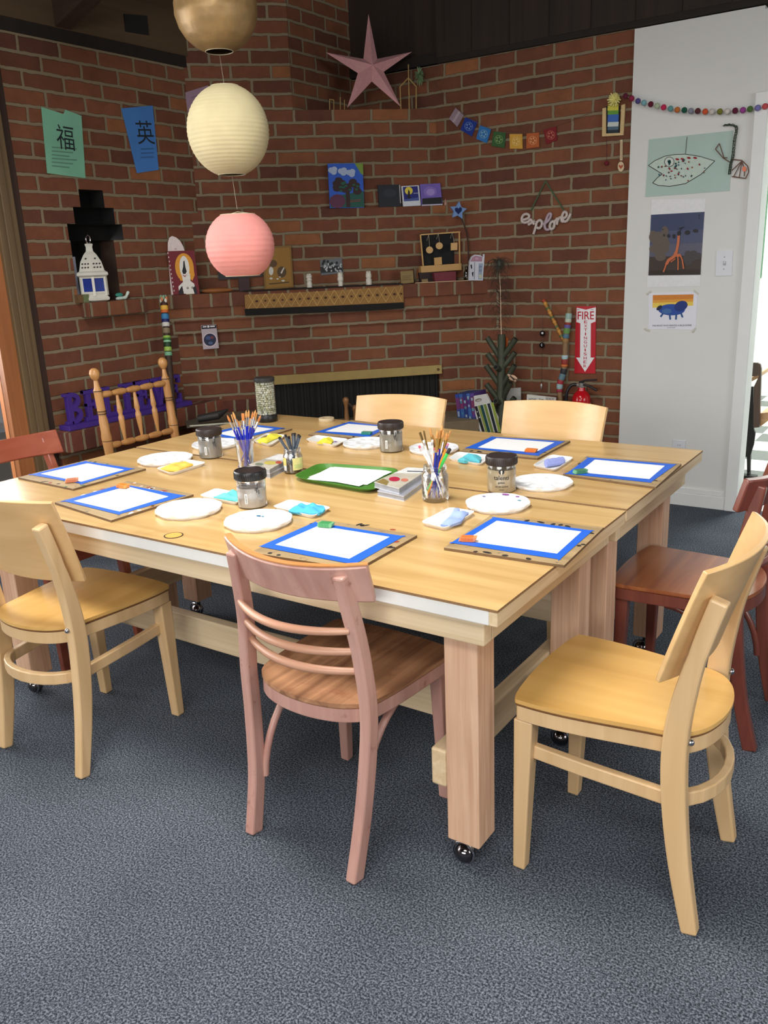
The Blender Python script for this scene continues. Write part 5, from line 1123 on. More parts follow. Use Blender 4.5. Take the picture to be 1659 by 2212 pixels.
flat('white_fan', 'white rounded paper shape standing behind the red painting', 'paper', FD(7.36), [(363, 549), (363, 530), (366, 519), (372, 515), (381, 518), (390, 526), (396, 537), (400, 549), (404, 641), (370, 642)], (222, 206, 204), 0.004, -0.008, [((200, 170, 172), ell(380, 543, 3, 2)), ((206, 196, 196), [(366, 546), (372, 522), (373, 522), (368, 546)])], rest=MZ)
flat('small_card', 'cream card with two grey buttons leaning on the red painting', 'card', FD(7.335), [(397, 619), (417, 617), (425, 639), (403, 641)], (206, 200, 158), 0.003, 0.0, [((150, 150, 140), ell(406, 627, 2.6, 2.8)), ((150, 150, 140), ell(416, 626, 2.6, 2.8))], rest=MZ)
mb = MB(); a_, b_ = mant(437, 638, 0.12), mant(503, 634, 0.12); mb.tube([a_+(b_-a_)*i/10+Vector((0, 0, 0.013)) for i in range(11)], [0.004, 0.010, 0.013, 0.0145, 0.015, 0.0145, 0.014, 0.013, 0.011, 0.008, 0.003], plain((150, 88, 34), 0.6, noise=0.3, nscale=20), 12)
solo(mb, 'carved_boat', 'low orange-brown carved wooden boat shape on the mantel', 'ornament')
flat('dark_picture', 'small dark picture half hidden behind the pink lantern', 'picture', fW, [(470, 588), (565, 582), (568, 597), (473, 605)], (46, 44, 46), 0.015, 0.0)
mb = MB(); a_ = mant(529, 632, 0.06); mb.prism([a_+fW.u*-0.032, a_+fW.u*0.032, a_+fW.u*0.032-fW.n*0.05, a_+fW.u*-0.032-fW.n*0.05], (0, 0, 0.075), plain((52, 16, 22), 0.6)); solo(mb, 'dark_red_box', 'dark red box standing below the pink lantern on the mantel', 'box')
flat('framed_picture', 'mustard picture of two small animals in a thin frame, right of the pink lantern', 'picture', fW, [(567, 538), (629, 535), (635, 625), (572, 631)], (128, 94, 38), 0.012, 0.01, [((150, 110, 44), [(571, 542), (626, 539), (631, 622), (576, 627)]), ((92, 68, 38), ell(590, 574, 9, 8)), ((206, 204, 196), ell(586, 590, 5, 9)), ((84, 64, 40), ell(609, 592, 10, 12)), ((210, 206, 196), [(606, 594), (613, 582), (615, 583), (609, 596)]), ((206, 202, 190), ell(586, 606, 3.5, 2.2)), ((206, 202, 190), ell(600, 607, 2.6, 1.6)), ((206, 202, 190), ell(612, 611, 3.6, 2)), ((196, 190, 176), ell(605, 603, 2, 1.4)), ((60, 46, 26), [(582, 617), (625, 613), (625, 615), (582, 619)])], rest=MZ)
flat('photo_card', 'black-and-white photograph of a crowd standing above the white candles', 'photograph', fW, [(691, 562), (738, 557), (742, 590), (694, 595)], (108, 112, 116), 0.002, 0.004, [((40, 42, 46), [(692, 577), (739, 573), (741, 586), (693, 590)])]+[((190, 194, 196), ell(696+random.Random(i).uniform(0, 42), 570+random.Random(i+50).uniform(0, 16), 1.6, 2.2)) for i in range(26)]+[((30, 32, 36), ell(697+random.Random(i+200).uniform(0, 40), 563+random.Random(i+99).uniform(0, 8), 2.4, 3)) for i in range(9)])
for i, (x, y, lab) in enumerate(((669, 622, 'crumpled white wax candle, left of the three on the runner'), (736, 619, 'crumpled white wax candle, middle of the three on the runner'), (797, 614, 'crumpled white wax candle, right of the three on the runner'))):
    p = mant(x, y, 0.13); p.z = MZ+0.0052; rc_ = random.Random(i+3); mb = MB(); pr = []
    for k in range(13): pr.append((0.0165*(1+rc_.uniform(-0.16, 0.16)), 0.072*k/12))
    pr += [(0.011, 0.074), (0, 0.0735)]; mb.lathe(pr, plain((220, 214, 200), 0.6, noise=0.12, nscale=60, bump=0.6), 11, smooth=False, a0=i)
    for k in range(3): mb.sphere((0.008*math.cos(k*2.2+i), 0.008*math.sin(k*2.2+i), 0.072), 0.008, plain((220, 214, 200), 0.6, noise=0.12, nscale=60, bump=0.6), 7, 5)
    o = mb.link('white_candle', loc=p); tag(o, lab, 'candle', 'white candles on the mantel')
flat('small_plaque', 'small square tan plaque with a line of writing, right of the candles', 'plaque', FD(7.47), [(865, 586), (892, 584), (894, 610), (867, 613)], (140, 118, 72), 0.02, 0.0, [((104, 84, 50), [(869, 596+4*i), (889-3*(i % 2), 594.5+4*i), (889-3*(i % 2), 595.8+4*i), (869, 597.3+4*i)]) for i in range(3)], rest=MZ)
mb = MB(); a_, b_ = mant(897, 613, 0.178), mant(1018, 606, 0.178); mb.tube([a_+Vector((0, 0, 0.0035)), b_+Vector((0, 0, 0.0035))], 0.0028, plain((206, 176, 140), 0.6), 8); solo(mb, 'thin_dowel', 'thin pale wooden dowel lying along the front edge of the mantel', 'stick')
# toy theatre with hanging discs
ft = FD(7.45); CARD = plain((196, 154, 96), 0.7, noise=0.06); BLK = plain((12, 12, 14), 0.8, noise=0)
q = ft.hit(950, 600); t = thing('toy_theatre', 'small cardboard theatre with black backdrop and discs hanging on strings', 'toy theatre', (q.x, q.y, ft.hit(950, 584).z), 0); tb = Vector(t.location)
def fb_(mb, nm, par=t): mb.v = [v-tb for v in mb.v]; return mb.link(nm, parent=par)
mb = flatmesh(ft, [(908, 504), (990, 500), (995, 577), (913, 580)], BLK, 0.004, -0.06, []); fb_(mb, 'backdrop')
mb = flatmesh(ft, [(909, 575), (997, 569), (997, 583), (910, 589)], CARD, 0.06, -0.055, []); fb_(mb, 'stage_front')
mb = MB()
for a_, b_ in (((909, 507), (994, 501)), ((908, 507), (914, 575)), ((992, 501), (993, 571))): mb.sweep([ft.hit(*a_, 0.004), ft.hit(*b_, 0.004)], 0.008, 0.008, ft.n, CARD)
fb_(mb, 'frame')
STR = plain((170, 160, 140), 0.8, noise=0)
for kind, x, y, r, xt, yt in (('d', 928, 540, 7.5, 926, 506), ('d', 949, 531, 7.5, 947, 503), ('s', 981, 533, 7.5, 977, 501)):
    pts = ell(x, y, r, r) if kind == 'd' else [(x-7, y-8), (x+7, y-9), (x+7, y+7), (x-7, y+8)]
    mb = flatmesh(ft, pts, plain((206, 166, 110), 0.7), 0.006, -0.003, []); d_ = fb_(mb, 'hanging_disc' if kind == 'd' else 'hanging_square')
    mb = MB(); mb.tube([ft.hit(xt, yt, 0.009), ft.hit(x, y-r, 0.004)], 0.0012, STR, 6); mb.tube([ft.hit(xt, yt, 0.009), ft.hit(xt-4, yt+14, 0.010)], 0.0010, STR, 6); mb.v = [v-tb for v in mb.v]; mb.link('string', parent=d_)
mb = flatmesh(ft, [(938, 557), (954, 555), (955, 571), (939, 573)], CARD, 0.012, -0.03, []); fb_(mb, 'stage_block')
for lab, quad, k, th, col in (('dull red box holding up the right of the toy theatre', [(937, 588), (985, 585), (985, 607), (940, 609)], 7.45, 0.05, (112, 40, 52)), ('dark box holding up the left of the toy theatre', [(905, 589), (937, 587), (939, 609), (908, 611)], 7.49, 0.03, (38, 22, 20))):
    flat('support_box', lab, 'box', FD(k), quad, col, th, 0.0, [], rest=MZ)
flat('tiny_block', 'tiny tan block on the mantel in front of the dark box', 'block', FD(7.41), [(911, 604), (924, 603), (925, 611), (912, 612)], (140, 116, 76), 0.012, 0.0, [], rest=MZ)
p = mant(1008, 607, 0.12); mb = MB(); mb.lathe([(0.016, 0), (0.018, 0.004), (0.018, 0.05), (0.009, 0.066), (0.007, 0.085), (0.009, 0.088), (0.006, 0.088)], clear('bottle_glass', (0.5, 0.5, 0.42), 0.03, 0.85), 20); o = mb.link('small_bottle', loc=p); tag(o, 'small dark glass bottle between the toy theatre and the castle card', 'bottle')
ft2 = FD(7.318); wd_ = random.Random(4)
flat('castle_card', 'white arched toy castle card at the right end of the mantel', 'card model', ft2, [(1013, 607), (1015, 566), (1019, 556), (1026, 551), (1036, 552), (1044, 556), (1044, 550), (1047, 550), (1043, 607)], (206, 208, 218), 0.025, -0.02, [((168, 128, 146), [(1016, 566), (1020, 557), (1027, 553), (1042, 556), (1041, 566)]), ((150, 164, 184), [(1034, 570), (1043, 570), (1041, 605), (1033, 605)]), ((196, 150, 176), ell(1030, 560, 4, 3)), ((24, 24, 28), [(1016, 574), (1019, 572), (1020, 580), (1018, 583)]), ((24, 24, 28), [(1019, 590), (1023, 588), (1022, 600), (1020, 596)]), ((90, 100, 120), [(1025, 567), (1026, 567), (1025, 605), (1024, 605)])]+[((210, 206, 160), [(1035+3*i, 594), (1037+3*i, 594), (1037+3*i, 602), (1035+3*i, 602)]) for i in range(2)]+[((110, 126, 150), [(1035+3*i, 575+8*j), (1037+3*i, 575+8*j), (1037+3*i, 580+8*j), (1035+3*i, 580+8*j)]) for i in range(2) for j in range(2)], rest=MZ)
# star flower on a curved stem behind the castle
ft3 = FD(7.37); t = thing('felt_star_flower', 'blue felt star with a dark heart on a tall curved brown stem', 'felt flower', ft3.hit(1011, 606), 0); t.location.z = MZ; tb = Vector(t.location)
mb = MB(); mb.tube(catmull([Vector((tb.x, tb.y, MZ)), ft3.hit(1012, 560, 0.0), ft3.hit(1009, 510, 0.0), ft3.hit(1001, 482, 0.0), ft3.hit(995, 470, 0.0)], 5), [0.0045]*21, plain((62, 40, 30), 0.8), 8); mb.v = [v-tb for v in mb.v]; mb.link('stem', parent=t)
pts = []
for i in range(10):
    a = -PI/2+0.12+PI*i/5; r_ = 20.5 if i % 2 == 0 else 10.5; pts.append((990+r_*math.cos(a)*0.92, 455+r_*math.sin(a)))
mb = flatmesh(ft3, pts, plain((112, 142, 190), 0.95, noise=0.12, nscale=200), 0.022, 0.0, []); mb.v = [v-tb for v in mb.v]; st = mb.link('star', parent=t, bevel=0.007, seg=3)
mb = flatmesh(ft3, [(990, 463), (983, 455), (983, 450), (987, 448), (990.5, 451), (994, 447), (998, 450), (997, 456)], plain((22, 36, 86), 0.95), 0.002, 0.022, []); mb.v = [v-tb for v in mb.v]; mb.link('heart', parent=st)

# pictures on the upper ledge
fb2 = FD(KB); LZ = 1.7165; fu = FD(KB-0.03)
r7 = random.Random(11)
tree = [((120, 150, 60), [(766, 352), (784, 352), (785, 378), (779, 374)]), ((30, 84, 72), [(713, 425), (785, 412), (787, 447), (714, 448)]), ((92, 44, 72), ell(729, 434, 17, 15)), ((50, 30, 28), [(746, 402), (755, 402), (757, 447), (748, 447)])]
tree += [((52, 30, 30), ell(748+r7.uniform(-24, 24), 399+r7.uniform(-12, 14), r7.uniform(6, 10), r7.uniform(5, 8))) for _ in range(22)]+[((26, 88, 70), ell(752+r7.uniform(-20, 22), 402+r7.uniform(-10, 10), 3.5, 2.5)) for _ in range(12)]
tree += [((170, 186, 214), ell(x+dx, y+dy, 6.5, 6)) for x, y in ((719, 367), (740, 369), (758, 372)) for dx, dy in ((-4, 0), (3, -2), (2, 4))]+[((150, 70, 60), [(756, 432+3*i), (779, 430+3*i), (779, 431+3*i), (756, 433+3*i)]) for i in range(2)]
flat('tree_painting', 'canvas painting of a dark tree under a blue sky with clouds', 'painting', fu, [(708, 353), (783, 352), (787, 448), (713, 449)], (44, 92, 196), 0.018, 0.0, tree, rest=LZ)
flat('dark_painting', 'small nearly black square painting, left of the moon painting', 'painting', fu, [(816, 398), (862, 397), (868, 444), (819, 446)], (28, 32, 40), 0.016, 0.0, [((40, 46, 56), ell(842, 415, 14, 9)), ((190, 190, 190), [(862, 398), (864, 398), (866, 437), (864.5, 437)])], rest=LZ)
flat('moon_painting', 'small painting of a yellow moon on a deep blue night', 'painting', fu, [(867, 401), (905, 399), (909, 443), (871, 445)], (206, 210, 216), 0.016, 0.0, [((28, 34, 116), [(870, 403), (902, 401), (905, 432), (873, 434)]), ((224, 204, 70), ell(883, 411, 8.5, 8.5)), ((20, 20, 30), [(882, 408), (885, 412), (887, 428), (884, 430), (880, 425)]), ((206, 212, 220), ell(890, 437, 15, 6)), ((200, 206, 216), [(893, 416), (905, 415.5), (905, 416.5), (893, 417)]), ((70, 86, 150), [(872, 430), (905, 425), (905, 432), (873, 434)])], rest=LZ)
flat('purple_painting', 'small painting of a glowing purple sky above a black hill', 'painting', fu, [(907, 395), (951, 393), (956, 440), (911, 442)], (112, 92, 176), 0.016, 0.0, [((132, 110, 190), ell(929, 411, 14, 11)), ((160, 138, 206), ell(930, 412, 9, 7)), ((22, 22, 26), [(912, 426), (954, 423), (955, 437), (912, 439)]), ((190, 186, 200), [(911, 439.4), (956, 437.4), (956, 440), (911, 442)])], rest=LZ)
p = fu.hit(962, 438, 0.02); p.z = LZ; mb = MB(); mb.lathe([(0.007, 0), (0.0075, 0.012), (0.004, 0.02), (0.003, 0.032), (0.001, 0.036)], plain((190, 140, 130), 0.5), 12); o = mb.link('tiny_bottle', loc=p); tag(o, 'tiny pink bottle right of the purple painting', 'bottle')

# big folded star on the top ledge, bamboo frames and a green tassel
SZ = 2.2655; fs_ = FD(KB+0.06); cx, cy = 805, 140
tips_ = [(796, 30), (890, 112), (866, 231), (750, 233), (703, 113)]; inn = [(815, 127), (829, 155), (803, 176), (773, 158), (785, 127)]
mb = MB(); STARM = plain((220, 164, 166), 0.75, noise=0.12, nscale=90, bump=0.2); P = []
c_ = fs_.hit(cx, cy, 0.075); bk = fs_.hit(cx, cy, -0.01)
for i in range(5): P += [fs_.hit(*tips_[i], 0.02), fs_.hit(*inn[i], 0.02)]
for i in range(10):
    j = (i+1) % 10; mb.add([P[i], P[j], c_], [(0, 1, 2)], STARM); mb.add([P[j], P[i], bk], [(0, 1, 2)], STARM)
solo(mb, 'paper_star', 'large pink five-pointed folded paper star standing on the top brick ledge', 'star')
BAM = plain((170, 140, 84), 0.6, noise=0.1)
def bamboo(label, segs, k, r):
    f = FD(k); mb = MB()
    for a, b in segs: mb.tube([f.hit(*a), f.hit(*b)], r, BAM, 8)
    lo = min(v.z for v in mb.v); mb.v = [v+Vector((0, 0, SZ-lo)) for v in mb.v]; return solo(mb, 'bamboo_frame', label, 'ornament')
bamboo('thin bamboo stick frame on the top ledge, right of the pink star', [((882, 137), (884, 234)), ((864, 185), (866, 234)), ((899, 185), (899, 234)), ((864, 185), (882, 166)), ((899, 185), (882, 166))], KB+0.03, 0.0038)
bamboo('small thin stick frame on the top ledge, left of the pink star', [((712, 236), (712, 212)), ((721, 236), (721, 214)), ((735, 236), (735, 208)), ((744, 236), (744, 214)), ((712, 213), (721, 214))], KB+0.03, 0.0026)
pg_ = FR_.hit(905, 161, 0.06); mb = MB(); rg_ = random.Random(8); gm = [plain((96, 124, 84), 0.8), plain((126, 150, 110), 0.8)]
for i in range(60):
    a, b = rg_.uniform(0, 2*PI), rg_.uniform(-1, 1); d = Vector((math.cos(a)*0.55*math.sqrt(1-b*b), math.sin(a)*0.55*math.sqrt(1-b*b), b))*0.055; mb.tube([pg_, pg_+d*0.6, pg_+d+Vector((0, 0, -0.01))], [0.004, 0.0035, 0.001], gm[i % 2], 5)
mb.tube([pg_+Vector((0, 0.0, 0)), Vector((pg_.x, YR-0.004, pg_.z+0.01))], 0.002, gm[0], 5); solo(mb, 'green_tassel', 'fluffy green pompom tassel where the flag string starts', 'pompom')
# small hang bag on the fireplace front
flat('hang_bag', 'clear hang bag with a round dark planet-like disc, pinned to the fireplace', 'packet', FD(KM3), [(434, 703), (467, 701), (473, 752), (439, 755)], (178, 164, 170), 0.01, 0.014, [((30, 26, 40), [(435, 703.5), (467, 702), (467.5, 709), (435.5, 711)]), ((226, 222, 226), [(438, 705), (446, 704.5), (446, 707), (438, 707.5)]), ((226, 222, 226), [(454, 704), (464, 703.5), (464, 706), (454, 706.5)]), ((226, 222, 226), ell(450, 705.5, 2.4)), ((206, 190, 200), ell(453.5, 734, 15.5, 15.5)), ((30, 36, 66), ell(453.5, 734, 13.5, 13.5)), ((56, 76, 120), ell(450, 730, 6, 4)), ((110, 50, 60), ell(458, 729, 4, 3)), ((70, 90, 130), ell(455, 741, 5, 3))])
# ------------------------------------------------------------------ right brick wall
def P7(x, y): return (960+x/3.7705, 60+y/3.7705)
def P8(x, y): return (1300+x/4.0975, 200+y/4.0975)
def PX(x, y): return (1000+x/4.1475, 360+y/4.1475)
def PE(x, y): return (940+x/4.1475, 620+y/4.1475)
# string of small printed flags
flags = [((150, 130, 142), [(92, 648), (160, 710), (105, 808), (37, 740)], (176, 160, 168), 'pale mauve flag'), ((24, 52, 140), [(170, 730), (270, 765), (222, 885), (130, 830)], (110, 140, 190), 'dark blue flag'),
         ((44, 112, 180), [(290, 795), (382, 825), (345, 940), (258, 905)], (130, 170, 190), 'light blue flag'), ((52, 92, 50), [(400, 845), (500, 850), (490, 980), (382, 962)], (130, 160, 96), 'green flag'),
         ((204, 156, 62), [(530, 865), (635, 865), (637, 985), (533, 985)], (226, 196, 120), 'yellow flag'), ((178, 92, 46), [(668, 862), (770, 852), (772, 970), (667, 985)], (216, 156, 106), 'orange flag'), ((122, 28, 34), [(805, 830), (910, 800), (918, 915), (830, 950)], (190, 110, 90), 'red flag')]
q0 = FR_.hit(*P7(580, 870)); t = thing('flag_garland', 'string of seven small square printed flags hung across the right brick wall', 'garland', (q0.x, YR-0.01, q0.z)); tb = Vector(t.location)
sp = [(905, 163), (930, 176), (955, 200), (984, 232), (1003, 250), (1018, 258), (1034, 267), (1062, 280), (1080, 285), (1115, 289), (1150, 287), (1174, 280), (1201, 272), (1260, 250), (1318, 226)]
mb = MB(); mb.tube([FR_.hit(x, y, 0.012) for x, y in sp], 0.0012, plain((120, 84, 70), 0.8, noise=0), 6); mb.v = [v-tb for v in mb.v]; mb.link('string', parent=t)
for col, q, ink, lab in flags:
    q = [P7(*p) for p in q]; cx = sum(p[0] for p in q)/4; cy = sum(p[1] for p in q)/4; sh = []
    if ink != (176, 160, 168):
        for k in range(14):
            a, b = 2*PI*k/14, 2*PI*(k+1)/14; sh += [(ink, s_) for s_ in stroke([(cx+8.5*math.cos(a), cy+9*math.sin(a)), (cx+8.5*math.cos(b), cy+9*math.sin(b))], 1.0)]
        for k in range(5): a = 2*PI*k/5-1.2; sh += [(ink, ell(cx+4.6*math.cos(a), cy+5*math.sin(a), 2.0, 2.2, 8))]
    else: sh += [(ink, s_) for s_ in stroke([(cx+7, cy-12), (cx-7, cy+11)], 5)]
    mb = flatmesh(FR_, q, plain(col, 0.9, noise=0.12, nscale=60), 0.0012, 0.008, sh); mb.v = [v-tb for v in mb.v]; mb.link('flag', parent=t)['label'] = lab
# little woven loom with a yellow pompom
q0 = FR_.hit(1325, 270); t = thing('woven_loom', 'small wooden loom with striped weaving and a yellow pompom, beside the white wall', 'weaving', (q0.x, YR-0.008, q0.z)); tb = Vector(t.location)
LW = plain((204, 176, 124), 0.6, noise=0.1); sub = lambda mb: mb.__setattr__('v', [v-tb for v in mb.v]) or mb
mb = MB()
for q in ([(5, 140), (36, 132), (36, 378), (2, 386)], [(172, 112), (206, 100), (190, 376), (160, 378)], [(2, 364), (190, 355), (190, 377), (2, 388)]): flatmesh(FR_, [P8(*p) for p in q], LW, 0.012 if q[0][0] != 2 else 0.0126, 0.004, [], mb=mb)
sub(mb).link('frame', parent=t)
rowsW = [(100, 160, (206, 196, 70)), (160, 196, (96, 150, 50)), (196, 262, (52, 98, 176)), (262, 302, (196, 204, 198)), (302, 332, (76, 100, 120)), (332, 364, (22, 40, 52))]
mb = flatmesh(FR_, [P8(40, 120), P8(160, 118), P8(152, 364), P8(34, 366)], plain((20, 18, 20), 0.9), 0.004, 0.005, [(c, [P8(54, a), P8(150, a-4), P8(147, b-4), P8(50, b)]) for a, b, c in rowsW]); sub(mb).link('weaving', parent=t)
mb = MB(); pc_ = FR_.hit(*P8(116, 62), 0.02); yel = [plain((214, 206, 120), 0.8), plain((232, 224, 150), 0.8)]
for k in range(34):
    a = 2*PI*k/34; l = 0.030+0.006*math.sin(k*3.1); mb.tube([pc_, pc_+Vector((math.cos(a)*l, -0.008-0.008*(k % 3), math.sin(a)*l))], [0.004, 0.0032], yel[k % 2], 6)
sub(mb).link('pompom', parent=t)
# wooden spoon and a dark red bead on a thread
mb = flatmesh(FR_, [P8(163, 418), P8(183, 415), P8(182, 600), P8(160, 600)], plain((206, 186, 150), 0.6), 0.006, 0.006, [((150, 120, 84), [P8(170, 430), P8(174, 430), P8(173, 590), P8(168, 590)])])
flatmesh(FR_, [P8(*p) for p in ell(168, 655, 27, 45)], plain((206, 186, 150), 0.6), 0.009, 0.004, [((170, 74, 48), [P8(168, 676), P8(148, 652), P8(150, 640), P8(160, 640), P8(168, 650), P8(178, 638), P8(188, 642), P8(186, 655)])], mb=mb)
solo(mb, 'wooden_spoon', 'small pale wooden spoon with a red heart, hanging below the loom', 'spoon')
mb = MB(); mb.tube([FR_.hit(*P8(40, 390), 0.012), FR_.hit(*P8(42, 610), 0.012)], 0.0012, plain((90, 30, 36), 0.8), 6); mb.sphere(FR_.hit(*P8(42, 625), 0.013), 0.0125, plain((110, 22, 36), 0.9, noise=0.2), 12, 8); solo(mb, 'red_bead', 'dark red felt bead on a thread below the loom', 'bead')
# pompom garland over the white wall
poms = [((210, 30), (90, 22, 48)), ((265, 52), (140, 30, 66)), ((320, 75), (78, 72, 130)), ((373, 90), (120, 170, 176)), ((433, 103), (96, 16, 40)), ((490, 117), (176, 190, 160)), ((547, 130), (196, 36, 84)), ((608, 142), (96, 150, 150)), ((668, 152), (190, 110, 50)), ((730, 155), (16, 84, 64)), ((788, 162), (130, 134, 150)), ((849, 163), (90, 40, 44)), ((915, 168), (206, 84, 48)), ((975, 168), (206, 196, 190)), ((1045, 168), (120, 120, 44)), ((1110, 165), (214, 206, 198)), ((1180, 160), (96, 24, 52)), ((1248, 155), (150, 64, 140)), ((1312, 145), (76, 110, 52)), ((1380, 135), (120, 116, 176)), ((1445, 122), (200, 80, 84)), ((1510, 108), (90, 150, 150))]
q0 = FR_.hit(1500, 240); t = thing('pompom_garland', 'long string of many-coloured felt balls across the top of the white wall', 'garland', (q0.x, YR-0.04, q0.z)); tb = Vector(t.location)
mb = MB(); mb.tube([FR_.hit(*P8(*p), 0.052) for p, c in poms], 0.001, plain((190, 180, 170), 0.8, noise=0), 6); sub(mb).link('string', parent=t)
for p, c in poms:
    mb = MB(); mb.sphere(FR_.hit(*P8(*p), 0.052), 0.0142, plain(c, 0.95, noise=0.15, nscale=150, bump=0.4), 14, 9); sub(mb).link('felt_ball', parent=t)
# word of wire-like script letters on a ribbon
q0 = FR_.hit(1180, 480); t = thing('script_sign', 'pale script letters spelling explore, hanging from a green ribbon on the brick', 'sign', (q0.x, YR-0.012, q0.z)); tb = Vector(t.location)
LILAC = [plain((198, 184, 178), 0.6, noise=0.15), plain((176, 156, 166), 0.6, noise=0.15)]
glyph = [([(534, 476), (566, 470), (590, 455), (592, 436), (572, 425), (545, 432), (528, 460), (532, 492), (556, 502), (586, 492), (606, 470)], 0), ([(602, 470), (622, 492), (640, 520)], 0), ([(646, 484), (622, 500), (585, 520)], 0), ([(664, 488), (652, 540), (632, 604)], 0), ([(654, 520), (668, 492), (692, 480), (708, 498), (704, 530), (684, 552), (662, 545)], 0),
         ([(706, 520), (742, 505), (775, 470), (790, 432), (778, 420), (760, 440), (745, 480), (733, 530), (745, 562), (770, 562), (786, 548)], 1), ([(800, 490), (783, 510), (778, 540), (792, 560), (812, 548), (820, 515), (812, 494), (800, 490)], 0), ([(818, 500), (834, 478), (846, 462), (846, 490), (840, 520)], 0), ([(846, 490), (862, 462), (878, 456), (884, 480), (892, 492), (905, 486)], 0), ([(890, 466), (915, 456), (930, 436), (926, 412), (908, 406), (892, 432), (890, 466), (905, 490), (930, 486), (950, 456), (966, 420)], 0)]
for pts, k in glyph:
    mb = MB(); mb.tube(catmull([FR_.hit(*PX(*p), 0.014) for p in pts], 4), 0.0078, LILAC[k], 8); sub(mb).link('letter_stroke', parent=t)
mb = MB(); rb = plain((70, 84, 58), 0.9)
for a, b in (((740, 128), (608, 398)), ((740, 128), (905, 395))): mb.sweep([FR_.hit(*PX(*a), 0.006), FR_.hit(*PX(*b), 0.010)], 0.009, 0.002, (1, 0, 0), rb)
sub(mb).link('ribbon', parent=t)
# fire extinguisher sign
RED = plain((186, 24, 40), 0.35, noise=0.03); WHT = plain((232, 230, 232), 0.4, noise=0.02)
base = [PE(*p) for p in ((1263, 172), (1442, 172), (1435, 775), (1247, 772))]
mb = flatmesh(FR_, base, RED, 0.002, 0.006, [])
arrow = [[(1268, 185), (1350, 203), (1440, 182), (1437, 312), (1265, 316)], [(1265, 312), (1437, 308), (1395, 326), (1393, 634), (1298, 634), (1301, 326)], [(1262, 632), (1427, 632), (1343, 760)]]
for ai_, a_ in enumerate(arrow): mb.poly(ccw([FR_.hit(*PE(*p), 0.0084+0.0002*ai_) for p in a_], FR_.n), WHT)
a_, b_ = PE(1276, 291), PE(1423, 289); wtext(mb, FR_, 'FIRE', a_[0], a_[1], b_[0], b_[1], 0.0092, RED, 72/4.1475, offset=0.0006)
for i, ch in enumerate('EXTINGUISHER'):
    yb_ = 326+35.9*i; w_ = 14 if ch != 'I' else 5; xc = 1349-0.6*i; a_, b_ = PE(xc-w_, yb_), PE(xc+w_, yb_-0.5); wtext(mb, FR_, ch, a_[0], a_[1], b_[0], b_[1], 0.0092, RED, 26/4.1475, offset=0.00025)
for x in (1288, 1412): mb.poly(ccw([FR_.hit(*PE(*p), 0.0092) for p in ((x-16, 200), (x+8, 203), (x+8, 207), (x-16, 205))], FR_.n), plain((120, 120, 126), 0.5))
solo(mb, 'extinguisher_sign', 'red and white FIRE EXTINGUISHER arrow sign on the brick', 'sign')
# fire extinguisher on the wall below
e0 = ony(1256, 850, YR-0.085); t = thing('fire_extinguisher', 'red fire extinguisher with black handle and hose on the brick below its sign', 'fire extinguisher', (e0.x, YR-0.085, e0.z-0.34)); tb = Vector(t.location)
EXR = plain((186, 20, 30), 0.15, noise=0.02)
mb = MB(); mb.lathe([(0.05, 0), (0.054, 0.006), (0.054, 0.30), (0.050, 0.325), (0.038, 0.345), (0.022, 0.358), (0.019, 0.375)], EXR, 32); mb.link('cylinder', parent=t)
mb = MB(); mb.lathe([(0.0544, 0.16), (0.0544, 0.285)], plain((222, 220, 214), 0.4, noise=0.1), 32); mb.link('label', parent=t)
mb = MB(); mb.lathe([(0.016, 0.374), (0.018, 0.38), (0.018, 0.40), (0.012, 0.404)], plain((190, 186, 180), 0.3, 0.7), 18); mb.box((-0.03, -0.008, 0.384), (0.0, 0.008, 0.396), plain((190, 186, 180), 0.3, 0.7)); mb.link('valve', parent=t)
mb = MB(); mb.sweep([(-0.012, -0.004, 0.404), (0.02, -0.004, 0.418), (0.092, -0.004, 0.424)], 0.018, 0.010, (0, 1, 0), BLACKP); mb.box((-0.014, -0.012, 0.396), (0.012, 0.012, 0.412), BLACKP); mb.link('lever', parent=t, bevel=0.002)
mb = MB(); mb.sweep([(0.008, -0.004, 0.395), (0.05, -0.004, 0.385), (0.094, -0.004, 0.362)], 0.018, 0.011, (0, 1, 0), BLACKP); mb.link('carry_handle', parent=t, bevel=0.002)
mb = MB(); mb.tube(catmull([Vector((-0.03, 0, 0.39)), Vector((-0.06, -0.012, 0.385)), Vector((-0.082, -0.02, 0.34)), Vector((-0.084, -0.02, 0.25)), Vector((-0.07, -0.02, 0.13)), Vector((-0.062, -0.01, 0.06))], 6), 0.0095, BLACKP, 12); mb.link('hose', parent=t)
mb = MB(); mb.box((-0.03, 0.05, 0.1), (0.03, 0.085, 0.26), plain((60, 58, 56), 0.5, 0.6)); mb.link('wall_bracket', parent=t)
# brick ledge along the right wall that carries the pipe tree and books
LT = 0.39
mb = MB(); mb.box((-2.72, 4.36, 0), (-1.86, YR+0.01, LT), BR); struct(mb, 'trim_ledge_right', center=(-2.2, 4.6, 0))
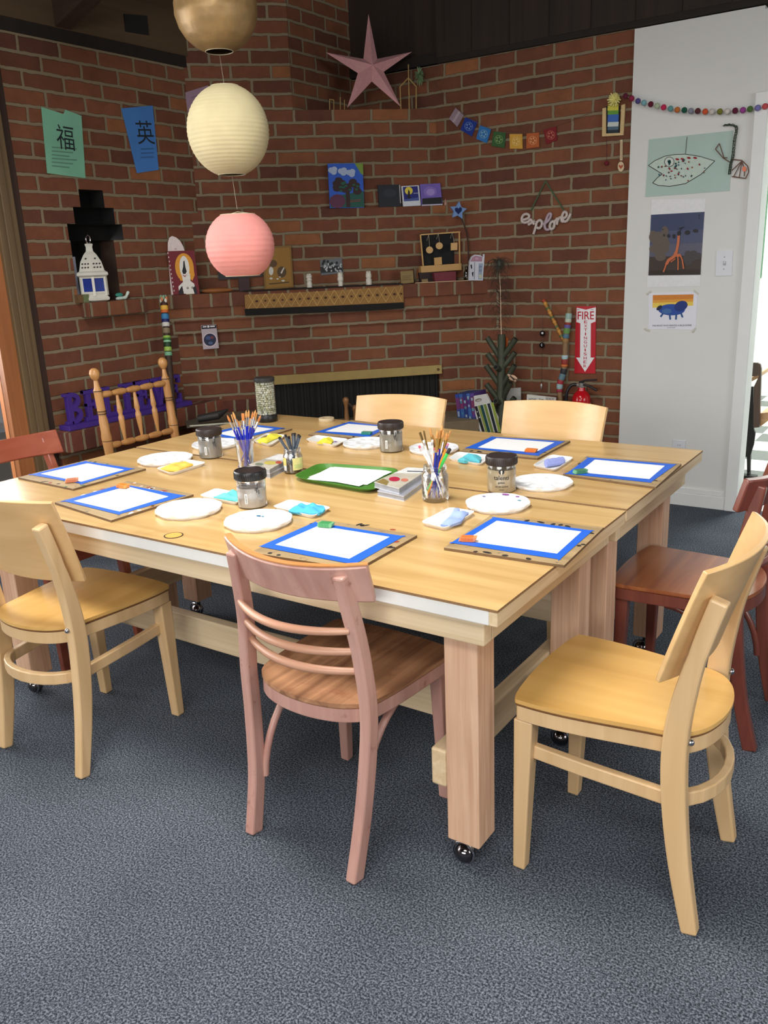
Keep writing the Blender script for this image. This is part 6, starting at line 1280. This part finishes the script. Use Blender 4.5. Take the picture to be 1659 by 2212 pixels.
# pipe tree sculpture with a peacock feather
fT = Frame((0, 4.60, 0), (1, 0, 0)); PIPE = plain((66, 70, 54), 0.6, 0.25, noise=0.3, nscale=30)
b0 = fT.hit(*PE(590, 1280)); t = thing('pipe_tree', 'dark green pipe-tree sculpture with open tube branches on the brick ledge', 'sculpture', (b0.x, 4.60, LT)); tb = Vector(t.location)
mb = MB(); top = fT.hit(*PE(595, 425)); mb.tube([Vector((b0.x, 4.6, LT)), Vector((b0.x, 4.6, LT+0.04)), Vector((b0.x, 4.6, LT+0.12)), top-Vector((0, 0, 0.05)), top], [0.09, 0.06, 0.027, 0.024, 0.022], PIPE, 16); sub(mb).link('trunk', parent=t)
rb_ = random.Random(6)
def pipe(a, b, dy, r=0.0165):
    A, B = fT.hit(*PE(*a)), fT.hit(*PE(*b)); B = B+(B-EYE).normalized()*0+Vector((0, dy, 0)); mb = MB(); D = (B-A).normalized()
    mb.tube([A, B], r, PIPE, 14, cap=False); mb.tube([B-D*0.02, B], r*0.72, plain((14, 14, 12), 0.9), 12); o = D.orthogonal().normalized(); q_ = D.cross(o)
    n = 14; ra, ri = [B+(o*math.cos(2*PI*i/n)+q_*math.sin(2*PI*i/n))*r for i in range(n)], [B+(o*math.cos(2*PI*i/n)+q_*math.sin(2*PI*i/n))*r*0.75 for i in range(n)]
    mb.add(ra+ri, [(i, (i+1) % n, n+(i+1) % n, n+i) for i in range(n)], PIPE); sub(mb).link('branch', parent=t)
for a, b, dy in (((585, 640), (468, 455), 0.0), ((600, 640), (722, 462), 0.0), ((585, 760), (488, 590), -0.03), ((600, 730), (702, 590), 0.02), ((590, 900), (463, 700), -0.01), ((600, 890), (712, 700), 0.0), ((590, 1040), (478, 862), -0.03), ((600, 1010), (694, 850), -0.03), ((590, 1170), (466, 1000), 0.0), ((600, 1130), (712, 992), 0.0), ((590, 745), (590, 705), -0.07), ((588, 1045), (588, 1005), -0.07)): pipe(a, b, dy)
t2 = thing('peacock_feather', 'peacock feather on a long pale quill standing in the pipe tree', 'feather', top-Vector((0, 0, 0.03))); tb = Vector(t2.location)
qt = [fT.hit(*p) for p in ((1083.4, 735), (1082, 690), (1081.5, 640), (1079.5, 600), (1078, 570))]
mb = MB(); mb.tube(catmull(qt, 4), [0.003-0.0016*i/16 for i in range(17)], plain((206, 180, 150), 0.5), 8); sub(mb).link('quill', parent=t2)
mb = MB(); rf = random.Random(9); FE = plain((46, 40, 26), 0.7, noise=0.3)
for k in range(120):
    f = rf.uniform(0.0, 1.0)**1.5; s_ = rf.choice((-1, 1)); p0 = qt[-1]+(qt[0]-qt[-1])*(f*0.9); L_ = (0.085-0.035*f)*rf.uniform(0.5, 1.1); up_ = (0.7-1.0*f)*rf.uniform(0.4, 1.0)
    mb.tube([p0, p0+Vector((s_*L_*0.45, rf.uniform(-.01, .01), L_*0.30+up_*0.02)), p0+Vector((s_*L_*0.85, rf.uniform(-.015, .015), L_*0.18+up_*0.02)), p0+Vector((s_*L_*1.1, rf.uniform(-.02, .02), -0.02))], [0.0012, 0.0011, 0.0009, 0.0004], FE, 4)
for k in range(90):
    a = 2*PI*k/90; l = 0.058*rf.uniform(0.5, 1.15); e_ = Vector((math.cos(a)*l*0.85, rf.uniform(-.012, .012), math.sin(a)*l)); mb.tube([qt[-1], qt[-1]+e_*0.6, qt[-1]+e_+Vector((0.008*math.cos(a), 0, -0.012))], [0.0025, 0.0016, 0.0004], FE, 4)
mb.sphere(qt[-1], 0.02, plain((30, 34, 24), 0.4), 12, 8, (0.8, 0.3, 1.2)); sub(mb).link('barbs', parent=t2)
mb = MB(); cwd = plain((206, 170, 140), 0.6); c_ = fT.hit(*PE(690, 812), 0.05)
for dx, dz, rx, rz_ in ((-0.012, 0.008, 0.022, 0.008), (0.014, 0.004, 0.022, 0.008), (-0.008, -0.008, 0.016, 0.006), (0.012, -0.014, 0.016, 0.006)): mb.sphere(c_+Vector((dx, 0, dz)), 1.0, cwd, 12, 6, (rx, 0.004, rz_), Matrix.Rotation(0.5, 3, 'Y'))
mb.tube([c_+Vector((-0.012, -0.003, 0.012)), c_+Vector((0.016, -0.003, -0.014))], 0.004, plain((50, 36, 30), 0.7), 8); mb.tube([c_, c_+Vector((0.004, 0.05, 0.0))], 0.002, plain((50, 36, 30), 0.7), 5); solo(mb, 'wooden_butterfly', 'little pale wooden butterfly perched on a pipe tree branch', 'ornament')
mb = flatmesh(Frame((0, 4.64, 0), (1, 0, 0)), [PE(604, 440), PE(652, 462), PE(642, 555), PE(615, 550)], plain((206, 96, 30), 0.6), 0.003, 0.0, []); solo(mb, 'orange_card', 'orange paper strip showing behind the top of the pipe tree', 'paper')
# beads, pendant
mb = MB(); KB_ = plain((14, 13, 18), 0.2, noise=0); WB_ = plain((222, 220, 224), 0.5, noise=0)
for x, y in ((960, 415), (956, 521)): mb.sphere(FR_.hit(*PE(x, y), 0.02), 0.0165, KB_, 18, 12)
mb.tube([FR_.hit(*PE(962, 250), 0.012), FR_.hit(*PE(960, 400), 0.02), FR_.hit(*PE(955, 540), 0.02), FR_.hit(*PE(951, 860), 0.012)], 0.001, plain((90, 76, 66), 0.8, noise=0), 6)
c_ = FR_.hit(*PE(960, 413), 0.0372)
for a in range(5): mb.sphere(c_+Vector((0.0045*math.cos(a*1.257), 0.001, 0.0045*math.sin(a*1.257))), 0.0032, WB_, 8, 5, (1, 0.3, 1))
c_ = FR_.hit(*PE(956, 519), 0.0372); mb.tube([c_+Vector((0.006*math.cos(a)+0.002, 0.0005, 0.008*math.sin(a))) for a in [PI/2+PI*i/8 for i in range(9)]], 0.0014, WB_, 6)
mb.sphere(FR_.hit(*PE(951, 885), 0.012), 0.009, plain((200, 196, 190), 0.3, 0.5), 10, 7, (0.8, 0.6, 1.6)); mb.tube([FR_.hit(*PE(951, 905), 0.012), FR_.hit(*PE(951, 920), 0.012)], [0.004, 0.001], plain((200, 196, 190), 0.3, 0.5), 8)
solo(mb, 'bead_hanging', 'two black beads and a silver pendant hanging on a thread', 'ornament')
# decorated sticks leaning on the wall
fS = Frame((0, YR-0.05, 0), (1, 0, 0)); lows = lambda p: Vector((p.x, p.y-0.05, LT))
pt = fS.hit(*PE(1203, 180)); pb = fS.hit(*PE(1122, 1060)); pb = Vector((pb.x-0.01, pb.y-0.06, 0.0)) if pb.x > -1.84 else Vector((pb.x, pb.y-0.06, LT))
span = 1000.0; g = lambda y: (y-180)/1130*0.98
stick('painted_walking_stick', 'thick painted walking stick with bands of colour, left of the extinguisher sign', 'stick', pb, pt, [(g(a), g(b), c) for a, b, c in ((245, 290, (150, 180, 170)), (290, 318, (190, 200, 180)), (320, 338, (150, 40, 34)), (340, 370, (96, 84, 150)), (370, 420, (96, 140, 70)), (425, 462, (70, 110, 130)), (470, 500, (150, 110, 60)), (615, 650, (170, 196, 200)), (655, 700, (150, 50, 40)), (700, 720, (206, 110, 50)), (740, 790, (40, 40, 46)), (790, 845, (90, 120, 130)), (850, 885, (160, 40, 50)), (885, 930, (150, 176, 180)), (935, 960, (150, 36, 60)))], 0.0155, (136, 106, 72), 0.008, 5)
pt = fS.hit(*PE(970, 115)); pj = fS.hit(*PE(1146, 470), 0.02); d_ = (pj-pt); pb = pt+d_*((LT+0.0-pt.z)/d_.z)
t = stick('dotted_stick', 'thin stick painted with orange and green dots, crossing behind the thick one', 'stick', Vector((pj.x, pj.y, pj.z)) if True else pb, pt, [(0.0, 0.06, (160, 50, 30))]+[(0.08+0.115*k, 0.13+0.115*k, ((196, 140, 60), (86, 100, 56))[k % 2]) for k in range(8)], 0.0095, (176, 120, 50), 0.0, 3)
# books on the ledge
bkc = [((40, 70, 150), (110, 50, 110), (90, 160, 170)), ((50, 90, 160), (120, 40, 90), (60, 120, 150)), ((34, 50, 120), (96, 40, 110), (80, 140, 150)), ((60, 100, 170), (84, 44, 120), (70, 130, 140)), ((90, 60, 140), (120, 50, 90), (100, 160, 160))]
fB = Frame((0, 4.52, 0), (1, 0, 0))
tx = [178, 212, 246, 279, 312, 346]; bx = [215, 249, 283, 316, 346, 376]
names_ = ('leftmost tie-dye patterned book of the row on the ledge', 'second tie-dye patterned book from the left on the ledge', 'middle tie-dye patterned book of the row on the ledge', 'fourth tie-dye patterned book from the left on the ledge', 'rightmost tie-dye patterned book, beside the white handled book')
for i in range(5):
    a, b, c, d = (tx[i], 986-5*i), (tx[i+1]-3, 983-5*i), (bx[i+1]-3, 1310), (bx[i], 1310); c1_, c2_, c3_ = bkc[i]
    mix = lambda f: ((a[0]+(d[0]-a[0])*f, a[1]+(d[1]-a[1])*f), (b[0]+(c[0]-b[0])*f, b[1]+(c[1]-b[1])*f))
    sh = []
    for f0, f1, cc in ((0.0, 0.1, c1_), (0.1, 0.4, c2_), (0.4, 0.62, c1_), (0.62, 0.8, (40, 70, 130)), (0.8, 1.0, c3_)):
        l0, r0 = mix(f0); l1, r1 = mix(f1); sh.append((cc, [PE(*p) for p in (l0, r0, r1, l1)]))
    for k in range(7):
        f = random.uniform(0.05, 0.9); l0, r0 = mix(f); l1, r1 = mix(f+0.07); sh.append((random.choice((c1_, c2_, c3_, (150, 170, 190))), [PE(l0[0]+3, l0[1]), PE(r0[0]-10, r0[1]), PE(r1[0]-10, r1[1]), PE(l1[0]+5, l1[1])]))
    flat('book', names_[i], 'book', fB, [PE(*p) for p in (a, b, c, d)], c1_, 0.012, -0.17, [], 'tie-dye patterned books on the ledge', rest=LT) if False else None
    mb = flatmesh(fB, [PE(*p) for p in (a, b, c, d)], plain(c1_, 0.5, noise=0.3, nscale=30), 0.16, -0.15, sh, 0.5)
    lo = min(v.z for v in mb.v); o = solo(mb, 'book', names_[i], 'book', 'tie-dye patterned books on the ledge'); o.location.z = LT
q = [(318, 988), (455, 966), (556, 1180), (560, 1310), (402, 1310)]
sh = [((206, 204, 200), [PE(*p) for p in ((322, 992), (452, 971), (480, 1040), (340, 1075))]), ((110, 96, 84), [PE(*p) for p in ell(388, 1021, 30, 15, 16, -0.2)]), ((176, 168, 160), [PE(*p) for p in ell(390, 1023, 23, 9, 16, -0.2)])]
for k, (x0, c) in enumerate(((352, (22, 26, 26)), (382, (140, 156, 70)), (402, (20, 70, 76)), (432, (120, 140, 60)), (466, (18, 34, 46)), (498, (150, 166, 70)))):
    w = 24; sl = 88; sh.append((c, [PE(x0, 1078-0.22*(x0-352)), PE(x0+w, 1073-0.22*(x0-352)), PE(x0+w+70, 1310), PE(x0+70, 1310)]))
sh += [((210, 210, 206), [PE(372+20*k, 1120+50*k), PE(380+20*k, 1118+50*k), PE(382+20*k, 1130+50*k), PE(374+20*k, 1132+50*k)]) for k in range(2)]
mb = flatmesh(fB, [PE(*p) for p in q], plain((214, 212, 208), 0.5), 0.02, -0.01, sh, 0.5); o = solo(mb, 'book', 'white book with a handle hole and dark green stripes, leaning on the tie-dye books', 'book'); o.location.z = LT
fB2 = Frame((0, 4.66, 0), (1, 0, 0))
mb = flatmesh(Frame((0, 4.77, 0), (1, 0, 0)), [PE(650, 982), PE(762, 975), PE(764, 1310), PE(600, 1310), PE(640, 1060)], plain((206, 204, 198), 0.6), 0.012, 0, []); o = solo(mb, 'book', 'white book half hidden behind the pipe tree', 'book'); o.location.z = LT
mb = flatmesh(fB2, [PE(822, 980), PE(1076, 1010), PE(1066, 1310), PE(812, 1310)], plain((210, 208, 200), 0.55), 0.015, 0, [((170, 166, 160), [PE(992, 1004), PE(1070, 1012), PE(1066, 1060), PE(986, 1050)])]+[((90, 88, 86), [PE(*p) for p in ell(1000+9*k, 1022+(k % 3)*9, 5, 4, 8)]) for k in range(7)], 0.5)
INKK = plain((30, 28, 28), 0.6, noise=0); a_, b_ = PE(838, 1034), PE(905, 1040); wtext(mb, fB2, 'HOW', a_[0], a_[1], b_[0], b_[1], 0.0185, INKK, 24/4.1475); a_, b_ = PE(928, 1042), PE(972, 1046); wtext(mb, fB2, 'TO', a_[0], a_[1], b_[0], b_[1], 0.0185, INKK, 24/4.1475)
o = solo(mb, 'book', 'white HOW TO book standing behind the far right maple chair', 'book'); o.location.z = LT

# ------------------------------------------------------------------ white wall: posters, switch, socket
fw = Frame((0, YR-0.014, 0), (1, 0, 0)); wet = plain((178, 200, 192), 0.12, noise=0.05, nscale=6)
fish = [(412, 645), (470, 602), (560, 562), (650, 548), (740, 545), (870, 565), (1000, 605), (880, 722), (740, 806), (600, 830), (500, 822), (450, 800), (490, 755), (535, 720)]
sh = [((196, 212, 200), [P8(*p) for p in fish])]
lines = [fish[i:i+2] for i in range(len(fish)-1)]+[[fish[-1], fish[0]]]
sh += [((66, 62, 58), [P8(*p) for p in s_]) for L in lines for s_ in stroke(L, 6)]
sh += [((80, 84, 80), [P8(*p) for p in s_]) for s_ in stroke([(755, 392), (740, 548)], 5)]
sh += [((66, 62, 58), [P8(*p) for p in ell(597, 613, 45, 45)]), ((206, 216, 206), [P8(*p) for p in ell(597, 613, 40, 40)]), ((20, 60, 62), [P8(*p) for p in ((596, 648), (580, 606), (596, 594), (610, 600), (612, 620))])]
rr7 = random.Random(12); cols = [(120, 40, 46), (40, 70, 80), (60, 60, 60), (90, 120, 130), (44, 84, 84), (150, 90, 60), (150, 40, 50)]
sh += [((150, 44, 54), [P8(*p) for p in ell(x, y, 18, 9, 10, 0.2)]) for x, y in ((668, 590), (714, 588), (770, 578), (826, 578))]
for k in range(64):
    x, y = rr7.uniform(490, 940), rr7.uniform(585, 815)
    if y < 620 and x < 660: continue
    if (x-745)/300 > 1 or abs(y-690) > 135*(1-abs(x-690)/330): continue
    sh.append((cols[k % 7], [P8(*p) for p in ell(x, y, rr7.uniform(5, 11), rr7.uniform(4, 9), 8, rr7.uniform(0, 3))]))
q = [P8(418, 415), P8(1165, 335), P8(1130, 870), P8(385, 925)]
flat('fish_poster', 'glossy pale green poster of a wire fish with coloured spots, on the white wall', 'poster', fw, q, wet, 0.0015, 0.0015, sh, rough=0.12)
t = thing('wire_tail', 'green wire sculpture with a fan-shaped tail hung over the fish poster edge', 'wire sculpture', fw.hit(1585, 330)); tb = Vector(t.location)
GW = plain((56, 72, 52), 0.6, 0.3, noise=0.3); BW = plain((110, 78, 62), 0.6, 0.2)
mb = MB(); rw = random.Random(2)
for pts in ([(1085, 290), (1130, 285), (1190, 310), (1175, 420), (1160, 560), (1140, 640), (1130, 720)],):
    base_ = [fw.hit(*P8(*p), 0.014) for p in pts]; base_ = catmull(base_, 8)
    for k in range(4): mb.tube([p+Vector((0.006*math.sin(i*0.9+k*1.6), -0.004*math.cos(i*0.9+k*1.6), rw.uniform(-.004, .004))) for i, p in enumerate(base_)], 0.0018, GW, 6)
sub(mb).link('twisted_wire', parent=t)
mb = MB()
for a, b in (((1150, 590), (1240, 600)), ((1240, 600), (1290, 650)), ((1290, 650), (1300, 700)), ((1300, 700), (1272, 760)), ((1272, 760), (1150, 742)), ((1240, 605), (1165, 745)), ((1240, 605), (1215, 752)), ((1240, 605), (1150, 690)), ((1240, 605), (1262, 690)), ((1262, 690), (1260, 740)), ((1040, 450), (1005, 500)), ((1005, 500), (1075, 580)), ((1040, 450), (1080, 575)), ((1075, 580), (1110, 575)), ((1075, 580), (1140, 620))): mb.tube([fw.hit(*P8(*a), 0.012), fw.hit(*P8(*b), 0.012)], 0.0024, BW, 6)
sub(mb).link('fan_tail', parent=t)
mb = flatmesh(fw, [P8(*p) for p in ell(1260, 676, 18, 24)], plain((226, 120, 84), 0.5), 0.003, 0.012, []); sub(mb).link('coral_disc', parent=t)
# giraffe poster
sky = [(435, 1082), (910, 1055), (873, 1612), (412, 1618)]
sh = [((52, 62, 96), [P8(*p) for p in sky]), ((72, 78, 108), [P8(*p) for p in ((431, 1230), (899, 1210), (890, 1330), (424, 1350))]), ((88, 88, 106), [P8(*p) for p in ((424, 1350), (890, 1330), (884, 1450), (419, 1465))]), ((60, 48, 40), [P8(*p) for p in ((420, 1455), (884, 1440), (873, 1612), (412, 1618))])]
sh += [((96, 84, 76), [P8(*p) for p in ell(505+rr7.uniform(-60, 60), 1330+rr7.uniform(-110, 130), rr7.uniform(26, 50), rr7.uniform(24, 46))]) for _ in range(22)]
sh += [((66, 60, 62), [P8(*p) for p in ell(800+rr7.uniform(-66, 56), 1460+rr7.uniform(-50, 60), rr7.uniform(20, 34), rr7.uniform(20, 40))]) for _ in range(14)]
sh.append(((44, 34, 28), [P8(*p) for p in ((414, 1575), (876, 1565), (873, 1612), (412, 1618))]))
OR = (196, 104, 62)
for pts, w in (([(683, 1245), (676, 1330), (660, 1420)], 22), ([(664, 1400), (640, 1450), (590, 1485), (572, 1520)], 26), ([(575, 1500), (560, 1550), (545, 1588)], 12), ([(672, 1430), (676, 1500), (674, 1570)], 11), ([(690, 1430), (712, 1480), (724, 1560)], 12), ([(640, 1440), (690, 1440)], 26), ([(610, 1500), (650, 1470)], 10)): sh += [(OR, [P8(*p) for p in s_]) for s_ in stroke(pts, w)]
sh += [((24, 24, 30), [P8(*p) for p in s_]) for s_ in stroke([(676, 1205), (730, 1190)], 6)]+[((24, 24, 30), [P8(*p) for p in s_]) for s_ in stroke([(705, 1190), (690, 1225)], 6)]
sh += [((22, 24, 30), [P8(*p) for p in ell(x, y, a, b, 12, r_)]) for x, y, a, b, r_ in ((541, 1212, 5, 6, 0), (551, 1262, 6, 12, 0), (590, 1268, 11, 16, 0), (637, 1272, 13, 20, 0), (682, 1245, 16, 22, 0.3), (756, 1238, 24, 20, -0.4), (828, 1223, 24, 15, 0), (860, 1085, 5, 8, 0), (862, 1110, 4, 6, 0))]
flat('giraffe_poster', 'white-bordered photo poster of an orange giraffe figure under dark hanging shapes', 'poster', fw, [P8(440, 948), P8(920, 938), P8(868, 1714), P8(400, 1724)], (226, 226, 228), 0.001, 0.0012, sh, rough=0.3)
# small poster: plain stand-in picture with its caption
sh = [((208, 128, 48), [P8(*p) for p in ((452, 1792), (812, 1786), (810, 1825), (451, 1838))]), ((222, 156, 58), [P8(*p) for p in ((451, 1838), (810, 1825), (809, 1850), (450, 1862))]), ((232, 200, 84), [P8(*p) for p in ((450, 1862), (809, 1850), (808, 1885), (449, 1905))])]
sh += [((36, 74, 156), [P8(*p) for p in ell(618, 1922, 118, 50, 28)]), ((24, 50, 120), [P8(*p) for p in ell(700, 1890, 62, 44, 22, -0.4)]), ((60, 104, 160), [P8(*p) for p in ell(575, 1935, 44, 24, 18)]), ((28, 34, 60), [P8(*p) for p in ell(508, 1905, 30, 16, 14, -0.7)])]
sh += [((40, 80, 140), [P8(*p) for p in s_]) for pts in ([(545, 1950), (520, 1985)], [(600, 1960), (606, 2010)], [(660, 1960), (655, 2010)], [(700, 1950), (715, 1990)]) for s_ in stroke(pts, 16)]
mb = flatmesh(fw, [P8(417, 1775), P8(850, 1760), P8(830, 2100), P8(411, 2094)], plain((224, 224, 232), 0.6, noise=0.02), 0.0008, 0.001, sh)
DG = plain((60, 60, 70), 0.7, noise=0); a_, b_ = P8(446, 2070), P8(794, 2066); wtext(mb, fw, 'THE ARTIST WHO PAINTED A BLUE HORSE', a_[0], a_[1], b_[0], b_[1], 0.0042, DG, 14/4.0975)
a_, b_ = P8(582, 2084), P8(648, 2083); wtext(mb, fw, 'by Eric Carle', a_[0], a_[1], b_[0], b_[1], 0.0042, DG, 8/4.0975)
mt_ = plain((196, 192, 180), 0.4)
for c, r_ in (((415, 1772), 0.6), ((835, 1768), -0.7), ((400, 2100), -0.4), ((815, 2104), 0.9)): mb.poly(ccw([fw.hit(*P8(*p), 0.0045) for p in [(c[0]+x*math.cos(r_)-y*math.sin(r_), c[1]-x*math.sin(r_)-y*math.cos(r_)) for x, y in ((-26, -8), (26, -8), (26, 8), (-26, 8))]], fw.n), mt_)
solo(mb, 'picture_print', 'small white print with a blue shape under an orange-yellow band, taped below the giraffe', 'poster')
# light switch and socket
PLT = plain((216, 218, 224), 0.35, noise=0.0)
q0 = fw.hit(*P8(1083, 1510)); t = thing('light_switch', 'white light switch plate on the white wall', 'switch', (q0.x, YR-0.014, q0.z-0.06)); tb = Vector(t.location)
mb = flatmesh(fw, [P8(1017, 1400), P8(1160, 1396), P8(1150, 1620), P8(1008, 1625)], PLT, 0.006, 0.0, []); sub(mb).link('plate', parent=t, bevel=0.002)
mb = flatmesh(fw, [P8(1075, 1492), P8(1100, 1491), P8(1097, 1530), P8(1072, 1531)], plain((176, 176, 178), 0.5), 0.0015, 0.006, []); flatmesh(fw, [P8(1081, 1496), P8(1094, 1495), P8(1092, 1512), P8(1079, 1513)], PLT, 0.012, 0.006, [], mb=mb); sub(mb).link('toggle', parent=t)
mb = MB()
for x, y in ((1086, 1456), (1080, 1563)): mb.sphere(fw.hit(*P8(x, y), 0.006), 0.0032, plain((170, 168, 166), 0.4, 0.5), 10, 6, (1, 0.5, 1))
sub(mb).link('screws', parent=t)
q0 = fw.hit(1467, 970); t = thing('wall_socket', 'white wall socket low on the white wall behind the table corner', 'socket', (q0.x, YR-0.014, q0.z-0.055)); tb = Vector(t.location)
mb = MB(); mb.box((q0.x-0.035, YR-0.02, q0.z-0.052), (q0.x+0.035, YR-0.014, q0.z+0.052), PLT); sub(mb).link('plate', parent=t, bevel=0.002)
mb = MB()
for dz in (0.022, -0.022):
    mb.box((q0.x-0.017, YR-0.0225, q0.z+dz-0.014), (q0.x+0.017, YR-0.02, q0.z+dz+0.014), PLT)
    for dx in (-0.006, 0.006): mb.box((q0.x+dx-0.001, YR-0.0229, q0.z+dz-0.003), (q0.x+dx+0.001, YR-0.0225, q0.z+dz+0.006), plain((60, 60, 62), 0.6, noise=0))
sub(mb).link('outlet_face', parent=t)

# ------------------------------------------------------------------ school desk in the next room
YD = 5.55
def PD(x, y): return (1300+x/4.0975, 660+y/4.0975)
BROWN = wood('dark_desk_wood', (52, 34, 24), (72, 48, 34), 'z', 7, 0.4); TAN = wood('desk_top_wood', (176, 132, 92), (196, 154, 110), 'x', 8, 0.4); CAST = plain((18, 17, 18), 0.5, 0.4, noise=0.1)
fD = Frame((0, YD, 0), (1, 0, 0)); q0 = fD.hit(*PD(1300, 1560)); t = thing('school_desk', 'old wood and black iron school desk beyond the doorway', 'desk', (q0.x, YD, 0)); tb = Vector(t.location)
mb = flatmesh(fD, [PD(1250, 505), PD(1380, 508), PD(1402, 520), PD(1410, 560), PD(1395, 1078), PD(1340, 1082), PD(1345, 720), PD(1392, 620), PD(1250, 640)], BROWN, 0.03, 0.0, []); sub(mb).link('side_panel', parent=t, bevel=0.003)
mb = flatmesh(fD, [PD(1200, 700), PD(1393, 604), PD(1390, 640), PD(1200, 735)], TAN, 0.4, -0.42, []); sub(mb).link('desk_top', parent=t, bevel=0.003)
mb = flatmesh(fD, [PD(1398, 955), PD(1520, 940), PD(1520, 985), PD(1400, 1075)], TAN, 0.36, -0.37, []); sub(mb).link('seat', parent=t, bevel=0.003)
mb = flatmesh(fD, [PD(1230, 720), PD(1340, 720), PD(1345, 1100), PD(1358, 1130), PD(1345, 1230), PD(1310, 1340), PD(1230, 1340)], CAST, 0.02, -0.03, []); flatmesh(fD, [PD(1282, 1330), PD(1315, 1320), PD(1310, 1510), PD(1285, 1510)], CAST, 0.03, -0.03, [], mb=mb)
zf = min(v.z for v in mb.v); mb.box((fD.hit(*PD(1200, 1540)).x, YD-0.04, 0.0), (fD.hit(*PD(1372, 1520)).x, YD+0.02, 0.03), CAST); mb.box((fD.hit(*PD(1290, 1500)).x, YD-0.02, 0.02), (fD.hit(*PD(1310, 1500)).x, YD+0.01, max(0.05, zf+0.03)), CAST); sub(mb).link('iron_frame', parent=t)
